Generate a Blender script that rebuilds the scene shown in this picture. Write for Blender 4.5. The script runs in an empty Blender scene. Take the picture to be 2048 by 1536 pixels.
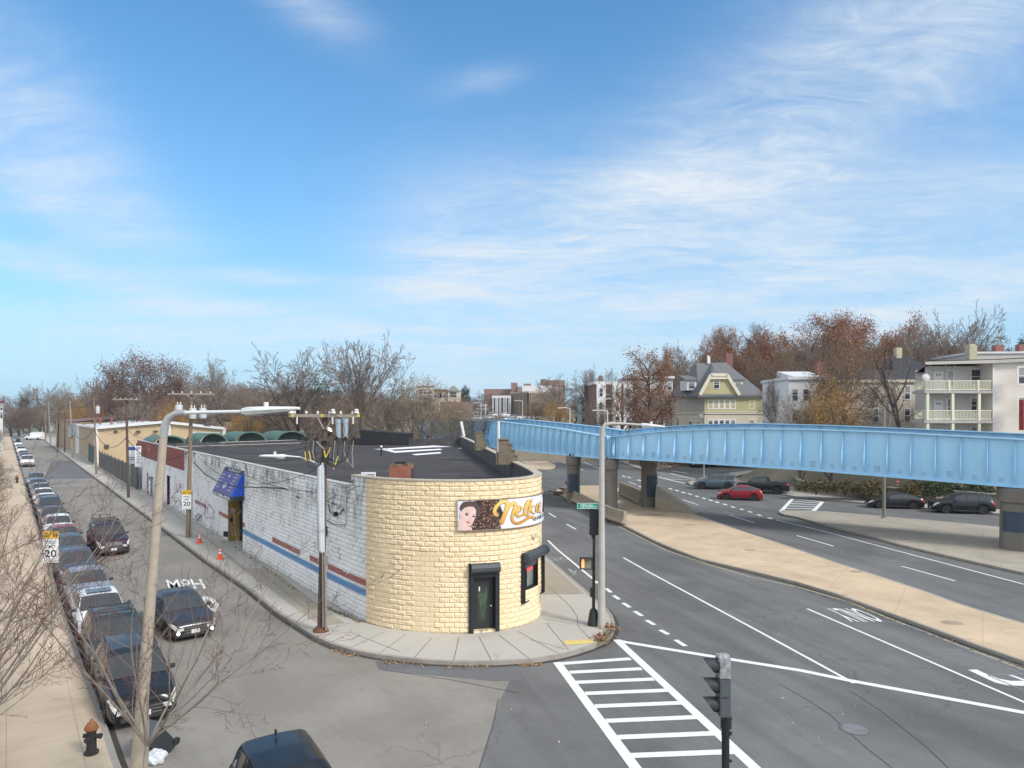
import bpy, bmesh, math, random
import numpy as np
from mathutils import Vector, Matrix, geometry, Euler
R = math.radians
F, HY, CX, H = 1420.0, 828.0, 1024.0, 8.8      # focal length and horizon in photo pixels, eye height in metres
scn = bpy.context.scene
COL = scn.collection
V = Vector

def G(px, py, z=0.0):
    Y = F * (H - z) / (py - HY)
    return V(((px - CX) / F * Y, Y, z))
def P(px, py, Y):
    return V(((px - CX) / F * Y, Y, H - (py - HY) / F * Y))

# ------------------------------------------------------------------ materials
MATS = {}
def nd(nt, t, **kw):
    n = nt.nodes.new(t)
    for k, v in kw.items():
        if k in n.inputs.keys(): n.inputs[k].default_value = v
        else: setattr(n, k, v)
    return n
def mth(nt, op, a, b=None, c=None, clamp=False):
    n = nt.nodes.new('ShaderNodeMath'); n.operation = op; n.use_clamp = clamp
    for i, x in enumerate((a, b, c)):
        if x is None: continue
        if isinstance(x, (int, float)): n.inputs[i].default_value = x
        else: nt.links.new(x, n.inputs[i])
    return n.outputs[0]
def mixc(nt, f, a, b, mode='MIX'):
    n = nt.nodes.new('ShaderNodeMix'); n.data_type = 'RGBA'; n.blend_type = mode
    for s, x in ((n.inputs[0], f), (n.inputs[6], a), (n.inputs[7], b)):
        if isinstance(x, (int, float)): s.default_value = x
        elif isinstance(x, tuple): s.default_value = (x[0], x[1], x[2], 1)
        else: nt.links.new(x, s)
    return n.outputs[2]
def noise(nt, vec, scale, detail=4, rough=.55, dist=0):
    n = nd(nt, 'ShaderNodeTexNoise'); n.inputs['Scale'].default_value = scale
    n.inputs['Detail'].default_value = detail; n.inputs['Roughness'].default_value = rough
    n.inputs['Distortion'].default_value = dist
    if vec is not None: nt.links.new(vec, n.inputs['Vector'])
    return n.outputs[0]
def ramp(nt, v, lo, hi):
    n = nt.nodes.new('ShaderNodeMapRange'); nt.links.new(v, n.inputs[0])
    n.inputs[1].default_value = lo; n.inputs[2].default_value = hi
    return n.outputs[0]
def mapping(nt, vec, scale=(1,1,1), rot=(0,0,0)):
    n = nt.nodes.new('ShaderNodeMapping'); nt.links.new(vec, n.inputs[0])
    n.inputs['Scale'].default_value = scale; n.inputs['Rotation'].default_value = rot
    return n.outputs[0]
def newmat(name):
    m = bpy.data.materials.new(name); m.use_nodes = True
    nt = m.node_tree; b = nt.nodes['Principled BSDF']
    tc = nt.nodes.new('ShaderNodeTexCoord')
    return m, nt, b, tc
def bumpy(nt, b, h, strength, dist):
    n = nt.nodes.new('ShaderNodeBump'); n.inputs['Strength'].default_value = strength
    n.inputs['Distance'].default_value = dist; nt.links.new(h, n.inputs['Height'])
    nt.links.new(n.outputs[0], b.inputs['Normal'])
def M(name, col, rough=.75, metal=0., var=.22, scale=3., bump=0., col2=None, spec=.4, coat=0., fine=0., emit=None, stretch=(1,1,1)):
    if name in MATS: return MATS[name]
    m, nt, b, tc = newmat(name)
    vec = mapping(nt, tc.outputs['Object'], stretch)
    n1 = noise(nt, vec, scale, 6, .6)
    f = ramp(nt, n1, .3, .7)
    c2 = col2 if col2 else tuple(x * (1 - var) for x in col)
    c = mixc(nt, f, col, c2)
    if fine:
        n2 = noise(nt, tc.outputs['Object'], scale * 14, 3, .7)
        c = mixc(nt, ramp(nt, n2, .35, .75), c, tuple(x * (1 - fine) for x in col))
    nt.links.new(c, b.inputs['Base Color'])
    b.inputs['Roughness'].default_value = rough; b.inputs['Metallic'].default_value = metal
    b.inputs['Specular IOR Level'].default_value = spec; b.inputs['Coat Weight'].default_value = coat
    if coat: b.inputs['Coat Roughness'].default_value = .06
    if bump:
        bumpy(nt, b, noise(nt, vec, scale * 5, 5, .7), .5, bump)
    if emit:
        b.inputs['Emission Color'].default_value = (*emit[0], 1); b.inputs['Emission Strength'].default_value = emit[1]
    MATS[name] = m
    return m

def asphalt(name, base, blot=.2, tint=(0, 0, 0), ang=0, tyre=.3):
    m, nt, b, tc = newmat(name)
    o = tc.outputs['Object']
    c = tuple(base * (1 + t) for t in tint) if any(tint) else (base, base, base * 1.03)
    n1 = ramp(nt, noise(nt, o, .18, 5, .6, .6), .3, .72)
    n2 = ramp(nt, noise(nt, o, 2.2, 6, .7), .3, .75)
    n3 = noise(nt, o, 28, 2, .8)
    n4 = ramp(nt, noise(nt, mapping(nt, mapping(nt, o, (1, 1, 1), (0, 0, -ang)), (.05, .75, 1)), 1.0, 5, .65), .44, .66)
    n5 = ramp(nt, noise(nt, o, .75, 3, .6, 2.), .62, .72)
    k = mixc(nt, n1, tuple(x * (1 - blot) for x in c), tuple(x * (1 + blot * .8) for x in c))
    k = mixc(nt, mth(nt, 'MULTIPLY', n2, .35), k, tuple(x * .72 for x in c))
    k = mixc(nt, mth(nt, 'MULTIPLY', n4, tyre), k, tuple(x * .5 for x in c))
    k = mixc(nt, mth(nt, 'MULTIPLY', n5, .25), k, tuple(x * .45 for x in c))
    k = mixc(nt, ramp(nt, n3, .58, .8), k, tuple(min(1, x * 1.75) for x in c))
    # fine wandering cracks and sealed joints
    vo = nd(nt, 'ShaderNodeTexVoronoi', feature='DISTANCE_TO_EDGE'); vo.inputs['Scale'].default_value = .16
    nn = nt.nodes.new('ShaderNodeTexNoise'); nn.inputs['Scale'].default_value = .8; nn.inputs['Detail'].default_value = 6
    nt.links.new(o, nn.inputs['Vector'])
    vm = nt.nodes.new('ShaderNodeVectorMath'); vm.operation = 'MULTIPLY_ADD'
    nt.links.new(nn.outputs[1], vm.inputs[0]); vm.inputs[1].default_value = (2.6, 2.6, 0); nt.links.new(o, vm.inputs[2])
    nt.links.new(vm.outputs[0], vo.inputs['Vector'])
    cr = mth(nt, 'LESS_THAN', vo.outputs['Distance'], .0045)
    gate = ramp(nt, noise(nt, o, .1, 2), .48, .56)
    k = mixc(nt, mth(nt, 'MULTIPLY', mth(nt, 'MULTIPLY', cr, gate), .4), k, tuple(x * .4 for x in c))
    nt.links.new(k, b.inputs['Base Color'])
    b.inputs['Roughness'].default_value = .9; b.inputs['Specular IOR Level'].default_value = .25
    bumpy(nt, b, n3, .35, .01)
    MATS[name] = m
    return m

def concrete(name, col, ax=(1, 0), joint=1.5, blot=.18):
    m, nt, b, tc = newmat(name)
    o = tc.outputs['Object']
    n1 = ramp(nt, noise(nt, o, .35, 6, .65, .4), .3, .7)
    n2 = ramp(nt, noise(nt, o, 5, 5, .7), .3, .8)
    k = mixc(nt, n1, tuple(x * (1 - blot) for x in col), tuple(min(1, x * (1 + blot * .5)) for x in col))
    k = mixc(nt, mth(nt, 'MULTIPLY', n2, .3), k, tuple(x * .75 for x in col))
    st = ramp(nt, noise(nt, o, .9, 3, .5, 1.5), .63, .7)
    k = mixc(nt, mth(nt, 'MULTIPLY', st, .35), k, tuple(x * .6 for x in col))
    if joint:
        ang = math.atan2(ax[1], ax[0])
        v = mapping(nt, o, (1, 1, 1), (0, 0, -ang))
        sp = nt.nodes.new('ShaderNodeSeparateXYZ'); nt.links.new(v, sp.inputs[0])
        js = []
        for out in (0, 1):
            q = mth(nt, 'FRACT', mth(nt, 'DIVIDE', sp.outputs[out], joint))
            js.append(mth(nt, 'LESS_THAN', q, .018 / joint * 1.2))
        j = mth(nt, 'MAXIMUM', js[0], js[1])
        k = mixc(nt, mth(nt, 'MULTIPLY', j, .55), k, tuple(x * .45 for x in col))
    nt.links.new(k, b.inputs['Base Color'])
    b.inputs['Roughness'].default_value = .9; b.inputs['Specular IOR Level'].default_value = .25
    bumpy(nt, b, noise(nt, o, 40, 3, .7), .2, .01)
    MATS[name] = m
    return m

def siding(name, col, pitch=.12, axis=2, dark=.62, var=.1):
    """clapboard or ribbed metal: shadow lines repeat along one axis"""
    m, nt, b, tc = newmat(name)
    o = tc.outputs['Object']
    sp = nt.nodes.new('ShaderNodeSeparateXYZ'); nt.links.new(o, sp.inputs[0])
    if axis == 2: s = sp.outputs[2]
    else: s = mth(nt, 'ADD', sp.outputs[0], sp.outputs[1])
    q = mth(nt, 'FRACT', mth(nt, 'DIVIDE', s, pitch))
    f = ramp(nt, q, .72, 1.0)
    n1 = ramp(nt, noise(nt, o, .8, 5, .6), .3, .7)
    k = mixc(nt, n1, tuple(x * (1 - var) for x in col), col)
    k = mixc(nt, mth(nt, 'MULTIPLY', mth(nt, 'GREATER_THAN', q, .86), .8), k, tuple(x * dark for x in col))
    nt.links.new(k, b.inputs['Base Color'])
    bumpy(nt, b, q, .5, pitch * .15)
    b.inputs['Roughness'].default_value = .7
    MATS[name] = m
    return m

def brickmat(name, c1, c2, mortar, sc=1., bw=.4, bh=.2, uv=True, bump=.02):
    m, nt, b, tc = newmat(name)
    v = tc.outputs['UV' if uv else 'Object']
    if not uv: v = mapping(nt, v, (1, 1, 1), (R(90), 0, 0))
    br = nt.nodes.new('ShaderNodeTexBrick'); nt.links.new(v, br.inputs['Vector'])
    br.inputs['Color1'].default_value = (*c1, 1); br.inputs['Color2'].default_value = (*c2, 1)
    br.inputs['Mortar'].default_value = (*mortar, 1); br.inputs['Scale'].default_value = sc
    br.inputs['Brick Width'].default_value = bw; br.inputs['Row Height'].default_value = bh
    br.inputs['Mortar Size'].default_value = bh * .06
    n1 = ramp(nt, noise(nt, tc.outputs['Object'], 3, 6, .7), .3, .75)
    k = mixc(nt, mth(nt, 'MULTIPLY', n1, .5), br.outputs[0], tuple(x * .5 for x in c1))
    nt.links.new(k, b.inputs['Base Color']); b.inputs['Roughness'].default_value = .9
    bumpy(nt, b, noise(nt, tc.outputs['Object'], 12, 5, .7), .6, bump)
    MATS[name] = m
    return m

def leafmat(name, c1, c2, rough=.7):
    m, nt, b, tc = newmat(name)
    g = nt.nodes.new('ShaderNodeNewGeometry')
    n1 = ramp(nt, noise(nt, tc.outputs['Object'], .9, 3, .6), .35, .65)
    k = mixc(nt, g.outputs['Random Per Island'], c1, c2)
    k = mixc(nt, mth(nt, 'MULTIPLY', n1, .5), k, tuple(x * .6 for x in c1))
    nt.links.new(k, b.inputs['Base Color']); b.inputs['Roughness'].default_value = rough
    b.inputs['Specular IOR Level'].default_value = .2
    MATS[name] = m
    return m

# ------------------------------------------------------------------ mesh building
class MB:
    def __init__(s): s.v = []; s.f = []; s.m = []; s.uv = []; s.hasuv = False
    def add(s, vs, fs, mi=0, uvs=None):
        o = len(s.v); s.v += [tuple(x) for x in vs]
        for k, f in enumerate(fs):
            s.f.append(tuple(i + o for i in f)); s.m.append(mi)
            s.uv.append([uvs[i] for i in f] if uvs else None)
        if uvs: s.hasuv = True
    def box(s, c, size, rz=0., mi=0, rot=None):
        x, y, z = size[0] / 2, size[1] / 2, size[2] / 2
        pts = [V((a, b, d)) for d in (-z, z) for b in (-y, y) for a in (-x, x)]
        mt = rot if rot else Matrix.Rotation(rz, 3, 'Z')
        c = V(c)
        s.add([mt @ p + c for p in pts], [(0, 2, 3, 1), (4, 5, 7, 6), (0, 1, 5, 4), (2, 6, 7, 3), (0, 4, 6, 2), (1, 3, 7, 5)], mi)
    def bar(s, a, b, w, h, mi=0, up=V((0, 0, 1))):
        a, b = V(a), V(b); d = (b - a); L = d.length; d.normalize()
        r = d.cross(up); r = r.normalized() if r.length > 1e-4 else V((1, 0, 0)); u = r.cross(d)
        vs = [p + r * (w / 2 * i) + u * (h / 2 * j) for p in (a, b) for (i, j) in ((-1, -1), (1, -1), (1, 1), (-1, 1))]
        s.add(vs, [(0, 3, 2, 1), (4, 5, 6, 7), (0, 1, 5, 4), (1, 2, 6, 5), (2, 3, 7, 6), (3, 0, 4, 7)], mi)
    def tube(s, pts, r, n=8, mi=0, cap=True):
        pts = [V(p) for p in pts]; k = len(pts)
        rs = r if isinstance(r, (list, tuple)) else [r] * k
        vs = []; prev = None
        for i, p in enumerate(pts):
            d = (pts[min(i + 1, k - 1)] - pts[max(i - 1, 0)]).normalized()
            if prev is None:
                a = d.cross(V((0, 0, 1)));
                if a.length < .05: a = d.cross(V((1, 0, 0)))
                a.normalize()
            else:
                a = (prev - d * prev.dot(d)).normalized()
            prev = a; b = d.cross(a)
            vs += [p + (a * math.cos(t) + b * math.sin(t)) * rs[i] for t in (2 * math.pi * j / n for j in range(n))]
        fs = [(i * n + j, i * n + (j + 1) % n, (i + 1) * n + (j + 1) % n, (i + 1) * n + j) for i in range(k - 1) for j in range(n)]
        if cap: fs += [tuple(range(n - 1, -1, -1)), tuple(range((k - 1) * n, k * n))]
        s.add(vs, fs, mi)
    def lathe(s, prof, c=(0, 0, 0), n=16, mi=0, axis='Z'):
        vs = []; c = V(c)
        for (r, z) in prof:
            for j in range(n):
                t = 2 * math.pi * j / n
                p = V((r * math.cos(t), r * math.sin(t), z))
                if axis == 'Y': p = V((p.x, p.z, p.y))
                if axis == 'X': p = V((p.z, p.x, p.y))
                vs.append(p + c)
        k = len(prof)
        fs = [(i * n + j, i * n + (j + 1) % n, (i + 1) * n + (j + 1) % n, (i + 1) * n + j) for i in range(k - 1) for j in range(n)]
        fs += [tuple(range(n - 1, -1, -1)), tuple(range((k - 1) * n, k * n))]
        s.add(vs, fs, mi)
    def prism(s, poly, z0, z1, mi=0, side=None, bottom=False):
        """poly: list of (x, y); z1 may be a list"""
        n = len(poly)
        tri = geometry.tessellate_polygon([[V((p[0], p[1], 0)) for p in poly]])
        za = z0 if isinstance(z0, (list, tuple)) else [z0] * n
        zb = z1 if isinstance(z1, (list, tuple)) else [z1] * n
        area = sum(poly[i][0] * poly[(i + 1) % n][1] - poly[(i + 1) % n][0] * poly[i][1] for i in range(n))
        top = [V((p[0], p[1], zb[i])) for i, p in enumerate(poly)]; bot = [V((p[0], p[1], za[i])) for i, p in enumerate(poly)]
        def up(t):
            a, b, c = (poly[i] for i in t)
            return t if (b[0] - a[0]) * (c[1] - a[1]) - (b[1] - a[1]) * (c[0] - a[0]) > 0 else (t[0], t[2], t[1])
        s.add(top, [up(t) for t in tri], mi)
        sd = [(i, (i + 1) % n, n + (i + 1) % n, n + i) for i in range(n)]
        if area < 0: sd = [f[::-1] for f in sd]
        s.add(bot + top, sd, mi if side is None else side)
        if bottom: s.add(bot, [up(t)[::-1] for t in tri], mi)
    def sheet(s, poly, z, mi=0):
        tri = geometry.tessellate_polygon([[V((p[0], p[1], 0)) for p in poly]])
        def up(t):
            a, b, c = (poly[i] for i in t)
            return t if (b[0] - a[0]) * (c[1] - a[1]) - (b[1] - a[1]) * (c[0] - a[0]) > 0 else (t[0], t[2], t[1])
        s.add([V((p[0], p[1], z)) for p in poly], [up(t) for t in tri], mi)
    def ribbon(s, pts, w, z, mi=0, cut=None):
        pts = [V((p[0], p[1])) for p in pts]; L = []; n = len(pts)
        for i, p in enumerate(pts):
            d = (pts[min(i + 1, n - 1)] - pts[max(i - 1, 0)]).normalized(); q = V((-d.y, d.x))
            L += [V((*(p + q * w / 2), z)), V((*(p - q * w / 2), z))]
        s.add(L, [(2 * i, 2 * i + 1, 2 * i + 3, 2 * i + 2) for i in range(n - 1)], mi)
    def quad(s, a, b, c, d, mi=0, uvs=None): s.add([a, b, c, d], [(0, 1, 2, 3)], mi, uvs)
    def build(s, name, mats, parent=None, smooth=False, loc=None, rz=0., auto=None):
        me = bpy.data.meshes.new(name); me.from_pydata(s.v, [], s.f)
        mats = mats if isinstance(mats, (list, tuple)) else [mats]
        for m in mats: me.materials.append(m)
        if len(mats) > 1: me.polygons.foreach_set('material_index', s.m)
        if s.hasuv:
            l = me.uv_layers.new(name='UVMap'); flat = []
            for f, u in zip(s.f, s.uv): flat += [x for k in range(len(f)) for x in (u[k] if u else (0, 0))]
            l.data.foreach_set('uv', flat)
        if smooth:
            me.polygons.foreach_set('use_smooth', [True] * len(s.f))
            if auto: me.set_sharp_from_angle(angle=R(auto))
        me.update()
        o = bpy.data.objects.new(name, me); COL.objects.link(o)
        if parent: o.parent = parent
        if loc is not None: o.location = loc
        if rz: o.rotation_euler.z = rz
        return o

def npmesh(name, verts, faces, mats, parent=None, mi=None, smooth=False):
    me = bpy.data.meshes.new(name); nv, nf, k = len(verts), len(faces), faces.shape[1]
    me.vertices.add(nv); me.vertices.foreach_set('co', np.asarray(verts, dtype=np.float32).ravel())
    me.loops.add(nf * k); me.loops.foreach_set('vertex_index', faces.astype(np.int32).ravel())
    me.polygons.add(nf); me.polygons.foreach_set('loop_start', np.arange(0, nf * k, k, dtype=np.int32))
    mats = mats if isinstance(mats, (list, tuple)) else [mats]
    for m in mats: me.materials.append(m)
    if mi is not None: me.polygons.foreach_set('material_index', mi.astype(np.int32))
    if smooth: me.polygons.foreach_set('use_smooth', np.ones(nf, dtype=bool))
    me.update(calc_edges=True)
    o = bpy.data.objects.new(name, me); COL.objects.link(o)
    if parent: o.parent = parent
    return o

def tag(o, label=None, cat=None, group=None, kind=None):
    if label: o['label'] = label
    if cat: o['category'] = cat
    if group: o['group'] = group
    if kind: o['kind'] = kind
    return o
def thing(name, label, cat, loc=(0, 0, 0), rz=0., group=None):
    o = bpy.data.objects.new(name, None); COL.objects.link(o); o.location = loc; o.rotation_euler.z = rz
    o.empty_display_size = .2
    return tag(o, label, cat, group)
KIDS = {}
def copy_tree(o, parent=None):
    c = o.copy(); COL.objects.link(c)
    if parent: c.parent = parent
    for ch in list(o.children): copy_tree(ch, c)
    return c
def struct(o): o['kind'] = 'structure'; return o

def text_mesh(txt, bold=0., extrude=0., shear=0., space=1.):
    cu = bpy.data.curves.new('t', 'FONT'); cu.body = txt; cu.size = 1; cu.offset = bold; cu.extrude = extrude; cu.shear = shear
    cu.space_character = space; cu.resolution_u = 3
    o = bpy.data.objects.new('t', cu); COL.objects.link(o)
    bpy.context.view_layer.update()
    me = bpy.data.meshes.new_from_object(o.evaluated_get(bpy.context.evaluated_depsgraph_get()))
    vs = [tuple(v.co) for v in me.vertices]; fs = [tuple(p.vertices) for p in me.polygons]
    bpy.data.objects.remove(o); bpy.data.curves.remove(cu); bpy.data.meshes.remove(me)
    xs = [v[0] for v in vs]; ys = [v[1] for v in vs]
    x0, x1, y0, y1 = min(xs), max(xs), min(ys), max(ys)
    vs = [((v[0] - x0) / (x1 - x0), (v[1] - y0) / (y1 - y0), v[2]) for v in vs]
    return vs, fs
def text_on(mb, txt, o, r, u, mi=0, off=V((0, 0, 0)), **kw):
    """fits the text's box onto the parallelogram o, o+r, o+u"""
    vs, fs = text_mesh(txt, **kw)
    o, r, u = V(o), V(r), V(u)
    n = r.cross(u)
    mb.add([o + r * v[0] + u * v[1] + off for v in vs], fs if True else fs, mi)

us = V((-.5795, .815, 0)); uh = V((.815, .5795, 0))         # along the side street, and across it to the right
LK = lambda Y: -19.9 - .716 * (Y - 31.5)                    # left kerb of the side street
RK = lambda Y: -18.3 - .708 * (Y - 42.4)                    # right kerb
WL = lambda Y: -9.26 - .696 * (Y - 33.9)                    # shop's side wall
# ------------------------------------------------------------------ camera, sun, sky
cam = bpy.data.cameras.new('camera'); co = bpy.data.objects.new('camera', cam); COL.objects.link(co)
co.location = (0, 0, H); co.rotation_euler = (R(90), 0, 0)
cam.sensor_width = 36; cam.lens = 36 * F / 2048; cam.shift_y = (HY - 768) / 2048; cam.clip_end = 6000; cam.clip_start = .1
scn.camera = co
SUN_AZ, SUN_EL = R(128), R(38)          # azimuth clockwise from the view direction
sd = V((math.sin(SUN_AZ) * math.cos(SUN_EL), math.cos(SUN_AZ) * math.cos(SUN_EL), math.sin(SUN_EL)))
sl = bpy.data.lights.new('sun', 'SUN'); sl.energy = 1.7; sl.angle = R(13); sl.color = (1, .95, .88)
so = bpy.data.objects.new('sun', sl); COL.objects.link(so); so.rotation_euler = sd.to_track_quat('Z', 'Y').to_euler()
w = bpy.data.worlds.new('World'); scn.world = w; w.use_nodes = True; nt = w.node_tree
bg = nt.nodes['Background']; out = nt.nodes['World Output']
sky = nt.nodes.new('ShaderNodeTexSky'); sky.sky_type = 'NISHITA'; sky.sun_disc = False
sky.sun_elevation = SUN_EL; sky.sun_rotation = SUN_AZ; sky.altitude = 50; sky.air_density = 1.0; sky.dust_density = .3; sky.ozone_density = 3.0
tc = nt.nodes.new('ShaderNodeTexCoord'); sp = nt.nodes.new('ShaderNodeSeparateXYZ'); nt.links.new(tc.outputs['Generated'], sp.inputs[0])
el = mth(nt, 'ARCSINE', sp.outputs[2]); az = mth(nt, 'ARCTAN2', sp.outputs[0], sp.outputs[1])
# cirrus: streaks on a high layer, gathered where the real banks of cloud stand (azimuth, elevation, half sizes, tilt, strength)
zc = mth(nt, 'ADD', mth(nt, 'MAXIMUM', sp.outputs[2], 0.0), .12)
cx_ = mth(nt, 'DIVIDE', sp.outputs[0], zc); cy_ = mth(nt, 'DIVIDE', sp.outputs[1], zc)
cb = nt.nodes.new('ShaderNodeCombineXYZ'); nt.links.new(cx_, cb.inputs[0]); nt.links.new(cy_, cb.inputs[1])
n_w = nt.nodes.new('ShaderNodeTexNoise'); n_w.inputs['Scale'].default_value = .9; n_w.inputs['Detail'].default_value = 3; nt.links.new(cb.outputs[0], n_w.inputs['Vector'])
vm = nt.nodes.new('ShaderNodeVectorMath'); vm.operation = 'MULTIPLY_ADD'; nt.links.new(n_w.outputs[1], vm.inputs[0]); vm.inputs[1].default_value = (.55, .55, 0); nt.links.new(cb.outputs[0], vm.inputs[2])
s1 = noise(nt, mapping(nt, vm.outputs[0], (.55, 1.5, 1), (0, 0, R(-28))), 1.5, 9, .62, .5)
s2 = noise(nt, mapping(nt, vm.outputs[0], (.9, 1.3, 1), (0, 0, R(20))), .8, 7, .6, .3)
def azel(px, py): 
    a = math.atan2(px - CX, F); return a, math.atan2(HY - py, math.hypot(F, px - CX))
blobs = [(1450, 330, 520, 150, 28, .95), (1800, 110, 380, 110, 22, .9), (930, 560, 220, 190, 40, .85), (1250, 470, 260, 110, 20, .7), (1850, 620, 420, 60, 14, .9),
         (60, 200, 170, 90, -40, .7), (110, 385, 210, 70, -22, .85), (150, 545, 260, 32, -13, .8), (330, 675, 260, 38, 4, .85), (250, 625, 260, 22, 3, .6),
         (520, 552, 120, 16, 2, .6), (640, 25, 120, 45, -20, .6), (1750, 480, 420, 110, 18, .6), (1000, 680, 700, 70, 2, .5), (1500, 560, 400, 100, 8, .55), (640, 640, 160, 25, -3, .55), (960, 160, 90, 25, 10, .45)]
acc = None
for (px, py, hx, hy, tl, st) in blobs:
    a0, e0 = azel(px, py)
    da = mth(nt, 'SUBTRACT', az, a0); de = mth(nt, 'SUBTRACT', el, e0); t = R(tl)
    u = mth(nt, 'ADD', mth(nt, 'MULTIPLY', da, math.cos(t) * F / hx), mth(nt, 'MULTIPLY', de, math.sin(t) * F / hx))
    v = mth(nt, 'SUBTRACT', mth(nt, 'MULTIPLY', de, math.cos(t) * F / hy), mth(nt, 'MULTIPLY', da, math.sin(t) * F / hy))
    d2 = mth(nt, 'ADD', mth(nt, 'MULTIPLY', u, u), mth(nt, 'MULTIPLY', v, v))
    g = mth(nt, 'MULTIPLY', mth(nt, 'EXPONENT', mth(nt, 'MULTIPLY', d2, -.9)), st)
    g = mth(nt, 'SUBTRACT', 1.0, g); acc = g if acc is None else mth(nt, 'MULTIPLY', acc, g)
acc = mth(nt, 'MULTIPLY', mth(nt, 'SUBTRACT', 1.0, acc), .88)
side = mth(nt, 'MULTIPLY', ramp(nt, mth(nt, 'ABSOLUTE', az), .75, 1.2), .95)       # unseen cloud added beside and behind to whiten the fill light
acc = mth(nt, 'MAXIMUM', mth(nt, 'MAXIMUM', acc, side), mth(nt, 'MULTIPLY', ramp(nt, el, .55, .78), .95))  # cloud also added overhead, above the view, to whiten light and reflections
s3 = noise(nt, mapping(nt, vm.outputs[0], (1.3, 2.6, 1), (0, 0, R(-34))), 3.2, 11, .74, 1.2)
f1 = ramp(nt, mth(nt, 'ADD', mth(nt, 'MULTIPLY', s1, .6), mth(nt, 'MULTIPLY', s3, .4)), .38, .66); f2 = ramp(nt, s2, .34, .64)
cl = mth(nt, 'MULTIPLY', mth(nt, 'ADD', mth(nt, 'MULTIPLY', f1, .95), mth(nt, 'MULTIPLY', f2, .55)), acc, clamp=True)
cl = mth(nt, 'ADD', mth(nt, 'MULTIPLY', mth(nt, 'POWER', cl, 1.35), 1.05), mth(nt, 'MULTIPLY', acc, .16), clamp=True)
veil = mth(nt, 'MULTIPLY', mth(nt, 'EXPONENT', mth(nt, 'MULTIPLY', mth(nt, 'MAXIMUM', el, 0.0), -4.2)), .95)
hsv = nt.nodes.new('ShaderNodeHueSaturation'); hsv.inputs['Saturation'].default_value = 1.12; hsv.inputs['Value'].default_value = 1.0
nt.links.new(mixc(nt, 1.0, sky.outputs[0], (.66, .90, .98), 'MULTIPLY'), hsv.inputs['Color'])
SKYV = .095
cloudc = mixc(nt, ramp(nt, mth(nt, 'ABSOLUTE', az), .8, 1.5), (3.75, 4.15, 4.55), (6.6, 6.8, 7.0))  # the added cloud beside and behind is brighter, for more fill
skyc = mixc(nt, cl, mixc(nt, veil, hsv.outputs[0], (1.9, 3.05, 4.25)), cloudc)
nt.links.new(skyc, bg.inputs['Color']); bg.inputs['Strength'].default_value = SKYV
vs_ = scn.view_settings; vs_.view_transform = 'Standard'; vs_.look = 'None'; vs_.gamma = 1; vs_.use_curve_mapping = False; vs_.exposure = 1.12

# ------------------------------------------------------------------ ground
def sm(x): x = max(0., min(1., x)); return x * x * (3 - 2 * x)
sA, sB = V((20., 96.)), V((44., 126.))
def street_mask(x, y):
    d = (sB - sA).normalized(); p = V((x, y)) - sA
    t = p.dot(d)
    return sm((abs(p.x * d.y - p.y * d.x) - 6) / 8) if t < 45 else 1
def hgt(x, y):
    d = (x - 32.9) * .77 + (y - 81) * .636
    if x < 34: d = min(d, (y - 128) * 1.0 + max(0, (x - 24)) * 2.)
    a = 4.6 * sm((d - 1.2) / 15) * street_mask(x, y)
    b = 15 * sm((y - 95) / 130) * sm((x - 24) / 60)
    c = 5.6 * sm((y - 170) / 150) * sm((x + 75) / 60)
    return a + max(b * street_mask(x, y) , c)
dirt, ntd, bd, tcd = newmat('ground_soil')
od = tcd.outputs['Object']
kk = mixc(ntd, ramp(ntd, noise(ntd, od, .25, 6, .6), .35, .65), (.17, .14, .095), (.115, .105, .062))
kk = mixc(ntd, ramp(ntd, noise(ntd, od, 3, 5, .7), .4, .7), kk, (.22, .19, .14))
ntd.links.new(kk, bd.inputs['Base Color']); bd.inputs['Roughness'].default_value = 1
xs = sorted(set([-900, -700, -500, -400, -300, -240] + list(range(-200, -60, 20)) + [x * 2.5 for x in range(-24, 58)] + list(range(150, 320, 15)) + [350, 450, 600, 900]))
ys = sorted(set([-60, -30] + [y * 2.5 for y in range(0, 80)] + list(range(200, 420, 12)) + [450, 520, 650, 900, 1500, 2600]))
gv = [(x, y, hgt(x, y) - .03) for y in ys for x in xs]; nx = len(xs)
b_ = MB(); b_.add(gv, [(j * nx + i, j * nx + i + 1, (j + 1) * nx + i + 1, (j + 1) * nx + i) for j in range(len(ys) - 1) for i in range(nx - 1)])
struct(b_.build('ground', dirt, smooth=True))

A1 = asphalt('asphalt_old', .225, .24, (.08, 0, -.12), math.atan2(us.y, us.x), .22)
A2 = asphalt('asphalt_main', .150, .3, (.01, 0, -.02), R(-72), .5)
A3 = asphalt('asphalt_patch', .14, .12)
TAN = concrete('median_concrete', (.53, .41, .28), (.83, -.55), 3.2, .24)
SWC = concrete('sidewalk_concrete', (.43, .405, .36), (-.58, .815), 0, .1)
SWB = concrete('sidewalk_concrete_brown', (.34, .30, .235), (-.58, .815), 0, .14)
SWL = concrete('sidewalk_sandy', (.52, .42, .31), (-.58, .815), 1.6, .22)
SWF = concrete('sidewalk_far', (.42, .39, .34), (.8, -.6), 2.0, .14)
KERB = M('kerb_granite', (.36, .33, .29), .9, var=.35, scale=2.5, fine=.25, bump=.01)
WHT = M('road_paint', (.78, .78, .76), .8, var=.12, scale=1.2, fine=.3)
WHTF = M('road_paint_worn', (.46, .46, .45), .8, var=.3, scale=3, fine=.45)
YEL = M('road_paint_cream', (.44, .39, .27), .8, var=.3, scale=2, fine=.3)
SEAL = M('loop_sealant', (.22, .23, .24), .8, var=.2)
JOINT = M('joint_dirt', (.14, .125, .105), .95, var=.3, scale=2)
TAR = M('crack_tar', (.095, .094, .093), .7, var=.3, scale=3)
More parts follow.
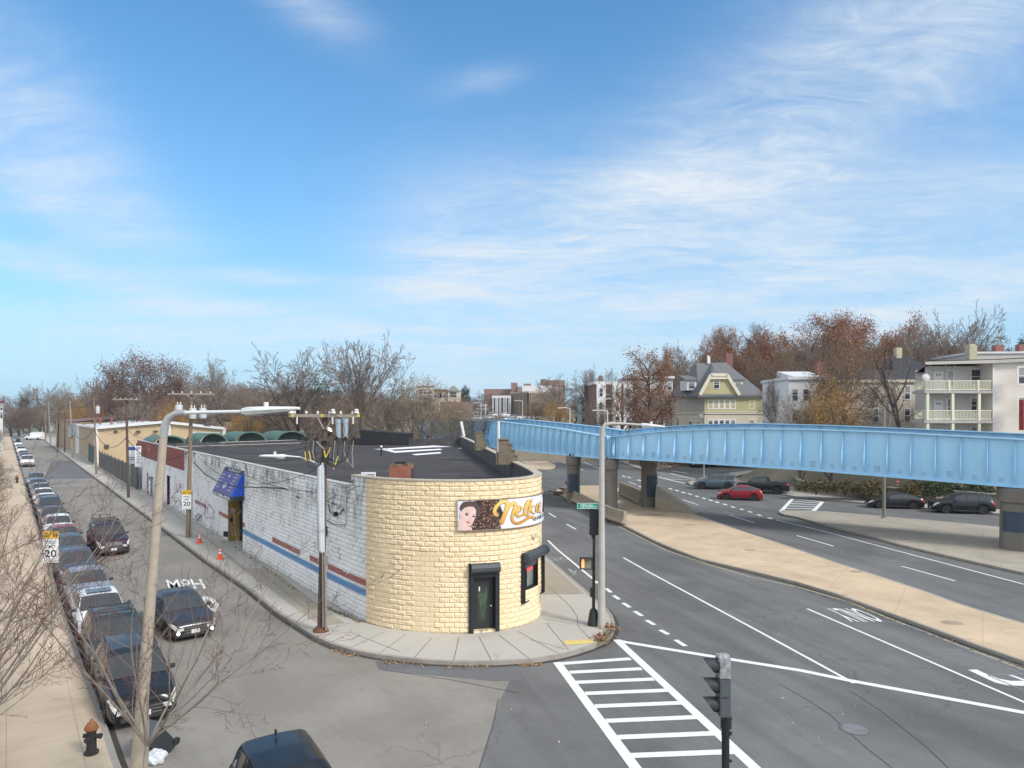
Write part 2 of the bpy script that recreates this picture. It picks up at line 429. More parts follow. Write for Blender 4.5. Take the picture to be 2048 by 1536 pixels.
GUT = M('gutter_grime', (.085, .075, .06), .95, var=.45, scale=1.6, fine=.5)

# side street: its own old asphalt, widening into the crossing
b_ = MB()
left = [G(283, 1650)] + [V((LK(y) - .3, y, 0)) for y in (25, 31.5, 60, 83, 130, 200, 292)]
right = [V((RK(292) + .4, 292, 0))] + [V((RK(y) + .4, y, 0)) for y in (200, 100, 60, 42.4)] + [G(500, 1184), G(640, 1281), G(700, 1300), G(804, 1318), G(908, 1325), G(1040, 1322), G(1000, 1400), G(930, 1640), V((-1.2, 6, 0)), V((-8, 6, 0))]
b_.sheet([(p.x, p.y) for p in left + right], 0.0)
b_.sheet([(-215, 288), (-160, 290), (-150, 335), (-235, 340)], -.004)     # cross street at the far end
struct(b_.build('side_street', A1))
b_ = MB()
main = [G(1040, 1322), G(1120, 1314), G(1180, 1296), G(1215, 1280), G(1225, 1262), G(1225, 1242), G(1214, 1226), G(1190, 1206), G(1165, 1182), G(1129, 1151), G(1088, 1115), V((-4.2, 84, 0)), V((-6, 90, 0)), V((-30, 94, 0)),
        V((-30, 108, 0)), V((3, 111.6, 0)), V((4, 165, 0)), V((6, 210, 0)), V((24, 210, 0)), V((21, 168, 0)), G(1222, 912), G(1262, 923), G(1365, 925), V((47, 140, 0)), V((58, 138, 0)), G(1560, 936), G(1470, 944),
        G(1374, 962), G(1392, 968), G(1560, 986), G(1595, 993), G(1738, 1006), G(1847, 1015), G(2008, 1028), V((70, 42, 0)), V((70, -6, 0)), V((-1.2, 6, 0)), G(930, 1640), G(1000, 1400)]
b_.sheet([(p.x, p.y) for p in main], 0.0)
struct(b_.build('main_road', A2))
b_ = MB()
for poly in ([(750, 1322), (804, 1326), (908, 1333), (1044, 1330), (1045, 1362), (980, 1362), (880, 1352), (800, 1345), (758, 1340)],
             [(103, 921), (155, 921), (201, 957), (88, 958)]):
    b_.sheet([tuple(G(*p)[:2]) for p in poly], .004)
struct(b_.build('asphalt_patch', A3))

def px2(pts): return [tuple(G(*p)[:2]) for p in pts]
def kerbed(name, poly, mat, h=.13, kw=.16, skip=None):
    """raised slab with a granite kerb round it"""
    b = MB(); b.prism(poly, 0, h, 0, side=1)
    n = len(poly); area = sum(poly[i][0] * poly[(i + 1) % n][1] - poly[(i + 1) % n][0] * poly[i][1] for i in range(n)); s = 1 if area > 0 else -1
    P2 = [V(p) for p in poly]; outer, inner = [], []
    for i in range(n):
        d1 = (P2[i] - P2[i - 1]).normalized(); d2 = (P2[(i + 1) % n] - P2[i]).normalized()
        q = V((-(d1 + d2).y, (d1 + d2).x)); q = q.normalized() if q.length > .1 else V((-d2.y, d2.x))
        inner.append(P2[i] + q * kw * s)
    for i in range(n):
        if skip and i in skip: continue
        j = (i + 1) % n
        f = [(*P2[i], h + .004), (*P2[j], h + .004), (*inner[j], h + .004), (*inner[i], h + .004)]
        b.add(f if s > 0 else f[::-1], [(0, 1, 2, 3)], 1)
        g1 = P2[i] - (inner[i] - P2[i]) * 1.1; g2 = P2[j] - (inner[j] - P2[j]) * 1.1
        f = [(*g1, .006), (*g2, .006), (*P2[j], .006), (*P2[i], .006)]
        b.add(f if s > 0 else f[::-1], [(0, 1, 2, 3)], 2)
    return struct(b.build(name, [mat, KERB, GUT]))

kerbR = [(RK(292), 292), (RK(200), 200), (RK(100), 100), (RK(60), 60)] + px2([(410, 1123), (489.5, 1177), (555, 1231), (631, 1280), (665, 1295), (700, 1306), (750, 1316), (804, 1323), (850, 1328), (908, 1331), (987, 1331), (1065, 1327), (1120, 1318), (1155, 1309), (1185, 1299),
         (1207, 1289), (1222, 1277), (1230, 1264), (1230, 1252), (1225, 1236), (1214, 1222), (1195, 1206), (1169, 1182), (1133, 1151), (1091, 1115)])
block = kerbR + [(-.6, 60), (-3.4, 84), (-5, 90), (-30, 94), (-48, 97), (-62, 116), (-120, 200), (-185, 292)]
kerbed('sidewalk', block, SWC, skip=set(range(len(kerbR) + 2, len(block))))
lw = [(LK(y), y) for y in (292, 200, 130, 82.8, 60, 45, 31.5)] + px2([(170, 1344), (204, 1430), (235.6, 1526), (283, 1650)]) + [(-4.5, 10), (-9.5, 8)]
lw += [(LK(y) - 3.4, y) for y in (19, 31.5, 60, 83, 130, 200, 292)]
kerbed('sidewalk_left', lw, SWL, skip=set(range(11, len(lw))))
med = px2([(1109, 986), (1134, 998), (1165, 1015), (1197, 1031), (1244, 1052), (1306, 1084), (1343, 1100), (1400, 1122), (1500, 1146), (1589, 1168), (1663, 1190), (1751, 1222), (1871, 1266), (1961, 1300), (2048, 1330)]) + [(38, 12), (46, 20)]
med += px2([(2048, 1252), (1927, 1215), (1854, 1188), (1770, 1160), (1676, 1130), (1575, 1095), (1464, 1058), (1360, 1020), (1310, 1004), (1284, 995), (1237, 978), (1200, 973), (1150, 973), (1118, 977)])
med[14:17] = [med[14], (med[14][0] + 12, med[14][1] - 5.5), (36.5, 20)]
kerbed('median', med, TAN)
isl = px2([(1558, 1028), (1566, 1023), (1649, 1025), (1763, 1035), (1931, 1050), (2048, 1062)]) + [(60, 40), (58, 28)] + px2([(2048, 1150), (1897, 1116), (1797, 1092), (1729, 1072), (1662, 1056), (1595, 1037), (1568, 1032)])
kerbed('traffic_island', isl, concrete('island_concrete', (.37, .33, .265), (.83, -.55), 3.5, .22))
far = px2([(1374, 966), (1380, 971), (1400, 975), (1450, 981), (1560, 989), (1595, 996), (1679, 1003), (1738, 1009), (1847, 1018), (2008, 1031), (2048, 1036)]) + [(60, 50), (62, 54)]
far += [(45.9, 66.6), (33.6, 81.6)] + px2([(1590, 975), (1540, 971), (1480, 964), (1470, 955), (1500, 947), (1560, 939), (1540, 937), (1460, 947), (1410, 955)])
kerbed('sidewalk_far', far, SWF, skip={11, 12, 13})
far2 = px2([(1222, 915), (1236, 921), (1260, 932), (1286, 942), (1310, 940), (1340, 935), (1365, 930), (1440, 921), (1440, 917), (1370, 923), (1300, 928), (1262, 921), (1226, 910)])
kerbed('sidewalk_corner', far2, SWF)
il = px2([(1028, 906), (1034, 919), (1069, 940), (1095, 941), (1110, 938), (1113, 932), (1062, 908)]) + [(6, 215), (2, 215)]
kerbed('sidewalk_island', il, TAN)

# sidewalk slab joints and the brown older slabs, on the kerb-height surface
def slab(name, items, mat, z):
    b = MB()
    for it in items:
        if it[0] == 'p': b.sheet([tuple(G(x, y, z)[:2]) for x, y in it[1]], z)
        else: b.ribbon([G(x, y, z) for x, y in it[1]], it[2], z)
    return struct(b.build(name, mat))
zk = .134
slab('sidewalk_slab', [('p', [(302, 990), (420, 1080), (493, 1137), (532, 1135), (560, 1150), (640, 1212), (690, 1246), (645, 1252), (600, 1224), (540, 1178), (470, 1128), (440, 1100), (395, 1063), (290, 985)]),
     ('p', [(1086, 1120), (1094, 1121), (1168, 1187), (1086, 1189)])], SWB, zk)
J = [[(700, 1296), (769, 1263)], [(629, 1272), (700, 1264), (800, 1303)], [(758, 1307), (812, 1268)], [(828, 1316), (864, 1275)], [(907, 1321), (918, 1275)], [(983, 1321), (958, 1273)], [(1060, 1318), (998, 1270)], [(1119, 1308), (1035, 1262)],
     [(1086, 1162), (1140, 1212), (1154, 1232), (1156, 1252), (1188, 1286)], [(1086, 1237), (1200, 1256)], [(1093, 1246), (1137, 1300)], [(1060, 1279), (1130, 1298)], [(1086, 1188), (1168, 1187)], [(700, 1246), (640, 1262)],
     [(597, 1225), (640, 1214)], [(545, 1180), (585, 1168)], [(500, 1142), (545, 1137)], [(455, 1105), (494, 1100)], [(568, 1236), (596, 1224)], [(420, 1088), (450, 1070)], [(515, 1140), (640, 1240)]]
slab('sidewalk_joint', [('l', j, .022) for j in J], JOINT, zk + .003)
pad = slab('tactile_pad', [('p', [(1126, 1281), (1183, 1278), (1190, 1286), (1133, 1290)])], M('tactile_yellow', (.62, .48, .17), .8, var=.15), zk + .006)
stn = MB()
for (px, py, s) in ((1500, 1100, .3), (1380, 1050, .4), (1300, 1030, 1.2), (1905, 1246, .4), (1712, 1143, .3), (1690, 1190, .15)):
    c = G(px, py, .13); rr = random.Random(px)
    stn.sheet([(c.x + s * (1 + .4 * rr.random()) * math.cos(t * .7854), c.y + .6 * s * (1 + .5 * rr.random()) * math.sin(t * .7854)) for t in range(8)], .1345)
struct(stn.build('median_stain', M('concrete_stain', (.36, .28, .20), .9, var=.3)))

# ---------------------------------------------------------------- markings
def mark(name, items, mat=WHT, z=.007):
    b = MB()
    for k, it in enumerate(items):
        if it[0] == 'p': b.sheet(px2(it[1]), z + k * 1.5e-4)
        else: b.ribbon([G(*p) for p in it[1]], it[2], z + k * 1.5e-4)
    return struct(b.build(name, mat))
def z7(*p): return [(1100 + x / 4.096, 1240 + y / 4.096) for x, y in p]
def z8(*p): return [(1560 + x / 4.086, 1160 + y / 4.086) for x, y in p]
def z5(*p): return [(1360 + x / 2.977, 860 + y / 2.977) for x, y in p]
def z1(*p): return [(1060 + x / 5.12, 820 + y / 5.12) for x, y in p]
# long straight ribbons are subdivided along the road by the point lists
mark('crosswalk', [('l', z7((58, 347), (700, 1212), (980, 1600)), .3), ('l', z7((545, 162), (1678, 1212), (2000, 1530)), .3)] +
     [('l', z7(a, b), .27) for a, b in (((100, 358), (660, 318)), ((160, 430), (750, 400)), ((215, 512), (850, 485)), ((290, 603), (955, 577)), ((370, 708), (1070, 680)), ((460, 828), (1200, 797)), ((560, 962), (1340, 930)), ((670, 1112), (1500, 1080)), ((810, 1290), (1690, 1255)))])
mark('stop_line', [('l', [(1236, 1281.5), (1250, 1284.5), (1411, 1311), (1600, 1341), (1697, 1361), (2048, 1425.5), (2300, 1472)], .27)], z=.0092)
mark('lane_line', [('l', [(1246.8, 1115.7), (1297, 1144), (1560, 1286), (1708, 1367)], .13), ('l', z8((222, 236), (1994, 1000), (2500, 1220)), .13), ('l', [(1096, 1081), (1113, 1098), (1186, 1158)], .15),
     ('l', z1((520, 520), (720, 605)), .16), ('l', [(1552, 1040), (1640, 1061), (1897, 1129), (2048, 1169)], .15)], z=.0105)
mark('lane_dash', [('l', z1(a, b), .15) for a, b in (((190, 1055), (265, 1100)), ((375, 1170), (470, 1222)), ((215, 480), (245, 495)), ((335, 530), (378, 552)), ((520, 605), (552, 620)), ((1560, 918), (1728, 974)), ((420, 150 + 500), (470, 676)), ((1010, 735), (1090, 765)))] +
     [('l', z5(a, b), .15) for a, b in (((295, 507), (443, 553)), ((695, 629), (915, 692)))] + [('l', [(1803, 1132.5), (1910, 1162)], .14)])
dd = [(1190, 1162, 1196, 1167), (1212, 1177, 1222, 1185), (1227, 1191, 1238.5, 1199), (1246, 1206, 1260, 1215), (1269, 1222.5, 1284, 1232), (1293, 1240.5, 1309, 1250), (1320, 1260, 1337, 1269), (1351, 1280, 1371, 1292.5)]
mark('bike_dash', [('l', [(a, b), (c, d)], .2) for a, b, c, d in dd])
dots = [z1(p)[0] for p in ((960, 680), (1015, 690), (1120, 720), (1130, 785), (1440, 808), (1505, 825), (1570, 845), (1640, 862), (1710, 885), (1780, 905), (1850, 925), (1915, 945), (1995, 967))] + [z5(p)[0] for p in ((183, 419), (222, 430), (268, 443), (316, 459), (368, 473), (417, 488), (472, 507), (535, 525))]
mark('dotted_line', [('l', [(x - 3.2, y - 1.3), (x + 3.2, y + 1.3)], .3) for x, y in dots])
mark('edge_line', [('l', z1((330, 870), (380, 925), (540, 1010), (760, 1115), (1050, 1262), (1390, 1436)) + [(1420, 1130), (1500, 1154)] + z8((150, 60), (560, 178), (900, 318), (1300, 472), (1994, 735)), .12)], YEL)
mark('loop_sealant', [('l', z8(*p), .07) for p in (((620, 345), (870, 340), (1060, 378), (1400, 520), (1994, 775)), ((1000, 497), (1260, 492), (1480, 577), (1230, 588), (1000, 497)), ((1480, 577), (1640, 608), (1994, 752)), ((1700, 782), (1994, 770)), ((1700, 782), (1994, 905)))], SEAL, .009)
mark('turn_arrow', [('p', z8((1535, 735), (1605, 732), (1700, 775), (1790, 808), (1890, 826), (1994, 826), (2150, 815), (2150, 860), (1994, 866), (1860, 862), (1760, 840), (1690, 808))), ('p', z8((1865, 778), (1900, 778), (2100, 850), (2080, 858)))])
# far crosswalk by the pickup, and the one across the far side street
q = z5((588, 485), (612, 487), (680, 410), (662, 407)); q2 = z5((778, 486), (804, 488), (860, 428), (838, 426))
rg = []
for t in (.08, .27, .46, .65, .83, .99):
    a = (632 + (668 - 600) * 0 - 30 + 78 * t, 486 - 76 * t); c = (785 + 56 * t, 486 - 60 * t)
    rg.append(('l', z5(a, c), .32))
mark('crosswalk_far', [('p', q), ('p', q2)] + rg)
mark('crosswalk_side', [('l', z1((1240, 668), (1470, 725)), .35), ('l', z1((1430, 648), (1690, 708)), .35)] + [('l', z1(a, b), .35) for a, b in (((1300, 640), (1420, 648)), ((1310, 655), (1500, 665)), ((1330, 672), (1560, 680)), ((1380, 690), (1630, 695)), ((1440, 712), (1690, 708)), ((1480, 728), (1590, 752)), ((1460, 625), (1610, 648)))])
def roadtext(name, txt, bl, br, tl, mat=WHT, **kw):
    b = MB(); o = G(*bl); r = G(*br) - o; u = G(*tl) - o
    text_on(b, txt, (o.x, o.y, .0098), r, u, **kw)
    return struct(b.build(name, mat))
roadtext('road_lettering', 'MPH', (338, 1180), (413, 1178), (331, 1160), bold=.012)
roadtext('road_lettering', '20', (384, 1232), (449, 1223), (363, 1198), bold=.03)
roadtext('road_lettering', 'ONLY', (1712, 1216.7), (1647, 1216.7), (1773, 1244), bold=.01)
b_ = MB()      # bicycle and arrow of the bike lane
for c in ((1107.5, 1118), (1127, 1117.5)):
    o = G(*c); b_.ribbon([(o.x + .30 * math.cos(t * .5236), o.y + .36 * math.sin(t * .5236)) for t in range(13)], .09, .0075)
for s in ([(1108, 1118), (1115, 1121), (1121, 1124)], [(1115, 1121), (1124, 1116)], [(1109, 1122), (1128, 1124)]): b_.ribbon([G(*p) for p in s], .1, .0075)
b_.ribbon([G(*p) for p in [(1137, 1138), (1150, 1147)]], .14, .0075); b_.ribbon([G(*p) for p in [(1139, 1144), (1148, 1145), (1152, 1142)]], .14, .0075); b_.ribbon([G(*p) for p in [(1143, 1149), (1153, 1148)]], .12, .0075)
struct(b_.build('bike_lane_symbol', WHTF))
b_ = MB()
rr = random.Random(7)
for (pts) in ([(1560, 1370), (1620, 1405), (1660, 1430), (1700, 1465), (1740, 1500), (1790, 1540)], [(1700, 1380), (1760, 1420), (1850, 1490), (1900, 1540)], [(758, 1312), (775, 1335), (770, 1342), (900, 1358), (1040, 1386)],
              [(95, 922), (70, 940)], [(1000, 1400), (985, 1450), (960, 1536)]):
    q = [(x + rr.uniform(-3, 3), y + rr.uniform(-2, 2)) for x, y in pts]
    b_.ribbon([G(*p) for p in q], .03, .0085)
struct(b_.build('crack_seal', TAR))
# manhole cover
mh = thing('manhole_cover', 'round grey iron manhole cover in the road right of the black signal pole', 'manhole cover', G(1709, 1458.6))
b_ = MB(); b_.lathe([(.40, .0), (.40, .011), (.345, .011), (.345, .006)], n=28); b_.build('ring', M('iron_ring', (.13, .13, .135), .6, var=.3), mh)
b_ = MB(); b_.lathe([(.34, .0), (.34, .013)], n=28)
for k in range(-4, 5):
    L = math.sqrt(.3 ** 2 - (k * .065) ** 2); b_.box((0, k * .065, .015), (2 * L, .02, .006))
b_.build('lid', M('iron_lid', (.24, .24, .25), .55, var=.3, metal=.2), mh)
# fallen leaves and litter along the kerb
def litter(name, paths, n, mat, sz=(.03, .07), seed=3, z=.012, spread=.35, label=None):
    r = random.Random(seed); b = MB()
    for k in range(n):
        pa = r.choice(paths); i = r.randrange(len(pa) - 1); t = r.random()
        a, c = G(*pa[i]), G(*pa[i + 1]); p = a.lerp(c, t) + V((r.gauss(0, spread), r.gauss(0, spread), z + r.random() * .03))
        s = r.uniform(*sz); e = Euler((r.uniform(-.7, .7), r.uniform(-.7, .7), r.uniform(0, 6.3))).to_matrix()
        b.add([p + e @ V(q) * s for q in ((-1, 0, 0), (0, -.6, 0), (1.1, 0, .1), (0, .6, 0))], [(0, 1, 2, 3)])
    o = b.build(name, mat); o['kind'] = 'stuff'; o['label'] = label or 'small dry leaves lying along the kerb'; return o
litter('fallen_leaves', [[(770, 1323), (860, 1332)], [(880, 1335), (980, 1335)], [(1040, 1331), (1080, 1330)], [(660, 1300), (720, 1314)]], 420, leafmat('dry_leaf', (.42, .27, .13), (.20, .11, .05)), (.02, .05), 5, spread=.10)
litter('kerb_litter', [[(1589, 1174), (1751, 1228)], [(1751, 1228), (2048, 1338)], [(1244, 1058), (1500, 1152)], [(410, 1127), (640, 1284)]], 420, leafmat('dry_litter', (.20, .15, .10), (.09, .07, .05)), (.02, .06), 6, spread=.09)
litter('road_litter', [[(500, 1400), (1000, 1500)], [(1200, 1330), (1900, 1500)], [(1300, 1200), (2000, 1400)], [(200, 1180), (500, 1330)]], 130, leafmat('paper_litter', (.6, .58, .54), (.25, .2, .14)), (.015, .035), 8, spread=1.2, label='scraps of litter scattered over the asphalt')
litter('weeds_dry', [[(1212, 1258), (1228, 1268)], [(1205, 1278), (1200, 1290)]], 120, leafmat('weed_brown', (.22, .10, .06), (.26, .2, .1)), (.05, .13), 9, z=.18, spread=.16, label='dry brown weeds on the kerb beside the grey street lamp')
litter('weeds_green', [[(1216, 1270), (1203, 1298)]], 110, leafmat('weed_green', (.12, .13, .04), (.22, .19, .08)), (.03, .07), 10, z=.15, spread=.1, label='low green weeds in the kerb joint by the yellow pad')
litter('weeds_wall', [[(470, 1098), (600, 1192)], [(640, 1216), (726, 1252)], [(300, 980), (455, 1092)]], 500, leafmat('weed_mix', (.10, .11, .05), (.2, .16, .09)), (.02, .07), 11, z=.14, spread=.07, label='weeds and leaves along the foot of the white block wall')

b_ = MB(); b_.box((0, 500, 34.5), (1500, 1060, 71)); hz = b_.build('haze', bpy.data.materials.new('haze_air')); hz['kind'] = 'stuff'; hz['label'] = 'thin pale autumn haze'
hm = hz.data.materials[0]; hm.use_nodes = True; hn = hm.node_tree; hn.nodes.remove(hn.nodes['Principled BSDF']); pv = hn.nodes.new('ShaderNodeVolumePrincipled'); pv.inputs['Color'].default_value = (.80, .88, 1, 1); pv.inputs['Density'].default_value = .0002; hn.links.new(pv.outputs[0], hn.nodes['Material Output'].inputs['Volume'])
# ------------------------------------------------------------------ the corner shop
raw = [(WL(85), 85.0), (WL(60), 60), (WL(45), 45), (WL(34), 34), (-7.1, 30.9), (-6.25, 29.75), (-5.45, 29.0), (-4.43, 28.5), (-3.5, 28.2), (-2.49, 28.05), (-1.5, 28.1), (-.44, 28.45), (.35, 29.0), (.92, 29.7), (1.22, 30.5), (1.30, 31.4), (1.2, 32.6), (.95, 35), (.2, 40), (-.9, 48), (-3.3, 66), (-5.9, 84.5)]
def smooth_path(p, it=2, lo=4, hi=16):
    p = [V(q) for q in p]
    for _ in range(it):
        n = [p[0]]
        for i in range(len(p) - 1):
            a, b = p[i], p[i + 1]
            if i == 0: n.append(b * .25 + a * .75) if False else None
            n += [a * .75 + b * .25, a * .25 + b * .75]
        n.append(p[-1]); p = n
    return p
PATH = smooth_path(raw); CUM = [0.]
for i in range(1, len(PATH)): CUM.append(CUM[-1] + (PATH[i] - PATH[i - 1]).length)
UT = CUM[-1]
def at(u):
    u = max(0, min(UT - 1e-4, u)); lo, hi = 0, len(CUM) - 1
    while hi - lo > 1:
        m = (lo + hi) // 2
        if CUM[m] <= u: lo = m
        else: hi = m
    t = (u - CUM[lo]) / (CUM[hi] - CUM[lo]); p = PATH[lo].lerp(PATH[hi], t)
    d0 = PATH[hi] - PATH[lo]
    k0 = (PATH[lo] - PATH[max(0, lo - 1)]); k1 = PATH[min(len(PATH) - 1, hi + 1)] - PATH[hi]
    dd_ = ((k0.normalized() + d0.normalized()) * (1 - t) + (d0.normalized() + k1.normalized()) * t).normalized() if k0.length > 0 and k1.length > 0 else d0.normalized()
    return p, V((dd_.y, -dd_.x))
US = [k * .05 for k in range(int(UT / .05))]
PX = [CX + F * at(u)[0].x / at(u)[0].y for u in US]
def u_px(px, off=0.):
    """arc length where the wall (pushed out by off) shows at photo column px, first crossing"""
    for k in range(1, len(US)):
        if off:
            p, n = at(US[k]); q = p + n * off; x = CX + F * q.x / q.y
        else: x = PX[k]
        if x >= px: return US[k]
    return US[-1]
def wp(u, z, off=0.):
    p, n = at(u); q = p + n * off; return V((q.x, q.y, z))
uY, uSTEP = u_px(731), u_px(703)
uR = u_px(1084.5) + 2.2                       # beyond here the wall is hidden round the corner
def ztop(u):
    if u < uSTEP: return 5.66
    return 6.13

def mat_white():
    m, nt, b, tc = newmat('painted_block_white'); o = tc.outputs['Object']
    sp = nt.nodes.new('ShaderNodeSeparateXYZ'); nt.links.new(tc.outputs['UV'], sp.inputs[0]); u, v = sp.outputs[0], sp.outputs[1]
    n1 = noise(nt, o, .5, 7, .65); n2 = noise(nt, o, 3.2, 6, .7); n3 = noise(nt, mapping(nt, o, (3, 3, .35)), 1.2, 6, .7)
    cb_ = nt.nodes.new('ShaderNodeCombineXYZ'); nt.links.new(mth(nt, 'DIVIDE', u, .4), cb_.inputs[0]); nt.links.new(mth(nt, 'DIVIDE', v, .2), cb_.inputs[1])
    wn = nt.nodes.new('ShaderNodeTexWhiteNoise'); 
    fl = nt.nodes.new('ShaderNodeVectorMath'); fl.operation = 'FLOOR'; nt.links.new(cb_.outputs[0], fl.inputs[0]); nt.links.new(fl.outputs[0], wn.inputs['Vector'])
    k = mixc(nt, ramp(nt, n1, .35, .65), (.82, .81, .79), (.70, .69, .67))
    k = mixc(nt, mth(nt, 'MULTIPLY', wn.outputs[0], .3), k, (.86, .86, .86))
    # streaked grime hanging from the top and splashing up from the ground
    g1 = mth(nt, 'MULTIPLY', ramp(nt, v, 3.4, 5.4), ramp(nt, n3, .36, .56)); g1 = mth(nt, 'MULTIPLY', g1, ramp(nt, n2, .3, .55)); g1 = mth(nt, 'MULTIPLY', g1, ramp(nt, n1, .42, .52))
    k = mixc(nt, mth(nt, 'MULTIPLY', g1, .95), k, (.13, .125, .11))
    g2 = mth(nt, 'MULTIPLY', ramp(nt, v, .5, .0), ramp(nt, n2, .35, .6)); k = mixc(nt, mth(nt, 'MULTIPLY', g2, .8), k, (.16, .15, .12))
    pe = mth(nt, 'MULTIPLY', ramp(nt, n2, .56, .59), ramp(nt, n1, .48, .56)); k = mixc(nt, mth(nt, 'MULTIPLY', pe, .65), k, (.30, .285, .25))
    # the red and blue painted bands, worn away in places
    def band(lo, hi, col, k, seed):
        a = mth(nt, 'MULTIPLY', mth(nt, 'GREATER_THAN', v, lo), mth(nt, 'LESS_THAN', v, hi))
        nn = noise(nt, mapping(nt, o, (1, 1, 2), (0, 0, seed)), 1.1, 5, .6)
        a = mth(nt, 'MULTIPLY', a, ramp(nt, nn, .30 if seed < 1 else .33, .34 if seed < 1 else .37))
        gate = None
        for (g0, g1_) in (GATES[seed]):
            q = mth(nt, 'MULTIPLY', mth(nt, 'GREATER_THAN', u, g0), mth(nt, 'LESS_THAN', u, g1_))
            gate = q if gate is None else mth(nt, 'MAXIMUM', gate, q)
        return mixc(nt, mth(nt, 'MULTIPLY', mth(nt, 'MULTIPLY', a, gate), .92), k, col)
    GATES = {0: [(u_px(485), uY)], 2: [(u_px(390), u_px(413)), (u_px(438), u_px(456)), (u_px(485), u_px(490)), (u_px(545), u_px(600)), (u_px(620), u_px(638)), (u_px(655), uY)]}
    k = band(1.2, 1.5, (.06, .22, .45), k, 0); k = band(1.62, 1.90, (.30, .07, .055), k, 2)
    red = mth(nt, 'MULTIPLY', mth(nt, 'MULTIPLY', mth(nt, 'LESS_THAN', u, u_px(369)), mth(nt, 'GREATER_THAN', v, 3.9)), ramp(nt, n1, .28, .34))
    k = mixc(nt, red, k, mixc(nt, ramp(nt, n2, .3, .7), (.30, .07, .05), (.19, .045, .035)))
    mu = mth(nt, 'MULTIPLY', mth(nt, 'MULTIPLY', mth(nt, 'LESS_THAN', u, u_px(428)), mth(nt, 'GREATER_THAN', u, u_px(338))), mth(nt, 'MULTIPLY', ramp(nt, v, 3.4, 2.8), ramp(nt, noise(nt, o, 1.4, 4, .6, 1.5), .52, .6)))
    k = mixc(nt, mth(nt, 'MULTIPLY', mu, .6), k, mixc(nt, ramp(nt, noise(nt, o, .8, 2), .45, .55), (.30, .34, .52), (.48, .26, .34)))
    nt.links.new(k, b.inputs['Base Color']); b.inputs['Roughness'].default_value = .8
    bumpy(nt, b, noise(nt, o, 14, 5, .75), .6, .02)
    return m
def mat_yellow():
    m, nt, b, tc = newmat('painted_block_yellow'); o = tc.outputs['Object']
    sp = nt.nodes.new('ShaderNodeSeparateXYZ'); nt.links.new(tc.outputs['UV'], sp.inputs[0]); v = sp.outputs[1]
    n1 = noise(nt, o, .6, 5, .6); n2 = noise(nt, o, 6, 6, .75)
    k = mixc(nt, ramp(nt, n1, .3, .7), (.80, .645, .42), (.75, .59, .37))
    k = mixc(nt, mth(nt, 'MULTIPLY', ramp(nt, n2, .50, .72), .5), k, (.56, .39, .20)); k = mixc(nt, mth(nt, 'MULTIPLY', ramp(nt, noise(nt, o, 1.3, 5, .65, .8), .56, .7), .18), k, (.55, .45, .32))
    g2 = mth(nt, 'MULTIPLY', ramp(nt, v, .22, .0), ramp(nt, n2, .47, .55)); k = mixc(nt, mth(nt, 'MULTIPLY', g2, .85), k, (.13, .09, .08))
    g = nt.nodes.new('ShaderNodeNewGeometry'); k = mixc(nt, mth(nt, 'MULTIPLY', g.outputs['Random Per Island'], .35), k, (.86, .71, .48))
    n3 = noise(nt, mapping(nt, o, (3, 3, .3)), 1.3, 5, .7); k = mixc(nt, mth(nt, 'MULTIPLY', mth(nt, 'MULTIPLY', ramp(nt, v, 5.0, 6.1), ramp(nt, n3, .45, .7)), .5), k, (.40, .28, .15))
    nt.links.new(k, b.inputs['Base Color']); b.inputs['Roughness'].default_value = .75
    bumpy(nt, b, noise(nt, o, 16, 6, .75), .8, .03)
    return m
MWH, MYE = mat_white(), mat_yellow()
MORT = M('mortar_yellow', (.76, .59, .36), .9); MORW = M('mortar_white', (.42, .41, .39), .9, var=.4, scale=4)
TARR = None
def roofmat():
    m, nt, b, tc = newmat('roof_membrane'); o = tc.outputs['Object']
    n1 = noise(nt, mapping(nt, o, (.35, 1.2, 1), (0, 0, R(8))), .5, 7, .7, 1.); n2 = noise(nt, mapping(nt, o, (.25, 2.2, 1), (0, 0, R(4))), 1.6, 6, .7)
    k = mixc(nt, ramp(nt, n1, .3, .7), (.034, .031, .032), (.080, .074, .073))
    k = mixc(nt, mth(nt, 'MULTIPLY', ramp(nt, n2, .5, .75), .6), k, (.15, .145, .143))
    sp = nt.nodes.new('ShaderNodeSeparateXYZ'); nt.links.new(o, sp.inputs[0])
    q = mth(nt, 'FRACT', mth(nt, 'DIVIDE', mth(nt, 'ADD', sp.outputs[1], mth(nt, 'MULTIPLY', sp.outputs[0], .08)), 1.0))
    k = mixc(nt, mth(nt, 'MULTIPLY', mth(nt, 'LESS_THAN', q, .05), .5), k, (.02, .02, .02))
    nt.links.new(k, b.inputs['Base Color']); b.inputs['Roughness'].default_value = .9; b.inputs['Specular IOR Level'].default_value = .12
    bumpy(nt, b, n2, .3, .03); return m
ROOF = roofmat(); TARD = M('parapet_tar', (.035, .033, .035), .7, var=.5, scale=1.5, col2=(.09, .085, .085), bump=.03)
COPW = M('coping_white', (.55, .54, .52), .8, var=.35, scale=1.6, fine=.3); COPG = M('coping_stone', (.36, .32, .29), .9, var=.4, scale=1.4, fine=.4, bump=.02)
BLK = M('black_metal', (.022, .024, .028), .45, var=.3); BLKF = M('black_canvas', (.03, .032, .035), .8, var=.25, bump=.01); DARK = M('dark_interior', (.012, .011, .010), .9)
SHUT = M('shutter_grey', (.055, .062, .072), .5, var=.2); GOLD = M('door_ochre', (.36, .235, .05), .75, var=.25, scale=2, fine=.2)
GLASS, _n, _b, _t = newmat('window_glass'); _o = _n.nodes.new('ShaderNodeObjectInfo'); _s = _n.nodes.new('ShaderNodeSeparateXYZ'); _n.links.new(_t.outputs['Generated'], _s.inputs[0])
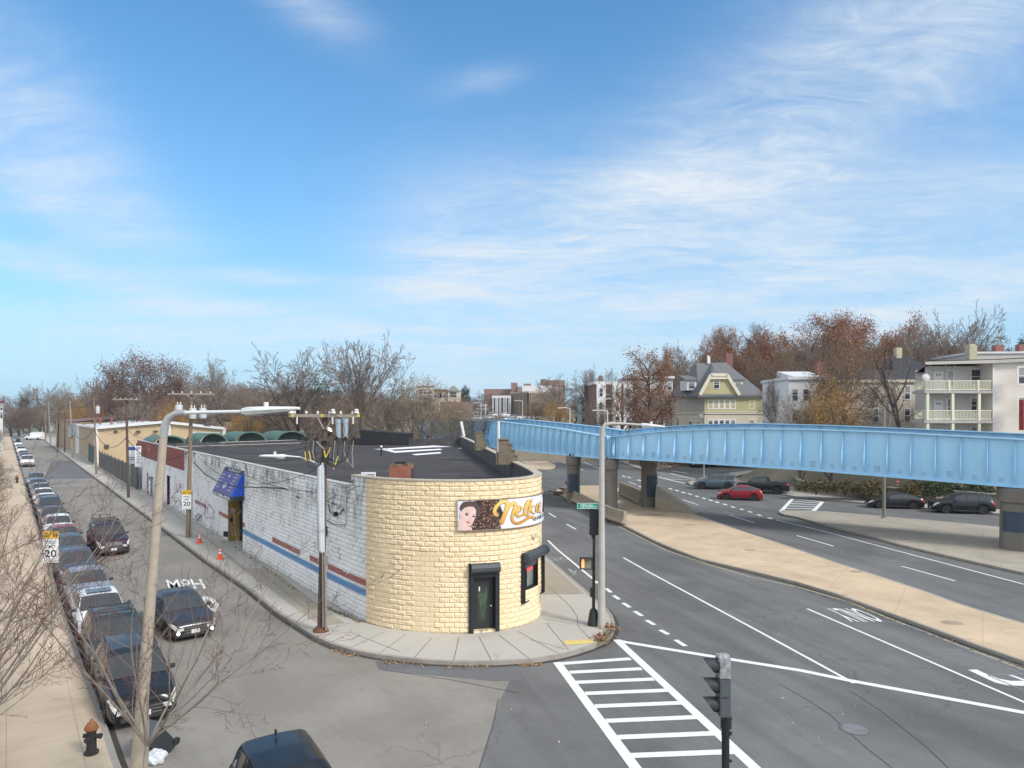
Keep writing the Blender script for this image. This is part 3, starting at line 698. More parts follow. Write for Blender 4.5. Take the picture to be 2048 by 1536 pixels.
_n.links.new(mixc(_n, mth(_n, 'MULTIPLY', mth(_n, 'GREATER_THAN', _s.outputs[2], mth(_n, 'ADD', mth(_n, 'MULTIPLY', _o.outputs['Random'], .9), .3)), .8), (.04, .048, .058), (.34, .33, .31)), _b.inputs['Base Color']); _b.inputs['Roughness'].default_value = .08
WFR = M('window_frame_white', (.72, .72, .72), .6, var=.08)

shop = thing('corner_shop', 'single storey block shop with curved yellow front, long white side wall and black flat roof', 'building', (0, 0, 0))
HOLES = [(u_px(456), u_px(485.5), .13, 3.33), (u_px(941), u_px(994), .13, 2.53), (u_px(1050), u_px(1050) + 1.15, 1.53, 2.73), (u_px(334), u_px(340), .13, 2.9)]
SMOOTHZ = [(u_px(744), u_px(785), .93, 3.3), (u_px(823), u_px(878), .13, 3.1)]
LINTEL = [(u_px(730), u_px(800), 3.33, 3.53), (u_px(822), u_px(879), 3.13, 3.33)]
def wall_blocks(ua, ub, gap, rel, seed, course=.2, bl=.4, z0=.13):
    r = random.Random(seed); b = MB(); k = 0
    while True:
        z = z0 + k * course
        if z > 6.2: break
        iv = [(ua, ub)]
        for (h0, h1, a, c) in HOLES:
            if z + course * .5 > a and z + course * .5 < c:
                nv = []
                for (s, e) in iv:
                    if h1 <= s or h0 >= e: nv.append((s, e)); continue
                    if h0 > s: nv.append((s, h0))
                    if h1 < e: nv.append((h1, e))
                iv = nv
        for (s, e) in iv:
            u = s; first = True
            while u < e - 1e-3:
                w_ = bl * (.5 if (first and k % 2) else 1); first = False
                v_ = min(e, u + w_)
                if v_ - u < .06: break
                um = (u + v_) / 2; zt = min(z + course, ztop(um))
                if zt - z < .05: u = v_; continue
                q = rel
                flat = any(a <= um <= c and d <= z + .1 <= f for a, c, d, f in SMOOTHZ) or any(a <= um <= c and d <= z + .1 <= f for a, c, d, f in LINTEL)
                g = gap; iu, iz = .05, .045
                if flat: q = rel * .3
                base = [(u + g, z + g), (v_ - g, z + g), (v_ - g, zt - g), (u + g, zt - g)]
                ins = [(u + iu, z + iz), (v_ - iu, z + iz), (v_ - iu, zt - iz), (u + iu, zt - iz)]
                dp = [r.uniform(.3, 1.3) * q for _ in range(4)]
                pb = [wp(*x) for x in base]; pi = [wp(x[0], x[1], d) for x, d in zip(ins, dp)]
                fs = [(0, 1, 5, 4), (1, 2, 6, 5), (2, 3, 7, 6), (3, 0, 4, 7)] + ([(4, 5, 6), (4, 6, 7)] if r.random() < .6 else [(4, 5, 7), (5, 6, 7)])
                b.add(pb + pi, fs, 0, base + ins)
                b.add([wp(u, z, -.012), wp(v_, z, -.012), wp(v_, zt, -.012), wp(u, zt, -.012)], [(0, 1, 2, 3)], 1, [(u, z), (v_, z), (v_, zt), (u, zt)])
                u = v_
        k += 1
    return b
wall_blocks(0, uY, .006, .028, 1).build('side_wall', [MWH, MORW], shop)
wall_blocks(uY, uR + .6, .003, .034, 2).build('curved_wall', [MYE, MORT], shop)
b_ = MB()
for (a, c) in ((uR + .6, uR + 8), (uR + 8, UT - 20), (UT - 20, UT)):
    for k in range(6):
        s, e = a + (c - a) * k / 6, a + (c - a) * (k + 1) / 6
        b_.quad(wp(s, 0), wp(e, 0), wp(e, 6.1), wp(s, 6.1), 0, [(s, 0), (e, 0), (e, 6.1), (s, 6.1)])
b_.build('street_wall', [MYE], shop)
cA, cB = wp(0, 0), wp(UT, 0)
b_ = MB()
def backz(t): return 5.3 if t < .42 else (5.55 if t < .62 else 5.9)
for k in range(24):
    t0, t1 = k / 24, (k + 1) / 24; a, c = cA.lerp(cB, t0), cA.lerp(cB, t1); zt = backz((t0 + t1) / 2)
    b_.prism([(a.x, a.y), (c.x, c.y), (c.x, c.y - .35), (a.x, a.y - .35)], 0 if k % 2 == 0 else .001, zt)
b_.build('rear_wall', [TARD], shop)
ZR = 5.15
def coping(ua, ub, step, m, name, hh=.09, over=.05, th=.34, dz=0.):
    b = MB(); u = ua
    while u < ub - .01:
        e = min(ub, u + step); z = ztop((u + e) / 2) + dz
        a0, a1, b0, b1 = wp(u, z, over), wp(e, z, over), wp(u, z, -th), wp(e, z, -th); up_ = V((0, 0, hh))
        b.add([a0, a1, b1, b0, a0 + up_, a1 + up_, b1 + up_, b0 + up_], [(0, 1, 5, 4), (1, 2, 6, 5), (2, 3, 7, 6), (3, 0, 4, 7), (4, 5, 6, 7), (3, 2, 1, 0)], 0)
        u = e
    b.build(name, m, shop)
coping(0, uSTEP - .01, .8, COPW, 'coping', .07, .03, .3)
coping(uSTEP, uR, .5, [M('coping_tile', (.52, .46, .36), .85, var=.3, scale=2, fine=.3, bump=.02)], 'coping', .06, .05, .32)
coping(uR, UT, 1.2, COPG, 'coping', .08, .04, .42)
b_ = MB(); u = 0
while u < UT - .02:
    e = min(UT, u + (.6 if uSTEP - 2 < u < uR + 3 else 2.)); z = ztop((u + e) / 2)
    b_.quad(wp(u, ZR - .1, -.28), wp(e, ZR - .1, -.28), wp(e, z, -.28), wp(u, z, -.28), 0); u = e
b_.build('parapet_lining', TARD, shop)
poly = []; u = .5
while u < UT - .4:
    q = wp(u, 0, -.25); poly.append((q.x, q.y)); u += (.6 if uSTEP - 2 < u < uR + 3 else 3.)
poly += [(cB.x - .4, cB.y - .3), (cA.x + .5, cA.y - .3)]
b_ = MB(); b_.sheet(poly, ZR); b_.build('flat_roof', ROOF, shop)
SNOW = M('roof_coating_white', (.80, .81, .83), .8, var=.12)
b_ = MB()
def rp(pts, z): return [tuple(G(x, y, z)[:2]) for x, y in pts]
for pts in ([(747, 898.5), (868, 891), (904, 893.5), (868, 894.5), (775, 899.5)], [(766, 899.8), (790, 905.5), (885, 899.5), (880, 897.5), (790, 902), (775, 898)], [(823, 908.5), (832, 910.5), (883, 906.5), (880, 904)], [(914, 896), (925, 896), (921, 897.5)],
            [(518, 909.5), (560, 908.5), (590, 912), (560, 911)], [(600, 888), (640, 884.2), (690, 885), (680, 887), (625, 888)], [(780, 884), (825, 881.3), (892, 879), (885, 881), (800, 884.5)]):
    b_.sheet(rp(pts, ZR + .01), ZR + .012)
b_.build('roof_coating', SNOW, shop)
b_ = MB()
for y0, y1 in ((895, 893), (889.5, 887)):
    b_.bar(G(350, y0, 5.3), G(600 if y0 > 890 else 640, y0 - 8, 5.3), .3, .3)
b_.bar(G(593, 885, 5.2), G(760, 882, 5.2), .35, .45)
b_.build('roof_curb', [TARD], shop)
b_ = MB(); b_.bar(G(350, 893.5, 5.45), G(600, 885.5, 5.45), .32, .03); b_.bar(G(440, 884.6, 5.5), G(593, 879.8, 5.5), .3, .04); b_.build('roof_flashing', COPW, shop)
# raised black bulkhead far back on the roof
b_ = MB(); a, c = P(722, 873, 83), P(815, 874, 83)
b_.prism([(a.x, 83), (c.x, 83.4), (c.x, 88), (a.x - 1, 88)], 5.2, [6.9, 6.45, 6.45, 6.9]); b_.build('roof_bulkhead', [M('tar_black', (.012, .012, .013), .6, var=.5, scale=1)], shop)
# two stepped parapet stubs on the street side
for (x0, x1, yt, yb, lab) in ((952, 973, 862, 897, None), (997, 1035, 875, 924, None)):
    Y = 2.67 * 1420 / (yb - 828); a = P(x0, yb, Y); c = P(x1, yb, Y)
    b_ = MB(); wd = c.x - a.x; z0 = 6.0; ht = (yb - yt) * Y / 1420
    for k, (f0, f1, hz) in enumerate(((0., .55, 1.), (.55, .72, .82), (.72, .86, .56), (.86, 1.0, .34))):
        b_.box((a.x + wd * (f0 + f1) / 2, Y + .002 * k, z0 + ht * hz / 2), (wd * (f1 - f0), .62, ht * hz))
        b_.box((a.x + wd * (f0 + f1) / 2 + .02, Y, z0 + ht * hz + .035), (wd * (f1 - f0) + .05, .72, .07))
    b_.box((a.x - wd * .06, Y, z0 + ht * .25), (wd * .14, .5, ht * .5))
    b_.build('parapet_stub', M('weathered_stone', (.25, .20, .145), .95, var=.5, scale=3, fine=.4, bump=.05), shop)
b_ = MB(); b_.tube([P(928, 873, 80), P(922, 843, 80)], .16, 8); b_.tube([P(997, 916, 44), P(997, 842, 44)], .09, 8)
b_.build('white_post', M('white_paint_metal', (.66, .66, .64), .5, var=.15), shop)

# front door with roller shutter
def frame_pts(ua, ub, off): return wp(ua, 0, off), wp(ub, 0, off)
uA, uB = u_px(941), u_px(994)
pA, pB = wp(uA, 0), wp(uB, 0); dx = (pB - pA).normalized(); nn_ = V((dx.y, -dx.x, 0))
def lp(s, z, o): return pA + dx * s + nn_ * o + V((0, 0, z))
Wd = (pB - pA).length
def lbox(b, s0, s1, z0, z1, o0, o1, mi=0):
    b.add([lp(s, z, o) for z in (z0, z1) for (s, o) in ((s0, o0), (s1, o0), (s1, o1), (s0, o1))], [(0, 3, 2, 1), (4, 5, 6, 7), (0, 1, 5, 4), (1, 2, 6, 5), (2, 3, 7, 6), (3, 0, 4, 7)], mi)
b_ = MB(); lbox(b_, -.02, Wd + .02, .13, 2.6, -.30, -.24); lbox(b_, -.02, .10, .13, 2.5, -.24, .12); lbox(b_, Wd - .1, Wd + .02, .13, 2.5, -.24, .12); lbox(b_, .10, Wd - .1, 2.32, 2.55, -.24, .10)
b_.build('door_frame', BLK, shop)
b_ = MB(); lbox(b_, .10, Wd - .10, .13, .21, -.24, .08); b_.build('threshold', MYE, shop)
b_ = MB(); lbox(b_, .12, .34, .22, 2.26, -.2, -.15); lbox(b_, Wd - .36, Wd - .12, .22, 2.26, -.2, -.15); lbox(b_, .34, Wd - .36, .22, .52, -.2, -.15); lbox(b_, .34, Wd - .36, 1.98, 2.26, -.2, -.15)
dr = b_.build('door', M('door_black', (.028, .028, .032), .4, var=.2), shop)
b_ = MB(); lbox(b_, .34, Wd - .36, .52, 1.98, -.19, -.17); b_.build('pane', M('door_glass', (.03, .035, .035), .1, spec=.8), dr)
b_ = MB(); c = lp(Wd - .23, 1.12, -.11); b_.lathe([(.0, -.04), (.035, -.03), (.035, .02), (.0, .03)], c, 10, axis='Y'); b_.build('handle', M('chrome', (.7, .7, .7), .25, metal=1), dr)
b_ = MB(); rr = random.Random(4)
for k in range(8):
    s0 = .50 + rr.uniform(-.03, .06); s1 = s0 + rr.uniform(-.14, .28); t = rr.uniform(.9, 1.35)
    pts = [lp(s0, .56, -.163), lp((s0 * .6 + s1 * .4), .56 + t * .5, -.163), lp(s1, .56 + t, -.163)]; b_.tube(pts, [.01, .012, .006], 4)
    for j in range(9):
        f = .45 + j * .06; p = pts[1].lerp(pts[2], (f - .4) / .6) if f > .4 else pts[0]
        for sg in (-1, 1):
            q = p + dx * sg * .07 + V((0, 0, .09)); b_.add([p, p.lerp(q, .5) + V((0, 0, .015)), q, p.lerp(q, .5) - V((0, 0, .015))], [(0, 1, 2, 3)])
b_.build('palm_picture', leafmat('palm_green', (.04, .10, .055), (.13, .20, .12)), dr)
b_ = MB(); lbox(b_, .37, .42, 1.72, 1.9, -.165, -.160); b_.build('notice', M('paper_white', (.75, .74, .72), .8), dr)
def shutter_box(p0, p1, n, zb, name='shutter_box', h=.36, d=.34):
    b = MB(); prof = [(0, 0), (d * .75, 0), (d, h * .25), (d, h * .6), (d * .78, h * .92), (d * .4, h * 1.05), (0, h * .95)]
    vs = [p + n * o + V((0, 0, zb + z)) for p in (p0, p1) for o, z in prof]; k = len(prof)
    b.add(vs, [(i, (i + 1) % k, k + (i + 1) % k, k + i) for i in range(k)] + [tuple(range(k - 1, -1, -1)), tuple(range(k, 2 * k))])
    return b.build(name, SHUT, shop)
shutter_box(lp(-.02, 0, .0), lp(Wd + .06, 0, .0), nn_, 2.52)
b_ = MB(); lbox(b_, -.08, -.03, .13, 2.9, .0, .1); lbox(b_, Wd + .03, Wd + .07, .13, 2.55, .0, .1); b_.build('shutter_rail', BLK, shop)
# window with roller shutter and neon sign
u0 = u_px(1041); u1 = u0 + 2.15
pA, pB = wp(u0, 0, .05), wp(u1, 0, .05); dx = (pB - pA).normalized(); nn_ = V((dx.y, -dx.x, 0)); Wd = (pB - pA).length
b_ = MB()
for (s0, s1, z0, z1) in ((-.03, .02, 1.05, 3.0), (.08, .12, 1.05, 3.0), (Wd - .12, Wd - .08, 1.05, 2.9), (Wd - .02, Wd + .03, 1.05, 2.9), (-.03, Wd + .03, 1.05, 1.09), (-.03, Wd + .03, 2.95, 3.0)): lbox(b_, s0, s1, z0, z1, -.02, .12)
b_.build('shutter_rail', BLK, shop)
b_ = MB(); lbox(b_, .1, Wd - .1, 2.42, 2.75, .0, .06); b_.build('shutter_slats', SHUT, shop)
b_ = MB(); wa, wb = .42, Wd - .52
for (s0, s1, z0, z1) in ((wa, wa + .07, 1.45, 2.6), (wb - .14, wb, 1.45, 2.6), (wa + .07, wb - .14, 1.45, 1.56), (wa + .07, wb - .14, 2.5, 2.6)): lbox(b_, s0, s1, z0, z1, -.20, .02)
wf = b_.build('window', BLK, shop)
b_ = MB(); lbox(b_, wa + .07, wb - .14, 1.56, 2.5, -.16, -.13); b_.build('pane', M('shop_glass', (.30, .33, .30), .15, var=.5, scale=1.5), wf)
b_ = MB(); text_on(b_, 'OPEN', lp(wa + .12, 2.2, -.115), dx * (wb - wa - .4), V((0, 0, .20)), bold=.02); b_.build('neon_sign', M('neon_red', (.9, .05, .08), .5, emit=((1, .03, .06), 1.6)), wf)
shutter_box(lp(-.02, 0, .0), lp(Wd + .02, 0, .0), nn_, 2.74, h=.38, d=.36)
b_ = MB(); text_on(b_, 'SALON', lp(.75, 2.56, .065), dx * .8, V((0, 0, .09)))
b_.build('shutter_lettering', M('faded_white', (.4, .4, .4), .7), shop)
# black awning round the corner, on the street side
ua, ub = u_px(1084.5) + 2.0, u_px(1084.5) + 5.4
a, c = wp(ua, 0, .02), wp(ub, 0, .02); n_ = at(ua)[1]; n_ = V((n_.x, n_.y, 0))
b_ = MB(); pr = [(0, 4.25), (0, 2.75), (1.12, 2.75), (1.12, 3.05)]
vs = [p + n_ * o + V((0, 0, z)) for p in (a, c) for o, z in pr]
b_.add(vs, [(0, 1, 2, 3), (7, 6, 5, 4), (0, 3, 7, 4), (3, 2, 6, 7), (1, 5, 6, 2)]); b_.build('street_awning', BLKF, shop)
# flood lamp
b_ = MB(); q = wp(u_px(1066), 3.75, .08); b_.box(q, (.08, .08, .12)); b_.lathe([(0, -.05), (.06, -.04), (.08, .05), (0, .06)], q + V((.1, -.1, -.02)), 10, axis='Y'); b_.lathe([(0, -.05), (.06, -.04), (.08, .05), (0, .06)], q + V((-.06, -.12, -.04)), 10, axis='Y'); b_.build('flood_lamp', M('lamp_cream', (.7, .62, .5), .5), shop)

# ---- the curved banner: artwork laid along the wall's arc in real metres
OFF = .13
def bu(bx): return u_px(900 + bx / 9.752, OFF)
BU = {}
U0 = bu(145); Uend = u_px(1084.5) + 1.6
_n = [(k * .05) for k in range(0, 160)]
def bx_to_u(bx):
    px = 900 + bx / 9.752; lo = U0 - .3; prev = None
    u = lo
    while u < Uend:
        p, n = at(u); q = p + n * OFF; x = CX + F * q.x / q.y
        if prev is not None and x >= px: return u - .02 * (x - px) / max(1e-6, x - prev)
        if prev is not None and x < prev - 1e-5: return u
        prev = x; u += .02
    return Uend
TBX = [(b, bx_to_u(b)) for b in list(range(100, 1800, 50)) + [1800, 1815, 1828]]
def b2u(bx):
    for k in range(1, len(TBX)):
        if bx <= TBX[k][0]:
            (a, ua_), (c, uc_) = TBX[k - 1], TBX[k]; return ua_ + (uc_ - ua_) * (bx - a) / (c - a)
    return TBX[-1][1] + (bx - 1828) * .004
def b2z(bx, by):
    u = b2u(bx); p, n = at(u); q = p + n * OFF; return H - ((970 + by / 9.752) - HY) * q.y / F
def art(b, poly, off, mi=0, slab=.12):
    pts = [(b2u(x), b2z(x, y)) for x, y in poly]
    lo, hi = min(p[0] for p in pts), max(p[0] for p in pts); k0, k1 = math.floor(lo / slab), math.ceil(hi / slab)
    for k in range(k0, k1):
        q = pts
        for (lim, sg) in ((k * slab, 1), ((k + 1) * slab, -1)):
            nq = []
            for i in range(len(q)):
                a, c = q[i - 1], q[i]; ia, ic = (a[0] - lim) * sg >= 0, (c[0] - lim) * sg >= 0
                if ia != ic: t = (lim - a[0]) / (c[0] - a[0]); nq.append((lim, a[1] + t * (c[1] - a[1])))
                if ic: nq.append(c)
            q = nq
        if len(q) > 2:
            tri = geometry.tessellate_polygon([[V((x, y, 0)) for x, y in q]])
            if tri: b.add([wp(x, max(4.21, min(5.39, y)), off) for x, y in q], [t for t in tri], mi)
def stroke(b, pts, ws, off, mi=0):
    q = [V(p) for p in pts]
    for _ in range(2):
        n = [q[0]]; m = [ws[0]]
        for i in range(len(q) - 1): n += [q[i] * .75 + q[i + 1] * .25, q[i] * .25 + q[i + 1] * .75]; m += [ws[i] * .75 + ws[i + 1] * .25, ws[i] * .25 + ws[i + 1] * .75]
        n.append(q[-1]); m.append(ws[-1]); q, ws = n, m
    L = []
    for i, p in enumerate(q):
        d = (q[min(i + 1, len(q) - 1)] - q[max(0, i - 1)]).normalized(); s = V((-d.y, d.x)) * ws[i] / 2; L.append((p + s, p - s))
    for i in range(len(q) - 1): 
        vs = [L[i][0], L[i][1], L[i + 1][1], L[i + 1][0]]
        b.add([wp(b2u(x), b2z(x, y), off) for x, y in vs], [(0, 1, 2, 3)], mi)
    for e, w_ in ((q[0], ws[0]), (q[-1], ws[-1])):
        vs = [(e.x + math.cos(t * .785) * w_ / 2, e.y + math.sin(t * .785) * w_ / 2) for t in range(8)]
        b.add([wp(b2u(x), b2z(x, y), off) for x, y in vs], [tuple(range(8))], mi)
ban = thing('salon_banner', 'long curved white banner with a woman portrait and gold lettering', 'banner', wp(U0, 4.2, OFF))
def bb(b, name, mats): 
    o = b.build(name, mats, ban); o.matrix_parent_inverse = Matrix.Translation(-ban.location); return o
b_ = MB(); u = U0
while u < Uend - .01:
    e = min(Uend, u + .12)
    for (z0, z1, o) in ((4.2, 5.4, OFF - .01),): b_.quad(wp(u, z0, o), wp(e, z0, o), wp(e, z1, o), wp(u, z1, o))
    u = e
bb(b_, 'panel', M('banner_white', (.70, .71, .76), .45, var=.06))
b_ = MB(); u = U0
while u < Uend - .01:
    e = min(Uend, u + .12)
    for z in (4.185, 5.385):
        q = [wp(u, z, 0.03), wp(e, z, .03), wp(e, z, OFF + .004), wp(u, z, OFF + .004)]; up_ = V((0, 0, .03))
        b_.add(q + [p + up_ for p in q], [(0, 1, 5, 4), (2, 3, 7, 6), (4, 5, 6, 7), (3, 2, 1, 0)])
    u = e
b_.quad(wp(U0, 4.185, .03), wp(U0, 4.185, OFF + .004), wp(U0, 5.415, OFF + .004), wp(U0, 5.415, .03)); bb(b_, 'frame', M('banner_frame', (.30, .22, .17), .7, var=.5, scale=6))
b_ = MB(); art(b_, [(400, 330), (560, 300), (960, 283), (985, 420), (1040, 560), (960, 700), (1000, 850), (600, 872), (420, 882), (330, 820), (470, 650)], OFF + .002)
art(b_, [(1795, 110), (1840, 100), (1850, 520), (1800, 530), (1815, 300)], OFF + .002)
bb(b_, 'hair', M('print_hair', (.045, .022, .018), .5, var=.4, scale=8))
rr = random.Random(12); b_ = MB()
for k in range(230):
    x, y = rr.uniform(520, 985), rr.uniform(310, 860)
    if x < 620 and y < 420 and rr.random() < .5: continue
    if y > 500 and x < 1000: x = rr.uniform(440 + max(0, 650 - y) * .3, 975)
    a = rr.uniform(-1, 1.1); L = rr.uniform(20, 70); cv = rr.uniform(-25, 25)
    pts = [(x - L / 2 * math.cos(a), y - L / 2 * math.sin(a)), (x - cv * math.sin(a), y + cv * math.cos(a)), (x + L / 2 * math.cos(a), y + L / 2 * math.sin(a))]
    pts = [(p[0], max(300, min(862, p[1]))) for p in pts]
    stroke(b_, pts, [2, rr.uniform(6, 15), 2], OFF + .004 + k * 1e-5, rr.choice((0, 0, 1, 1, 2)))
bb(b_, 'curls', [M('curl_brown', (.17, .075, .045), .5), M('curl_copper', (.34, .18, .11), .5), M('curl_light', (.62, .46, .36), .5)])
b_ = MB(); art(b_, [(185, 470), (200, 400), (260, 330), (400, 312), (520, 350), (590, 440), (580, 560), (510, 700), (400, 820), (400, 600), (300, 480), (230, 530)], OFF + .008)
bb(b_, 'hair', M('print_hair_dark', (.10, .065, .065), .5, var=.4, scale=9))
b_ = MB(); art(b_, [(190, 620), (225, 660), (300, 740), (400, 800), (440, 880), (150, 888), (158, 800)], OFF + .009)
art(b_, [(192, 505), (215, 500), (222, 590), (200, 600), (186, 560)], OFF + .0095)
art(b_, [(212, 560), (232, 490), (290, 440), (380, 418), (455, 425), (505, 480), (508, 560), (492, 630), (455, 715), (400, 785), (345, 800), (280, 755), (225, 660)], OFF + .010)
bb(b_, 'face', M('print_skin', (.74, .53, .48), .5, var=.14, scale=5))
b_ = MB(); art(b_, [(290, 560), (330, 548), (362, 585), (335, 600), (300, 585)], OFF + .012); art(b_, [(430, 605), (462, 592), (490, 605), (478, 628), (440, 625)], OFF + .012)
stroke(b_, [(305, 540), (345, 530), (385, 562)], [4, 8, 3], OFF + .012); stroke(b_, [(440, 583), (470, 572), (500, 580)], [3, 7, 4], OFF + .012); stroke(b_, [(190, 600), (192, 640)], [6, 9], OFF + .012)
bb(b_, 'eyes', M('print_dark', (.06, .04, .05), .5))
b_ = MB(); art(b_, [(305, 712), (345, 705), (365, 715), (405, 735), (360, 758), (325, 740)], OFF + .012); bb(b_, 'lips', M('print_lips', (.60, .18, .20), .5))
b_ = MB(); stroke(b_, [(395, 610), (388, 660), (400, 690), (375, 692)], [3, 4, 7, 4], OFF + .012); art(b_, [(345, 800), (400, 785), (455, 715), (420, 830)], OFF + .0115); bb(b_, 'shading', M('print_blush', (.45, .27, .24), .5))
SC = [([(940, 588), (885, 575), (862, 510), (890, 430), (970, 350), (1060, 310), (1125, 335), (1120, 420), (1080, 540), (1035, 650), (1010, 735)], [20, 60, 66, 60, 56, 60, 66, 72, 76, 76, 70]),
      ([(1100, 590), (1130, 470), (1190, 380), (1250, 345), (1285, 390), (1255, 480), (1215, 590), (1205, 680), (1255, 745), (1340, 748), (1450, 690), (1550, 620), (1620, 625), (1645, 690)], [8, 26, 46, 60, 62, 58, 52, 46, 44, 46, 46, 44, 40, 6]),
      ([(1315, 545), (1375, 510), (1400, 440), (1360, 410), (1305, 460), (1288, 560), (1320, 620), (1390, 600), (1440, 540)], [14, 22, 30, 34, 44, 48, 42, 30, 14]),
      ([(1420, 590), (1480, 480), (1535, 360), (1528, 285), (1490, 370), (1450, 500), (1455, 590), (1510, 570)], [14, 24, 30, 34, 42, 42, 38, 14]),
      ([(1512, 590), (1548, 450), (1592, 285)], [36, 36, 28]), ([(1548, 500), (1600, 425), (1635, 405)], [18, 26, 22]), ([(1560, 478), (1592, 530), (1640, 560)], [24, 30, 14]),
      ([(1745, 365), (1705, 370), (1680, 430), (1675, 515), (1702, 525), (1732, 440)], [16, 22, 26, 28, 22, 14]), ([(1748, 350), (1732, 450), (1728, 530), (1765, 535)], [24, 26, 26, 8])]
bo, bg_ = MB(), MB()
for i, (pts, ws) in enumerate(SC):
    stroke(bo, pts, [x + 13 for x in ws], OFF + .014 + i * 3e-4, 0)
    stroke(bg_, pts, ws, OFF + .018 + i * 3e-4, 0)
text_on  # the small line under the name
bb(bo, 'lettering_outline', M('gold_outline', (.36, .22, .08), .5)); 
mg, ng, bgp, tcg = newmat('gold_print'); ogg = tcg.outputs['Object']
spg = ng.nodes.new('ShaderNodeSeparateXYZ'); ng.links.new(ogg, spg.inputs[0])
ng.links.new(mixc(ng, ramp(ng, spg.outputs[2], 4.35, 5.25), (.50, .22, .04), (.78, .52, .13)), bgp.inputs['Base Color']); bgp.inputs['Roughness'].default_value = .5
bb(bg_, 'lettering', mg)
b_ = MB(); ub_ = b2u(1662); vs, fs = text_mesh('HAIR SALON', bold=.01)
b_.add([wp(ub_ + v[0] * 1.75, b2z(1662, 692) + v[1] * .17 + .035 * v[0], OFF + .006) for v in vs], fs); bb(b_, 'lettering', M('print_black', (.05, .06, .09), .5))

# ---- side wall: doorway alcove, awning, meters, downpipe
hA, hB = HOLES[0][0], HOLES[0][1]
b_ = MB(); b_.quad(wp(hA, .0, .0), wp(hA, 0, -.75), wp(hA, 3.4, -.75), wp(hA, 3.4, 0)); al = b_.build('door_reveal', GOLD, shop)
b_ = MB(); b_.quad(wp(hA, .0, -.75), wp(hB, 0, -.75), wp(hB, 3.4, -.75), wp(hA, 3.4, -.75)); b_.quad(wp(hB, 0, 0), wp(hB, 0, -.75), wp(hB, 3.4, -.75), wp(hB, 3.4, 0)); b_.quad(wp(hA, 3.33, 0), wp(hB, 3.33, 0), wp(hB, 3.33, -.75), wp(hA, 3.33, -.75)); b_.build('side_door', DARK, shop)
b_ = MB(); b_.quad(wp(hA + .012, 1.45, -.12), wp(hA + .012, 1.45, -.34), wp(hA + .012, 1.75, -.34), wp(hA + .012, 1.75, -.12)); b_.build('reveal_vent', DARK, shop)
b_ = MB(); b_.quad(wp(hA + .012, 2.05, -.12), wp(hA + .012, 2.05, -.42), wp(hA + .012, 2.35, -.42), wp(hA + .012, 2.35, -.12)); 
for k, (a, z) in enumerate(((-.2, 1.15), (-.42, 1.1), (-.3, .95), (-.25, .75), (-.4, .8))):
    pts = [wp(hA + .02, z + .12 * math.sin(t), a + .1 * math.cos(t)) for t in [i * .8 for i in range(8)]]; b_.tube(pts, .012, 4)
b_.build('reveal_notice', M('chalk_grey', (.42, .40, .36), .8), shop)
h2 = HOLES[3]; b_ = MB(); b_.quad(wp(h2[0], 0, -.2), wp(h2[1], 0, -.2), wp(h2[1], 2.95, -.2), wp(h2[0], 2.95, -.2)); b_.quad(wp(h2[0], 0, 0), wp(h2[0], 0, -.2), wp(h2[0], 2.95, -.2), wp(h2[0], 2.95, 0)); b_.quad(wp(h2[1], 0, 0), wp(h2[1], 0, -.2), wp(h2[1], 2.95, -.2), wp(h2[1], 2.95, 0)); b_.build('side_door', [M('door_dark_red', (.10, .03, .03), .7, var=.6, scale=1)], shop)
ua, ub = u_px(452), u_px(489); n2 = at((ua + ub) / 2)[1]; n2 = V((n2.x, n2.y, 0))
aw = thing('blue_awning', 'blue and violet shed awning with white phone number lettering over the side wall doorway', 'awning', wp(ua, 3.3))
T0, T1 = wp(ua, 5.2, .03), wp(ub, 5.2, .03); B0, B1 = wp(ua, 3.62, .03) + n2 * .82, wp(ub, 3.62, .03) + n2 * .82
def loc_(b, name, m): o = b.build(name, m, aw); o.matrix_parent_inverse = Matrix.Translation(-aw.location); return o
b_ = MB(); b_.quad(B0, B1, T1, T0); loc_(b_, 'slope_panel', M('awning_violet', (.115, .115, .30), .7, var=.15, scale=2))
lo = V((0, 0, -.28)); k0, k1 = wp(ua, 3.62, .03), wp(ub, 3.62, .03)
b_ = MB(); b_.add([T1, B1, k1], [(0, 1, 2)]); b_.add([T0, B0, k0], [(0, 1, 2)]); loc_(b_, 'side_cheek', M('awning_blue', (.012, .10, .62), .7, var=.1))
b_ = MB(); b_.quad(B0, B1, B1 + lo, B0 + lo); b_.quad(B1, k1, k1 + lo, B1 + lo); b_.quad(B0, k0, k0 + lo, B0 + lo)
sn = (B1 - B0).cross(T0 - B0).normalized(); sn = -sn if sn.dot(n2) < 0 else sn
e_ = sn * .006; S = lambda s, t: B0 + (B1 - B0) * s + (T0 - B0) * t + e_
b_.quad(S(0, .84), S(1, .84), S(1, 1), S(0, 1)); loc_(b_, 'valance', M('awning_dark', (.045, .05, .065), .7, var=.2))
b_ = MB(); e2 = sn * .012
text_on(b_, '15 CEYLON ST', S(.25, .875) + e2, (B1 - B0) * .62, (T0 - B0) * .09, bold=.03)
text_on(b_, '617-808-4033', B0 + lo * .9 + n2 * .01 + (B1 - B0) * .05, (B1 - B0) * .9, V((0, 0, .22)), bold=.04)
loc_(b_, 'lettering', M('awning_letter', (.75, .76, .8), .6))
b_ = MB(); rr = random.Random(3)
for s0, rows in ((.06, 5), (.72, 6)):
    for k in range(rows):
        t = .16 + k * .125; w1 = rr.uniform(.14, .2)
        for j in range(3): b_.quad(S(s0 + j * .055, t) + e2, S(s0 + j * .055 + .042, t) + e2, S(s0 + j * .055 + .042, t + .045) + e2, S(s0 + j * .055, t + .045) + e2)
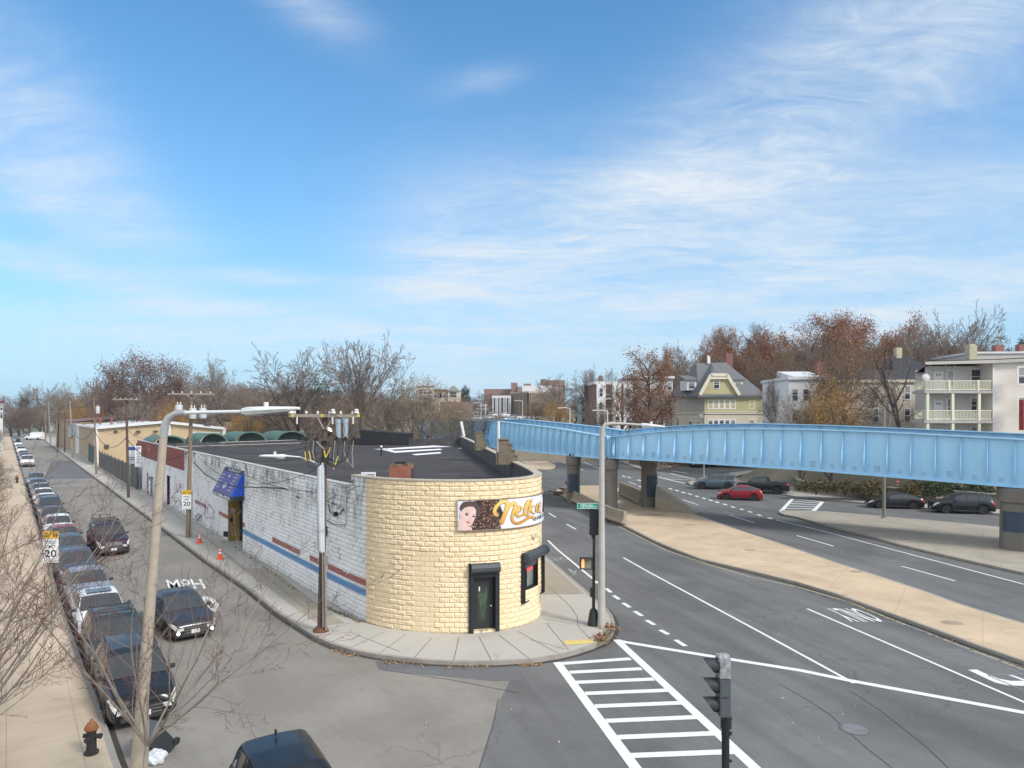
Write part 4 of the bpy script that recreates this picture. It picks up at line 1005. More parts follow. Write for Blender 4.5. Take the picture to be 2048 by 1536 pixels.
for t in (.3, .68):      # plain emblem blocks in the middle
    pts = [S(.47 + (.1 if t < .5 else .05) * math.cos(a) * (1 + .25 * math.sin(3 * a)), t + (.12 if t < .5 else .06) * math.sin(a)) + e2 for a in [i * .5236 for i in range(12)]]
    b_.add(pts, [tuple(range(12))])
loc_(b_, 'print', M('awning_print', (.52, .53, .72), .7, var=.3, scale=8))
# conduits and meter clutter on the white wall
CW = M('conduit_white', (.60, .60, .58), .6, var=.2); CG = M('conduit_grey', (.26, .27, .28), .6, var=.3)
def zu(px, py, off=.06):
    u = u_px(px); p, n = at(u); q = p + n * off; return V((q.x, q.y, H - (py - HY) * q.y / F))
b_ = MB()
for pts in ([(654, 966), (653, 985), (655, 1004), (664, 1010)], [(697, 979), (694, 1000), (694, 1046), (690, 1052), (676, 1050)], [(656, 1000), (670, 990), (672, 985)], [(700, 978), (720, 970)]): b_.tube([zu(*p) for p in pts], .03, 6)
b_.build('conduit', CW, shop)
b_ = MB()
for pts in ([(658, 1002), (662, 1024), (674, 1032), (690, 1020)], [(655, 1040), (668, 1048), (688, 1050)], [(664, 1006), (680, 1012), (686, 1016)]): b_.tube([zu(*p) for p in pts], .018, 5)
b_.box(zu(675, 1028, .1), (.16, .12, .2)); b_.box(zu(654, 1062, .1), (.2, .15, .45)); b_.box(zu(455, 1068, .1), (.3, .2, .35))
b_.build('cable_clutter', [M('cable_black', (.02, .02, .02), .6)], shop)
b_ = MB()
for p in ((671, 992), (682, 1014), (688, 1018)): b_.lathe([(.0, -.1), (.05, -.08), (.1, .08), (0, .1)], zu(*p, .15), 10, axis='Y')
b_.build('flood_lamp', M('lamp_grey', (.5, .5, .48), .4), shop)
b_ = MB(); b_.tube([zu(307, 1003, .2), zu(307, 958, .2)], .1, 8); b_.lathe([(.0, .28), (.28, .2), (.3, 0), (.0, 0)], zu(306, 958, .2), 12); b_.tube([zu(297, 997, .1), zu(297, 945, .1)], .07, 6); b_.build('vent_pipe', CG, shop)
b_ = MB()       # graffiti scrawls
for pts in ([(413, 1012), (410, 1030), (414, 1037), (419, 1034), (424, 1037), (430, 1036), (428, 1020), (420, 1008), (416, 1016), (417, 1030)], [(388, 1028), (394, 1036), (404, 1032), (398, 1040), (388, 1038)], [(352, 965), (356, 985), (362, 968), (364, 988)]):
    b_.tube([zu(x, y, .055) for x, y in pts], .016, 4)
b_.build('graffiti', M('graffiti_plum', (.14, .05, .09), .7), shop)
b_ = MB()
for pts in ([(392, 1034), (398, 1026), (406, 1040), (394, 1042), (404, 1028)], [(346, 995), (352, 1006), (358, 998), (364, 1010)]): b_.tube([zu(x, y, .055) for x, y in pts], .02, 4)
b_.build('graffiti', M('graffiti_black', (.03, .03, .04), .7), shop)

# ---- things standing on the roof
def part_of(parent):
    def f(b, name, m, **k): return b.build(name, m, parent, **k)
    return f
ac = thing('ac_condenser', 'white outdoor air conditioner condenser on the black roof behind the parapet', 'air conditioner', G(737, 972, ZR), R(8)); pt = part_of(ac)
b_ = MB(); b_.box((0, 0, .38), (.72, .34, .62)); pt(b_, 'casing', M('ac_white', (.66, .66, .66), .5, var=.1))
b_ = MB()
for k in range(7): b_.box((.12 + (k % 2) * 0, -.178, .14 + k * .075), (.36, .012, .035))
for k in range(3): b_.box((-.06 + k * .18, -.180, .38), (.012, .014, .52), mi=1)
for k in range(6): b_.box((-.363, 0, .14 + k * .085), (.012, .24, .045))
pt(b_, 'grille', [M('grille_dark', (.05, .05, .055), .7), MATS['ac_white']])
b_ = MB()
for x in (-.25, .25): b_.box((x, 0, .035), (.06, .4, .07))
pt(b_, 'foot', CG)
b_ = MB(); b_.box((.62, -.1, .12), (.5, .25, .12)); pt(b_, 'duct_box', MATS['ac_white'])
ch = thing('brick_chimney', 'low crumbling red brick chimney with broken black top on the shop roof', 'chimney', G(803, 970, ZR), R(-6)); pt = part_of(ch)
b_ = MB(); b_.box((0, 0, .55), (1.08, .8, .9)); 
o = pt(b_, 'brick_stack', brickmat('brick_red', (.36, .12, .07), (.27, .085, .05), (.30, .24, .2), 1, .2, .07, uv=False))
b_ = MB(); rr = random.Random(2)
for k in range(34): b_.box((rr.uniform(-.5, .5), rr.uniform(-.36, .36), 1.02 + rr.uniform(-.02, .06)), (rr.uniform(.12, .3), rr.uniform(.1, .2), rr.uniform(.06, .12)), rr.uniform(0, 3))
pt(b_, 'broken_top', M('chimney_rubble', (.22, .155, .11), .95, var=.5, scale=5))
b_ = MB(); b_.lathe([(.26, 1.02), (.24, 1.16), (.1, 1.2)], (-.1, 0, 0), 9)
for k in range(7): b_.box((-.1 + rr.uniform(-.25, .25), rr.uniform(-.2, .2), 1.15), (.16, .12, .08), rr.uniform(0, 3))
pt(b_, 'flue', M('soot', (.012, .012, .012), .9))
b_ = MB(); b_.box((0, 0, .06), (1.4, 1.1, .14)); b_.box((.58, .05, .45), (.1, .5, .8)); pt(b_, 'flashing', TARD)
vp = thing('roof_vent_pipe', 'slim black vent pipe with white ball cap in the middle of the roof', 'vent', G(762.5, 912, ZR)); pt = part_of(vp)
b_ = MB(); b_.lathe([(.16, 0), (.09, .1), (.07, .75)], n=10); pt(b_, 'pipe', BLK)
b_ = MB(); b_.lathe([(.06, .72), (.11, .78), (.11, .84), (.05, .9)], n=10); pt(b_, 'cap', SNOW)
for i, (x, yb, yt, lab) in enumerate(((677, 880, 838, 'left one of two tall silver exhaust stacks at the back of the roof'), (691, 880, 837, 'right one of two tall silver exhaust stacks at the back of the roof'))):
    t = thing('exhaust_stack', lab, 'flue', P(x, yb, 80)); b_ = MB(); hh = (yb - yt) * 80 / F; b_.lathe([(.3, 0), (.3, hh * .8), (.36, hh * .8), (.36, hh)], n=12); b_.build('stack', M('galvanised', (.42, .48, .53), .4, metal=.5, var=.15), t)
t = thing('roof_ventilator', 'small black and white turbine ventilator behind the utility pole on the roof', 'vent', P(656, 880, 80)); b_ = MB(); b_.lathe([(.15, 0), (.15, .5), (.4, .6), (.5, .95), (.3, 1.25), (.05, 1.35)], n=12, mi=0); b_.lathe([(.42, .9), (.3, 1.28), (.02, 1.42)], (0.1, -.02, .03), 12, mi=1); b_.build('turbine', [BLK, SNOW], t)
# ------------------------------------------------------------------ blue railway bridge
BLU = M('bridge_blue', (.37, .65, .86), .45, var=.16, scale=1.6, fine=.10, stretch=(1, 1, .18)); BLUD = M('bridge_blue_dark', (.17, .38, .58), .6, var=.2)
BDK = M('deck_dark', (.09, .085, .08), .9, var=.3)
PIERM = M('pier_concrete', (.20, .18, .16), .9, var=.35, scale=1.2, fine=.2, bump=.02, stretch=(1, 1, .4)); PAINT = M('paint_out_blue', (.05, .075, .115), .85, var=.3)
br = thing('railway_bridge', 'light blue steel plate girder bridge on round concrete piers crossing over the roads', 'bridge', (0, 0, 0))
def interp(tab, s):
    for k in range(1, len(tab)):
        if s <= tab[k][0]:
            (a, x), (c, y) = tab[k - 1], tab[k]; t = (s - a) / (c - a); return x + (y - x) * t
    return tab[-1][1]
def girder(p0, d, L, bot, top, outs, spacing=1.45, name='girder', fins=(True, True), bolts=True, start=.5):
    """plate girder: web, curved top flange, bottom flange and bowed stiffener fins. outs = outward side unit vector"""
    b = MB(); n = max(8, int(L / 1.2)); d = V(d); o = V(outs); W = .03
    zb = [interp(bot, L * i / n) for i in range(n + 1)]; zt = [interp(top, L * i / n) for i in range(n + 1)]
    pts = [V(p0) + d * (L * i / n) for i in range(n + 1)]
    for i in range(n):
        a, c = pts[i], pts[i + 1]
        for (w_, z0a, z0b, z1a, z1b) in ((W, zb[i], zb[i + 1], zt[i], zt[i + 1]), (.5, zt[i], zt[i + 1], zt[i] + .07, zt[i + 1] + .07), (.46, zb[i] - .06, zb[i + 1] - .06, zb[i], zb[i + 1])):
            q = [a - o * w_ / 2, c - o * w_ / 2, c + o * w_ / 2, a + o * w_ / 2]; zz = (0, 1, 1, 0)
            lo = [V((p.x, p.y, (z0a, z0b)[k])) for p, k in zip(q, zz)]; hi = [V((p.x, p.y, (z1a, z1b)[k])) for p, k in zip(q, zz)]
            fs = [(0, 3, 2, 1), (4, 5, 6, 7), (0, 1, 5, 4), (2, 3, 7, 6)]
            if i == 0: fs.append((0, 4, 7, 3))
            if i == n - 1: fs.append((1, 2, 6, 5))
            b.add(lo + hi, fs, 0)
    s = start; k = 0
    while s < L - .2:
        z0, z1 = interp(bot, s), interp(top, s); hh = z1 - z0; p = V(p0) + d * s
        for side, on in ((1, fins[0]), (-1, fins[1])):
            if not on: continue
            prof = [(.015, 1.), (.16, .97), (.24, .84), (.40, .66), (.54, .48), (.59, .34), (.54, .2), (.36, .1), (.14, .05), (.015, .045)]
            if side == -1: prof = [(.015, 1.), (.14, 1.), (.14, .02), (.015, .02)]
            vs = []
            for t in (-.013, .013):
                vs += [V((*(p + d * t + o * side * w_).to_2d(), z0 + hh * f)) for w_, f in prof]
            m = len(prof)
            b.add(vs, [tuple(range(m)), tuple(range(2 * m - 1, m - 1, -1))] + [(i, m + i, m + (i + 1) % m, (i + 1) % m) for i in range(m)], 0)
        if bolts:
            for j in range(3 + (k % 3 == 2) * 1):
                q = p + d * (.62 + .10 * j) + o * .018; 
                for r_ in range(3 if k % 3 == 2 else 2): b.box((q.x, q.y, z0 + .22 + r_ * .16 + .05), (.035, .035, .11), math.atan2(d.y, d.x), mi=1)
        s += spacing; k += 1
    return b.build(name, [BLU, BLUD], br)
P1 = V((8.84, 63.4, 0)); dR = V((23.06, -18.4, 0)).normalized(); oR = V((dR.y, -dR.x, 0))           # oR points towards the street corner
dL = V((-.365, .931, 0)); oL = V((-dL.y, dL.x, 0))
if oL.x > 0: oL = -oL
if oR.y > 0: oR = -oR
topR = [(0, 6.72), (2, 6.95), (5, 7.3), (8, 7.48), (12, 7.62), (17, 7.62), (22, 7.5), (29.5, 7.18), (40, 6.6)]
botR = [(0, 4.92), (17, 4.66), (29.5, 4.2), (40, 4.0)]
topL = [(0, 6.72), (4, 6.92), (10, 7.25), (16, 7.45), (22, 7.62), (29, 7.86), (41, 7.83), (56, 7.68), (75, 7.3)]
botL = [(0, 4.78), (22, 4.5), (75, 4.4)]
girder(P1, dR, 40, botR, topR, oR)
girder(P1 + dL * .25, dL, 70, botL, topL, oL, 1.6, bolts=True)
wR = 4.9
farR0 = P1 - oR * wR - dR * 1.5
girder(farR0, dR, 42, [(0, 4.9), (42, 4.1)], [(0, 7.15), (3, 7.5), (8, 7.85), (13, 7.95), (19, 7.85), (26, 7.6), (33, 7.35), (42, 6.8)], -oR, 1.45, fins=(False, True), bolts=False)
farL0 = P1 - oL * 4.4 + dL * .6
girder(farL0, dL, 70, [(0, 4.8), (75, 4.4)], [(0, 6.9), (4, 7.1), (10, 7.42), (16, 7.62), (22, 7.8), (29, 8.02), (41, 8.02), (56, 7.9), (75, 7.6)], -oL, 1.6, fins=(False, True), bolts=False)
b_ = MB()
for (p, d, o, L, w_, z0, z1) in ((P1, dR, oR, 40, wR, 5.05, 4.3), (P1 + dL * .2, dL, oL, 70, 4.4, 5.0, 4.65)):
    a, c = p, p + d * L; q = [a - o * .1, c - o * .1, c - o * (w_ - .1), a - o * (w_ - .1)]
    b_.add([V((v.x, v.y, z)) for v, z in zip(q, (z0, z1, z1, z0))] + [V((v.x, v.y, z + .35)) for v, z in zip(q, (z0, z1, z1, z0))], [(0, 3, 2, 1), (4, 5, 6, 7), (0, 1, 5, 4), (2, 3, 7, 6), (0, 4, 7, 3), (1, 2, 6, 5)])
b_.build('deck', BDK, br)
b_ = MB()
for (p, d, o, L, w_) in ((P1, dR, oR, 40, wR), (P1, dL, oL, 70, 4.4)):
    s = 1.
    while s < L:
        a = p + d * s; z = 4.95 - s * .012; b_.bar((a.x, a.y, z), ((a - o * w_).x, (a - o * w_).y, z), .3, .3); s += 2.9
b_.build('floor_beam', BLUD, br)
b_ = MB()      # bearing stiffeners where the two spans meet
for k in range(4):
    for d, o in ((dR, oR), (dL, oL)):
        p = P1 + d * (.05 + .22 * k); b_.add([V((p.x, p.y, 4.95)) + o * .02, V((p.x, p.y, 4.95)) + o * .24, V((p.x, p.y, 6.72)) + o * .24, V((p.x, p.y, 6.72)) + o * .02,
               V((p.x, p.y, 4.95)) + o * .02 + d * .03, V((p.x, p.y, 4.95)) + o * .24 + d * .03, V((p.x, p.y, 6.72)) + o * .24 + d * .03, V((p.x, p.y, 6.72)) + o * .02 + d * .03],
              [(0, 1, 2, 3), (7, 6, 5, 4), (1, 5, 6, 2), (0, 3, 7, 4), (3, 2, 6, 7)])
b_.build('bearing_stiffener', BLU, br)
def pier(x, y, r, top, cap=True, tone=None, patch=None, lab=None):
    b = MB(); b.lathe([(r, -.05), (r, .4), (r * .985, 2), (r * .97, top - .95)], (x, y, 0), 22)
    pr = b.build('pier', PIERM, br, smooth=True, auto=40)
    b = MB(); b.lathe([(r * 1.03, top - .95), (r * 1.13, top - .9), (r * 1.15, top - .05), (r * 1.1, top)], (x, y, 0), 22); b.build('cap', PIERM, pr, smooth=True, auto=40)
    if patch:
        z0, z1, a0, a1 = patch; b = MB(); n = 10
        for k in range(n):
            t0, t1 = a0 + (a1 - a0) * k / n, a0 + (a1 - a0) * (k + 1) / n; rr_ = r * 1.008 + .002
            b.quad((x + rr_ * math.cos(t0), y + rr_ * math.sin(t0), z0), (x + rr_ * math.cos(t1), y + rr_ * math.sin(t1), z0), (x + rr_ * math.cos(t1), y + rr_ * math.sin(t1), z1), (x + rr_ * math.cos(t0), y + rr_ * math.sin(t0), z1))
        b.build('paint_patch', PAINT, pr)
    return pr
pier(8.84, 63.9, .66, 4.75); pier(12.85, 66.5, .76, 4.8, patch=(1.1, 3.1, R(-120), R(-20))); pier(6.1, 70.6, .66, 4.66, patch=(1.0, 2.9, R(-140), R(-50))); pier(32.5, 45.6, 1.0, 4.1, patch=(1.3, 2.6, R(-180), R(0)))
b_ = MB()
for (x, y) in ((8.84, 63.7), (9.0, 64.2), (12.85, 66.5), (6.1, 70.4)):
    for k in (-.35, 0, .35): b_.box((x + k, y + .0, 4.72), (.16, .3, .32))
b_.build('bearing', BDK, br)
# jersey barriers under the bridge
JB = M('barrier_concrete', (.36, .32, .25), .9, var=.3, scale=2.5, fine=.25, bump=.015)
def jersey(pts, label, hh=.95, name='jersey_barrier', cap=True, z0=.13):
    b = MB(); pts = [V(p) for p in pts]; prof = [(-.3, 0), (-.3, .08), (-.14, .32), (-.09, hh), (.09, hh), (.14, .32), (.3, .08), (.3, 0)]; vs = []
    for i, p in enumerate(pts):
        d = (pts[min(i + 1, len(pts) - 1)] - pts[max(i - 1, 0)]).normalized(); q = V((-d.y, d.x, 0))
        vs += [p + q * o + V((0, 0, z0 + z)) for o, z in prof]
    k = 8; b.add(vs, [(i * k + j, i * k + (j + 1) % k, (i + 1) * k + (j + 1) % k, (i + 1) * k + j) for i in range(len(pts) - 1) for j in range(k)] + [tuple(range(k)), tuple(range((len(pts) - 1) * k, len(pts) * k))[::-1]])
    o = b.build(name, JB); return tag(o, label, 'barrier', 'jersey barriers under the blue bridge')
jersey([G(1130, 995, .13), G(1150, 1005, .13), G(1178, 1019, .13), G(1204, 1032, .13), G(1224, 1042, .13), G(1250, 1050, .13)], 'pale concrete jersey barrier along the near kerb beneath the blue bridge')
jersey([G(1240, 990, .13), G(1262, 1000, .13), G(1282, 1010, .13)], 'weathered concrete barrier on the far side of the median between two bridge piers', 1.25)
cw = MB(); c = V((12.85, 65.3, .13)); cw.prism([(c.x + .6, c.y + .9), (c.x + 3.6, c.y - 2.2), (c.x + 3.3, c.y - 3.6), (c.x + .1, c.y - 1.1)], .13, [2.3, .2, .2, 1.4]); tag(cw.build('concrete_ramp', JB), 'sloping concrete wedge leaning against the foot of the darkest bridge pier', 'concrete block')
pl = thing('pallet_pile', 'heap of dark wooden pallets left on the median tip under the bridge', 'pallets', G(1122, 988, .13)); rr = random.Random(8)
WDK = M('old_wood_dark', (.10, .075, .055), .9, var=.5, scale=5)
for (ox, oy, oz, rx, ry) in ((0, 0, .1, .1, 0), (.5, .6, .35, .35, .1), (-.7, .3, .1, 0, .25), (1.2, 1.5, .7, .8, .2)):
    b_ = MB(); rot = (Euler((rx, ry, rr.uniform(0, 1))).to_matrix())
    for k in range(6): b_.box(V((ox, oy, oz)) + rot @ V((0, -.5 + k * .2, .07)), (1.2, .1, .03), rot=rot)
    for k in (-.55, 0, .55): b_.box(V((ox, oy, oz)) + rot @ V((k, 0, 0)), (.08, 1.1, .1), rot=rot)
    b_.build('pallet', WDK, pl)

# ------------------------------------------------------------------ lamps, poles, signals, signs
CONP = M('lamp_pole_concrete', (.42, .36, .29), .9, var=.25, scale=6, fine=.3); ALU = M('aluminium', (.40, .40, .40), .45, var=.15, metal=.4); LAMPW = M('lamp_white', (.62, .63, .63), .4, var=.08)
WOOD = M('pole_wood', (.27, .20, .14), .9, var=.4, scale=5, fine=.3, stretch=(2, 2, .2)); WOODD = M('pole_wood_dark', (.13, .09, .07), .9, var=.5, scale=4, fine=.3, stretch=(2, 2, .2)); WOODG = M('pole_wood_grey', (.34, .30, .25), .9, var=.3, scale=4, fine=.3)
CAB = M('cable_black', (.02, .02, .02), .6); INS = M('insulator', (.62, .60, .56), .4, var=.2); TRF = M('transformer_grey', (.50, .53, .55), .45, var=.15)
YTAG = M('tag_yellow', (.62, .50, .08), .6)
def luminaire(par, p, d, L=.8, sc=1.):
    """cobra head with a photocell on top; p = root, d = unit direction"""
    d = V(d).normalized(); s = d.cross(V((0, 0, 1))).normalized(); u = s.cross(d); b = MB()
    prof = [(0, .07, .07), (.12, .11, .10), (.35, .17, .09), (.62, .17, .07), (.85, .13, .05), (1.0, .05, .03)]; vs = []
    for t, w_, h_ in prof:
        c = p + d * t * L
        vs += [c + (s * a * w_ + u * b__ * h_) * sc for a, b__ in ((-1, 0), (-.7, .8), (.7, .8), (1, 0), (.8, -.7), (-.8, -.7))]
    k = 6; b.add(vs, [(i * k + j, i * k + (j + 1) % k, (i + 1) * k + (j + 1) % k, (i + 1) * k + j) for i in range(5) for j in range(k)] + [tuple(range(k)), tuple(range(5 * k, 6 * k))[::-1]])
    h = b.build('lamp_head', LAMPW, par)
    b = MB(); q = p + d * .42 * L + u * .07; b.lathe([(.05, 0), (.055, .09), (.045, .1)], q, 10); b.build('photocell', LAMPW, h)
    b = MB(); q = p + d * .2 * L; b.box(q - u * .07, (.3 * sc, .16, .07), math.atan2(d.y, d.x)); b.build('lens', M('lens_grey', (.35, .36, .36), .3), h)
    return h
L0 = V((-8.42, 15.8, 0)); L1 = P(327, 872, 15.8)
lp_ = thing('street_lamp', 'foreground concrete street lamp at lower left with grey elbow and long white arm', 'street lamp', L0)
b_ = MB(); b_.tube([V((0, 0, 0)), L1 - L0], [.15, .085], 12); b_.build('pole', CONP, lp_, smooth=True, auto=40)
b_ = MB(); e = L1 - L0
b_.tube([e - V((0, 0, .02)), P(330, 850, 15.8) - L0, P(337, 836, 15.8) - L0, P(352, 827, 15.8) - L0, P(371, 825.5, 15.75) - L0], [.09, .088, .085, .08, .07], 12); b_.build('elbow', ALU, lp_, smooth=True, auto=50)
b_ = MB(); b_.tube([P(371, 825.5, 15.75) - L0, P(430, 824, 15.6) - L0, P(488, 823, 15.5) - L0], [.045, .04, .038], 10); b_.build('arm', LAMPW, lp_, smooth=True, auto=50)
p0 = P(486, 823, 15.5) - L0; p1 = P(598, 816.5, 15.2) - L0; luminaire(lp_, p0, p1 - p0, (p1 - p0).length, 1.15)
# right lamp at the corner
Rb = G(1203, 1253, .13); Rt = V((Rb.x + .03, Rb.y, 8.2))
lp_ = thing('street_lamp', 'tall grey metal street lamp rising from the corner beside the green street name sign', 'street lamp', Rb)
b_ = MB(); b_.tube([(0, 0, 0), (0, 0, .25), (.02, 0, 8.05)], [.19, .16, .095], 14); b_.build('pole', M('pole_galvanised', (.46, .44, .41), .5, var=.2, scale=2, metal=.2), lp_, smooth=True, auto=40)
a_ = [P(1206, 870, Rb.y), P(1206, 856, Rb.y), P(1211, 848.5, Rb.y), P(1222, 847, Rb.y), P(1250, 847.5, Rb.y), P(1284, 850, Rb.y)]
b_ = MB(); b_.tube([q - Rb for q in a_], [.10, .095, .085, .07, .05, .045], 12); b_.build('arm', MATS['pole_galvanised'], lp_, smooth=True, auto=50)
p0, p1 = P(1282, 849.5, Rb.y) - Rb, P(1330, 853.5, Rb.y) - Rb; luminaire(lp_, p0, p1 - p0, (p1 - p0).length)
b_ = MB(); b_.tube([(0, 0, 4.95), (0, 0, 5.0)], .125, 12); b_.tube([(0, 0, 5.65), (0, 0, 5.7)], .12, 12); b_.build('band', MATS['aluminium'], lp_)
# green street name blade, clamped to the lamp
sg = thing('street_name_sign', 'small green street name sign with white letters reading CEYLON on the grey lamp pole', 'street sign', P(1197, 1012, Rb.y))
gl, gr, gt, gb = P(1155, 1005.5, Rb.y + .02), P(1197, 1006, Rb.y), 0, 0; o_ = V(sg.location)
wS = 43 * Rb.y / F; hS = 11.5 * Rb.y / F
b_ = MB(); b_.box((-wS / 2, 0, 0), (wS, .02, hS)); b_.build('blade', M('sign_green', (.0, .24, .15), .5, var=.06), sg)
b_ = MB()
for (x, z, a, c) in ((-wS / 2, hS / 2 - .012, wS - .02, .012), (-wS / 2, -hS / 2 + .012, wS - .02, .012), (-.012, 0, .012, hS - .02), (-wS + .012, 0, .012, hS - .02)): b_.box((x, -.0115, z), (a, .004, c))
text_on(b_, 'CEYLON', (-wS * .84, -.0125, -hS * .28), (wS * .58, 0, 0), (0, 0, hS * .56), bold=.01); text_on(b_, 'ST', (-wS * .2, -.0125, -hS * .28), (wS * .12, 0, 0), (0, 0, hS * .3), bold=.01)
b_.build('lettering', M('sign_white', (.75, .76, .75), .5, var=.03), sg)
b_ = MB(); b_.box((.02, 0, -.02), (.06, .05, hS * 1.2)); b_.build('bracket', ALU, sg)
# black signal post with pedestrian signal, seen from behind
Sb = G(1187, 1250, .13); Y = Sb.y; k_ = Y / F
tp = thing('traffic_signal', 'black signal post at the shop corner with an orange hand pedestrian signal', 'traffic light', Sb)
b_ = MB(); b_.lathe([(.26, 0), (.25, .05), (.17, .55), (.12, .66)], n=12); b_.build('base', BLK, tp, smooth=True, auto=40)
b_ = MB(); b_.tube([(0, 0, .6), (.02, 0, 3.6)], [.07, .055], 10); b_.box((-.1, 0, 1.35), (.09, .1, .38)); b_.build('post', M('post_brown_black', (.05, .035, .03), .5, var=.3), tp)
b_ = MB(); b_.box((.03, 0, 4.3), (.40, .06, 1.2)); b_.box((.03, .18, 4.3), (.30, .3, 1.1)); b_.lathe([(.07, 3.55), (.1, 3.68), (.05, 3.72)], n=10)
for k in range(8): b_.box((-.172 + .403 * (k % 2), 0, 3.8 + (k // 2) * .32), (.03, .05, .05))
b_.build('signal_head', BLK, tp)
b_ = MB(); b_.box((-.32, -.05, 2.55), (.50, .2, .48)); b_.build('pedestrian_head', BLK, tp)
b_ = MB(); b_.box((-.32, -.152, 2.55), (.42, .01, .40)); o = b_.build('pedestrian_lens', M('lens_olive', (.20, .21, .16), .4, var=.2), tp)
b_ = MB(); b_.box((-.45, -.159, 2.52), (.10, .006, .26))
for k in range(4): b_.box((-.485 + .024 * k, -.159, 2.68), (.018, .006, .10))
b_.build('orange_hand', M('hand_orange', (1, .25, .08), .5, emit=((1, .22, .06), 1.2)), o)
b_ = MB(); b_.box((-.32, -.22, 2.80), (.54, .2, .03)); b_.box((-.07, -.1, 2.42), (.1, .06, .05)); b_.box((-.07, -.1, 2.68), (.1, .06, .05)); b_.build('visor', BLK, tp)
# foreground signal seen from the side
Y = 12.9; Fb = P(1452, 828 + F * H / Y, Y); Fb.z = 0; 
tp = thing('traffic_signal', 'foreground three lens traffic signal with dark visors seen from the side on a black post', 'traffic light', Fb); k_ = Y / F
def fz(py): return H - (py - HY) * k_
b_ = MB(); b_.tube([(0, 0, 0), (-.01, 0, fz(1440))], [.075, .07], 12); b_.lathe([(.1, fz(1455)), (.1, fz(1432))], n=12); b_.tube([(0, 0, fz(1470)), (0, 0, fz(1466))], .085, 10)
for z in (1464, 1436, 1520): b_.box((.07, -.03, fz(z)), (.05, .04, .04))
b_.build('post', BLK, tp, smooth=True, auto=40)
LG = M('signal_grey', (.085, .10, .11), .5, var=.2); LGW = M('signal_weathered', (.42, .43, .45), .8, var=.6, col2=(.16, .17, .18), scale=9)
for k, (y0, y1, m_) in enumerate(((1312, 1351, LGW), (1353, 1389, LG), (1391, 1428, LG))):
    b_ = MB(); z0, z1 = fz(y1), fz(y0); b_.box((-.055, 0, (z0 + z1) / 2), (.19, .3, z1 - z0)); b_.box((-.055, -.153, (z0 + z1) / 2), (.15, .008, z1 - z0 - .05))
    for zz in (z0 + .04, z1 - .05): b_.box((-.155, -.11, zz), (.03, .03, .03))
    o = b_.build('signal_section', m_, tp)
    b_ = MB(); c = V((-.15, 0, (z0 + z1) / 2)); n = 18; vs = []
    for r_, t in ((.135, 0), (.135, 1)):
        for j in range(n):
            a = 2 * math.pi * j / n; top_ = .5 + .5 * math.sin(a); x = -(.06 + .21 * (top_ ** .9)) * t
            vs.append(c + V((x, r_ * math.cos(a), r_ * math.sin(a) + .01)))
    b_.add(vs, [(j, (j + 1) % n, n + (j + 1) % n, n + j) for j in range(n)]); b_.build('visor', M('visor_black', (.03, .033, .037), .6), o, smooth=True)
    b_ = MB(); b_.lathe([(.12, -.165), (.125, -.15)], (0, 0, (z0 + z1) / 2), 14, axis='X'); b_.build('lens', DARK, o)
b_ = MB(); b_.lathe([(.12, 0), (.09, .03), (.02, .05)], (-.05, 0, fz(1312)), 8); b_.build('cap', LGW, tp)

# utility poles
def catenary(a, c, sag, n=14): return [a.lerp(c, i / n) - V((0, 0, sag * 4 * (i / n) * (1 - i / n))) for i in range(n + 1)]
cabn = [0]
def cable(a, c, sag, r=.014, label=None, mat=None, n=14):
    b = MB(); b.tube(catenary(V(a), V(c), sag, n), r, 5); o = b.build('overhead_cable', mat or CAB)
    return tag(o, label, 'cable', 'overhead cables along the side street')
def crossarm(par, base, p0, p1, m=None, w_=.10, h_=.12, n=5, y=0):
    b = MB(); b.bar(p0 - base, p1 - base, w_, h_); b.build('crossarm', m or WOODG, par)
    b = MB()
    for k in range(n):
        q = p0.lerp(p1, (k + .5) / n) - base; b.lathe([(.02, .05), (.05, .09), (.05, .15), (.02, .19)], q, 8)
    b.build('insulator', INS, par)
def transformer(par, base, p, r=.24, h=.8):
    b = MB(); c = p - base; b.lathe([(r * .95, -h / 2), (r, -h / 2 + .05), (r, h / 2 - .05), (r * .9, h / 2)], c, 14); o = b.build('transformer', TRF, par, smooth=True, auto=40)
    b = MB()
    for s in (-.1, .1): b.lathe([(.03, h / 2), (.05, h / 2 + .08), (.02, h / 2 + .22)], c + V((s, 0, 0)), 6)
    b.build('bushing', INS, o)
# first pole with the cable terminations
U1 = G(642, 1262, .13); Y1 = U1.y
up = thing('utility_pole', 'nearest utility pole, with pale conduit and looped black and yellow cables', 'utility pole', U1, group='wooden utility poles along the side street')
b_ = MB(); b_.tube([(0, 0, 0), P(650, 825, Y1) - U1], [.15, .11], 12); b_.build('pole', WOODD, up, smooth=True, auto=40)
Bs = V((0, -.26, 0))
crossarm(up, U1, P(578, 831, Y1 - .2), P(716, 832, Y1 - .2), n=6); crossarm(up, U1, P(605, 878, Y1 - .2), P(708, 879, Y1 - .2), m=WOODD, n=0)
b_ = MB(); b_.bar(P(634, 832, Y1 - .28) - U1, P(648, 858, Y1 - .2) - U1, .05, .05); b_.bar(P(668, 832, Y1 - .28) - U1, P(652, 858, Y1 - .2) - U1, .05, .05); b_.bar(P(630, 880, Y1 - .28) - U1, P(648, 898, Y1 - .2) - U1, .05, .05); b_.build('brace', WOODG, up)
b_ = MB(); b_.tube([P(640, 930, Y1 - .2) - U1, P(640, 1000, Y1 - .2) - U1, P(641, 1100, Y1 - .2) - U1, P(647, 1105, Y1 - .2) - U1], [.11, .12, .125, .08], 10); b_.tube([P(645, 925, Y1 - .22) - U1, P(646, 1104, Y1 - .22) - U1], [.07, .07], 8); b_.build('conduit', M('conduit_pale', (.48, .52, .56), .5, var=.15), up, smooth=True, auto=50)
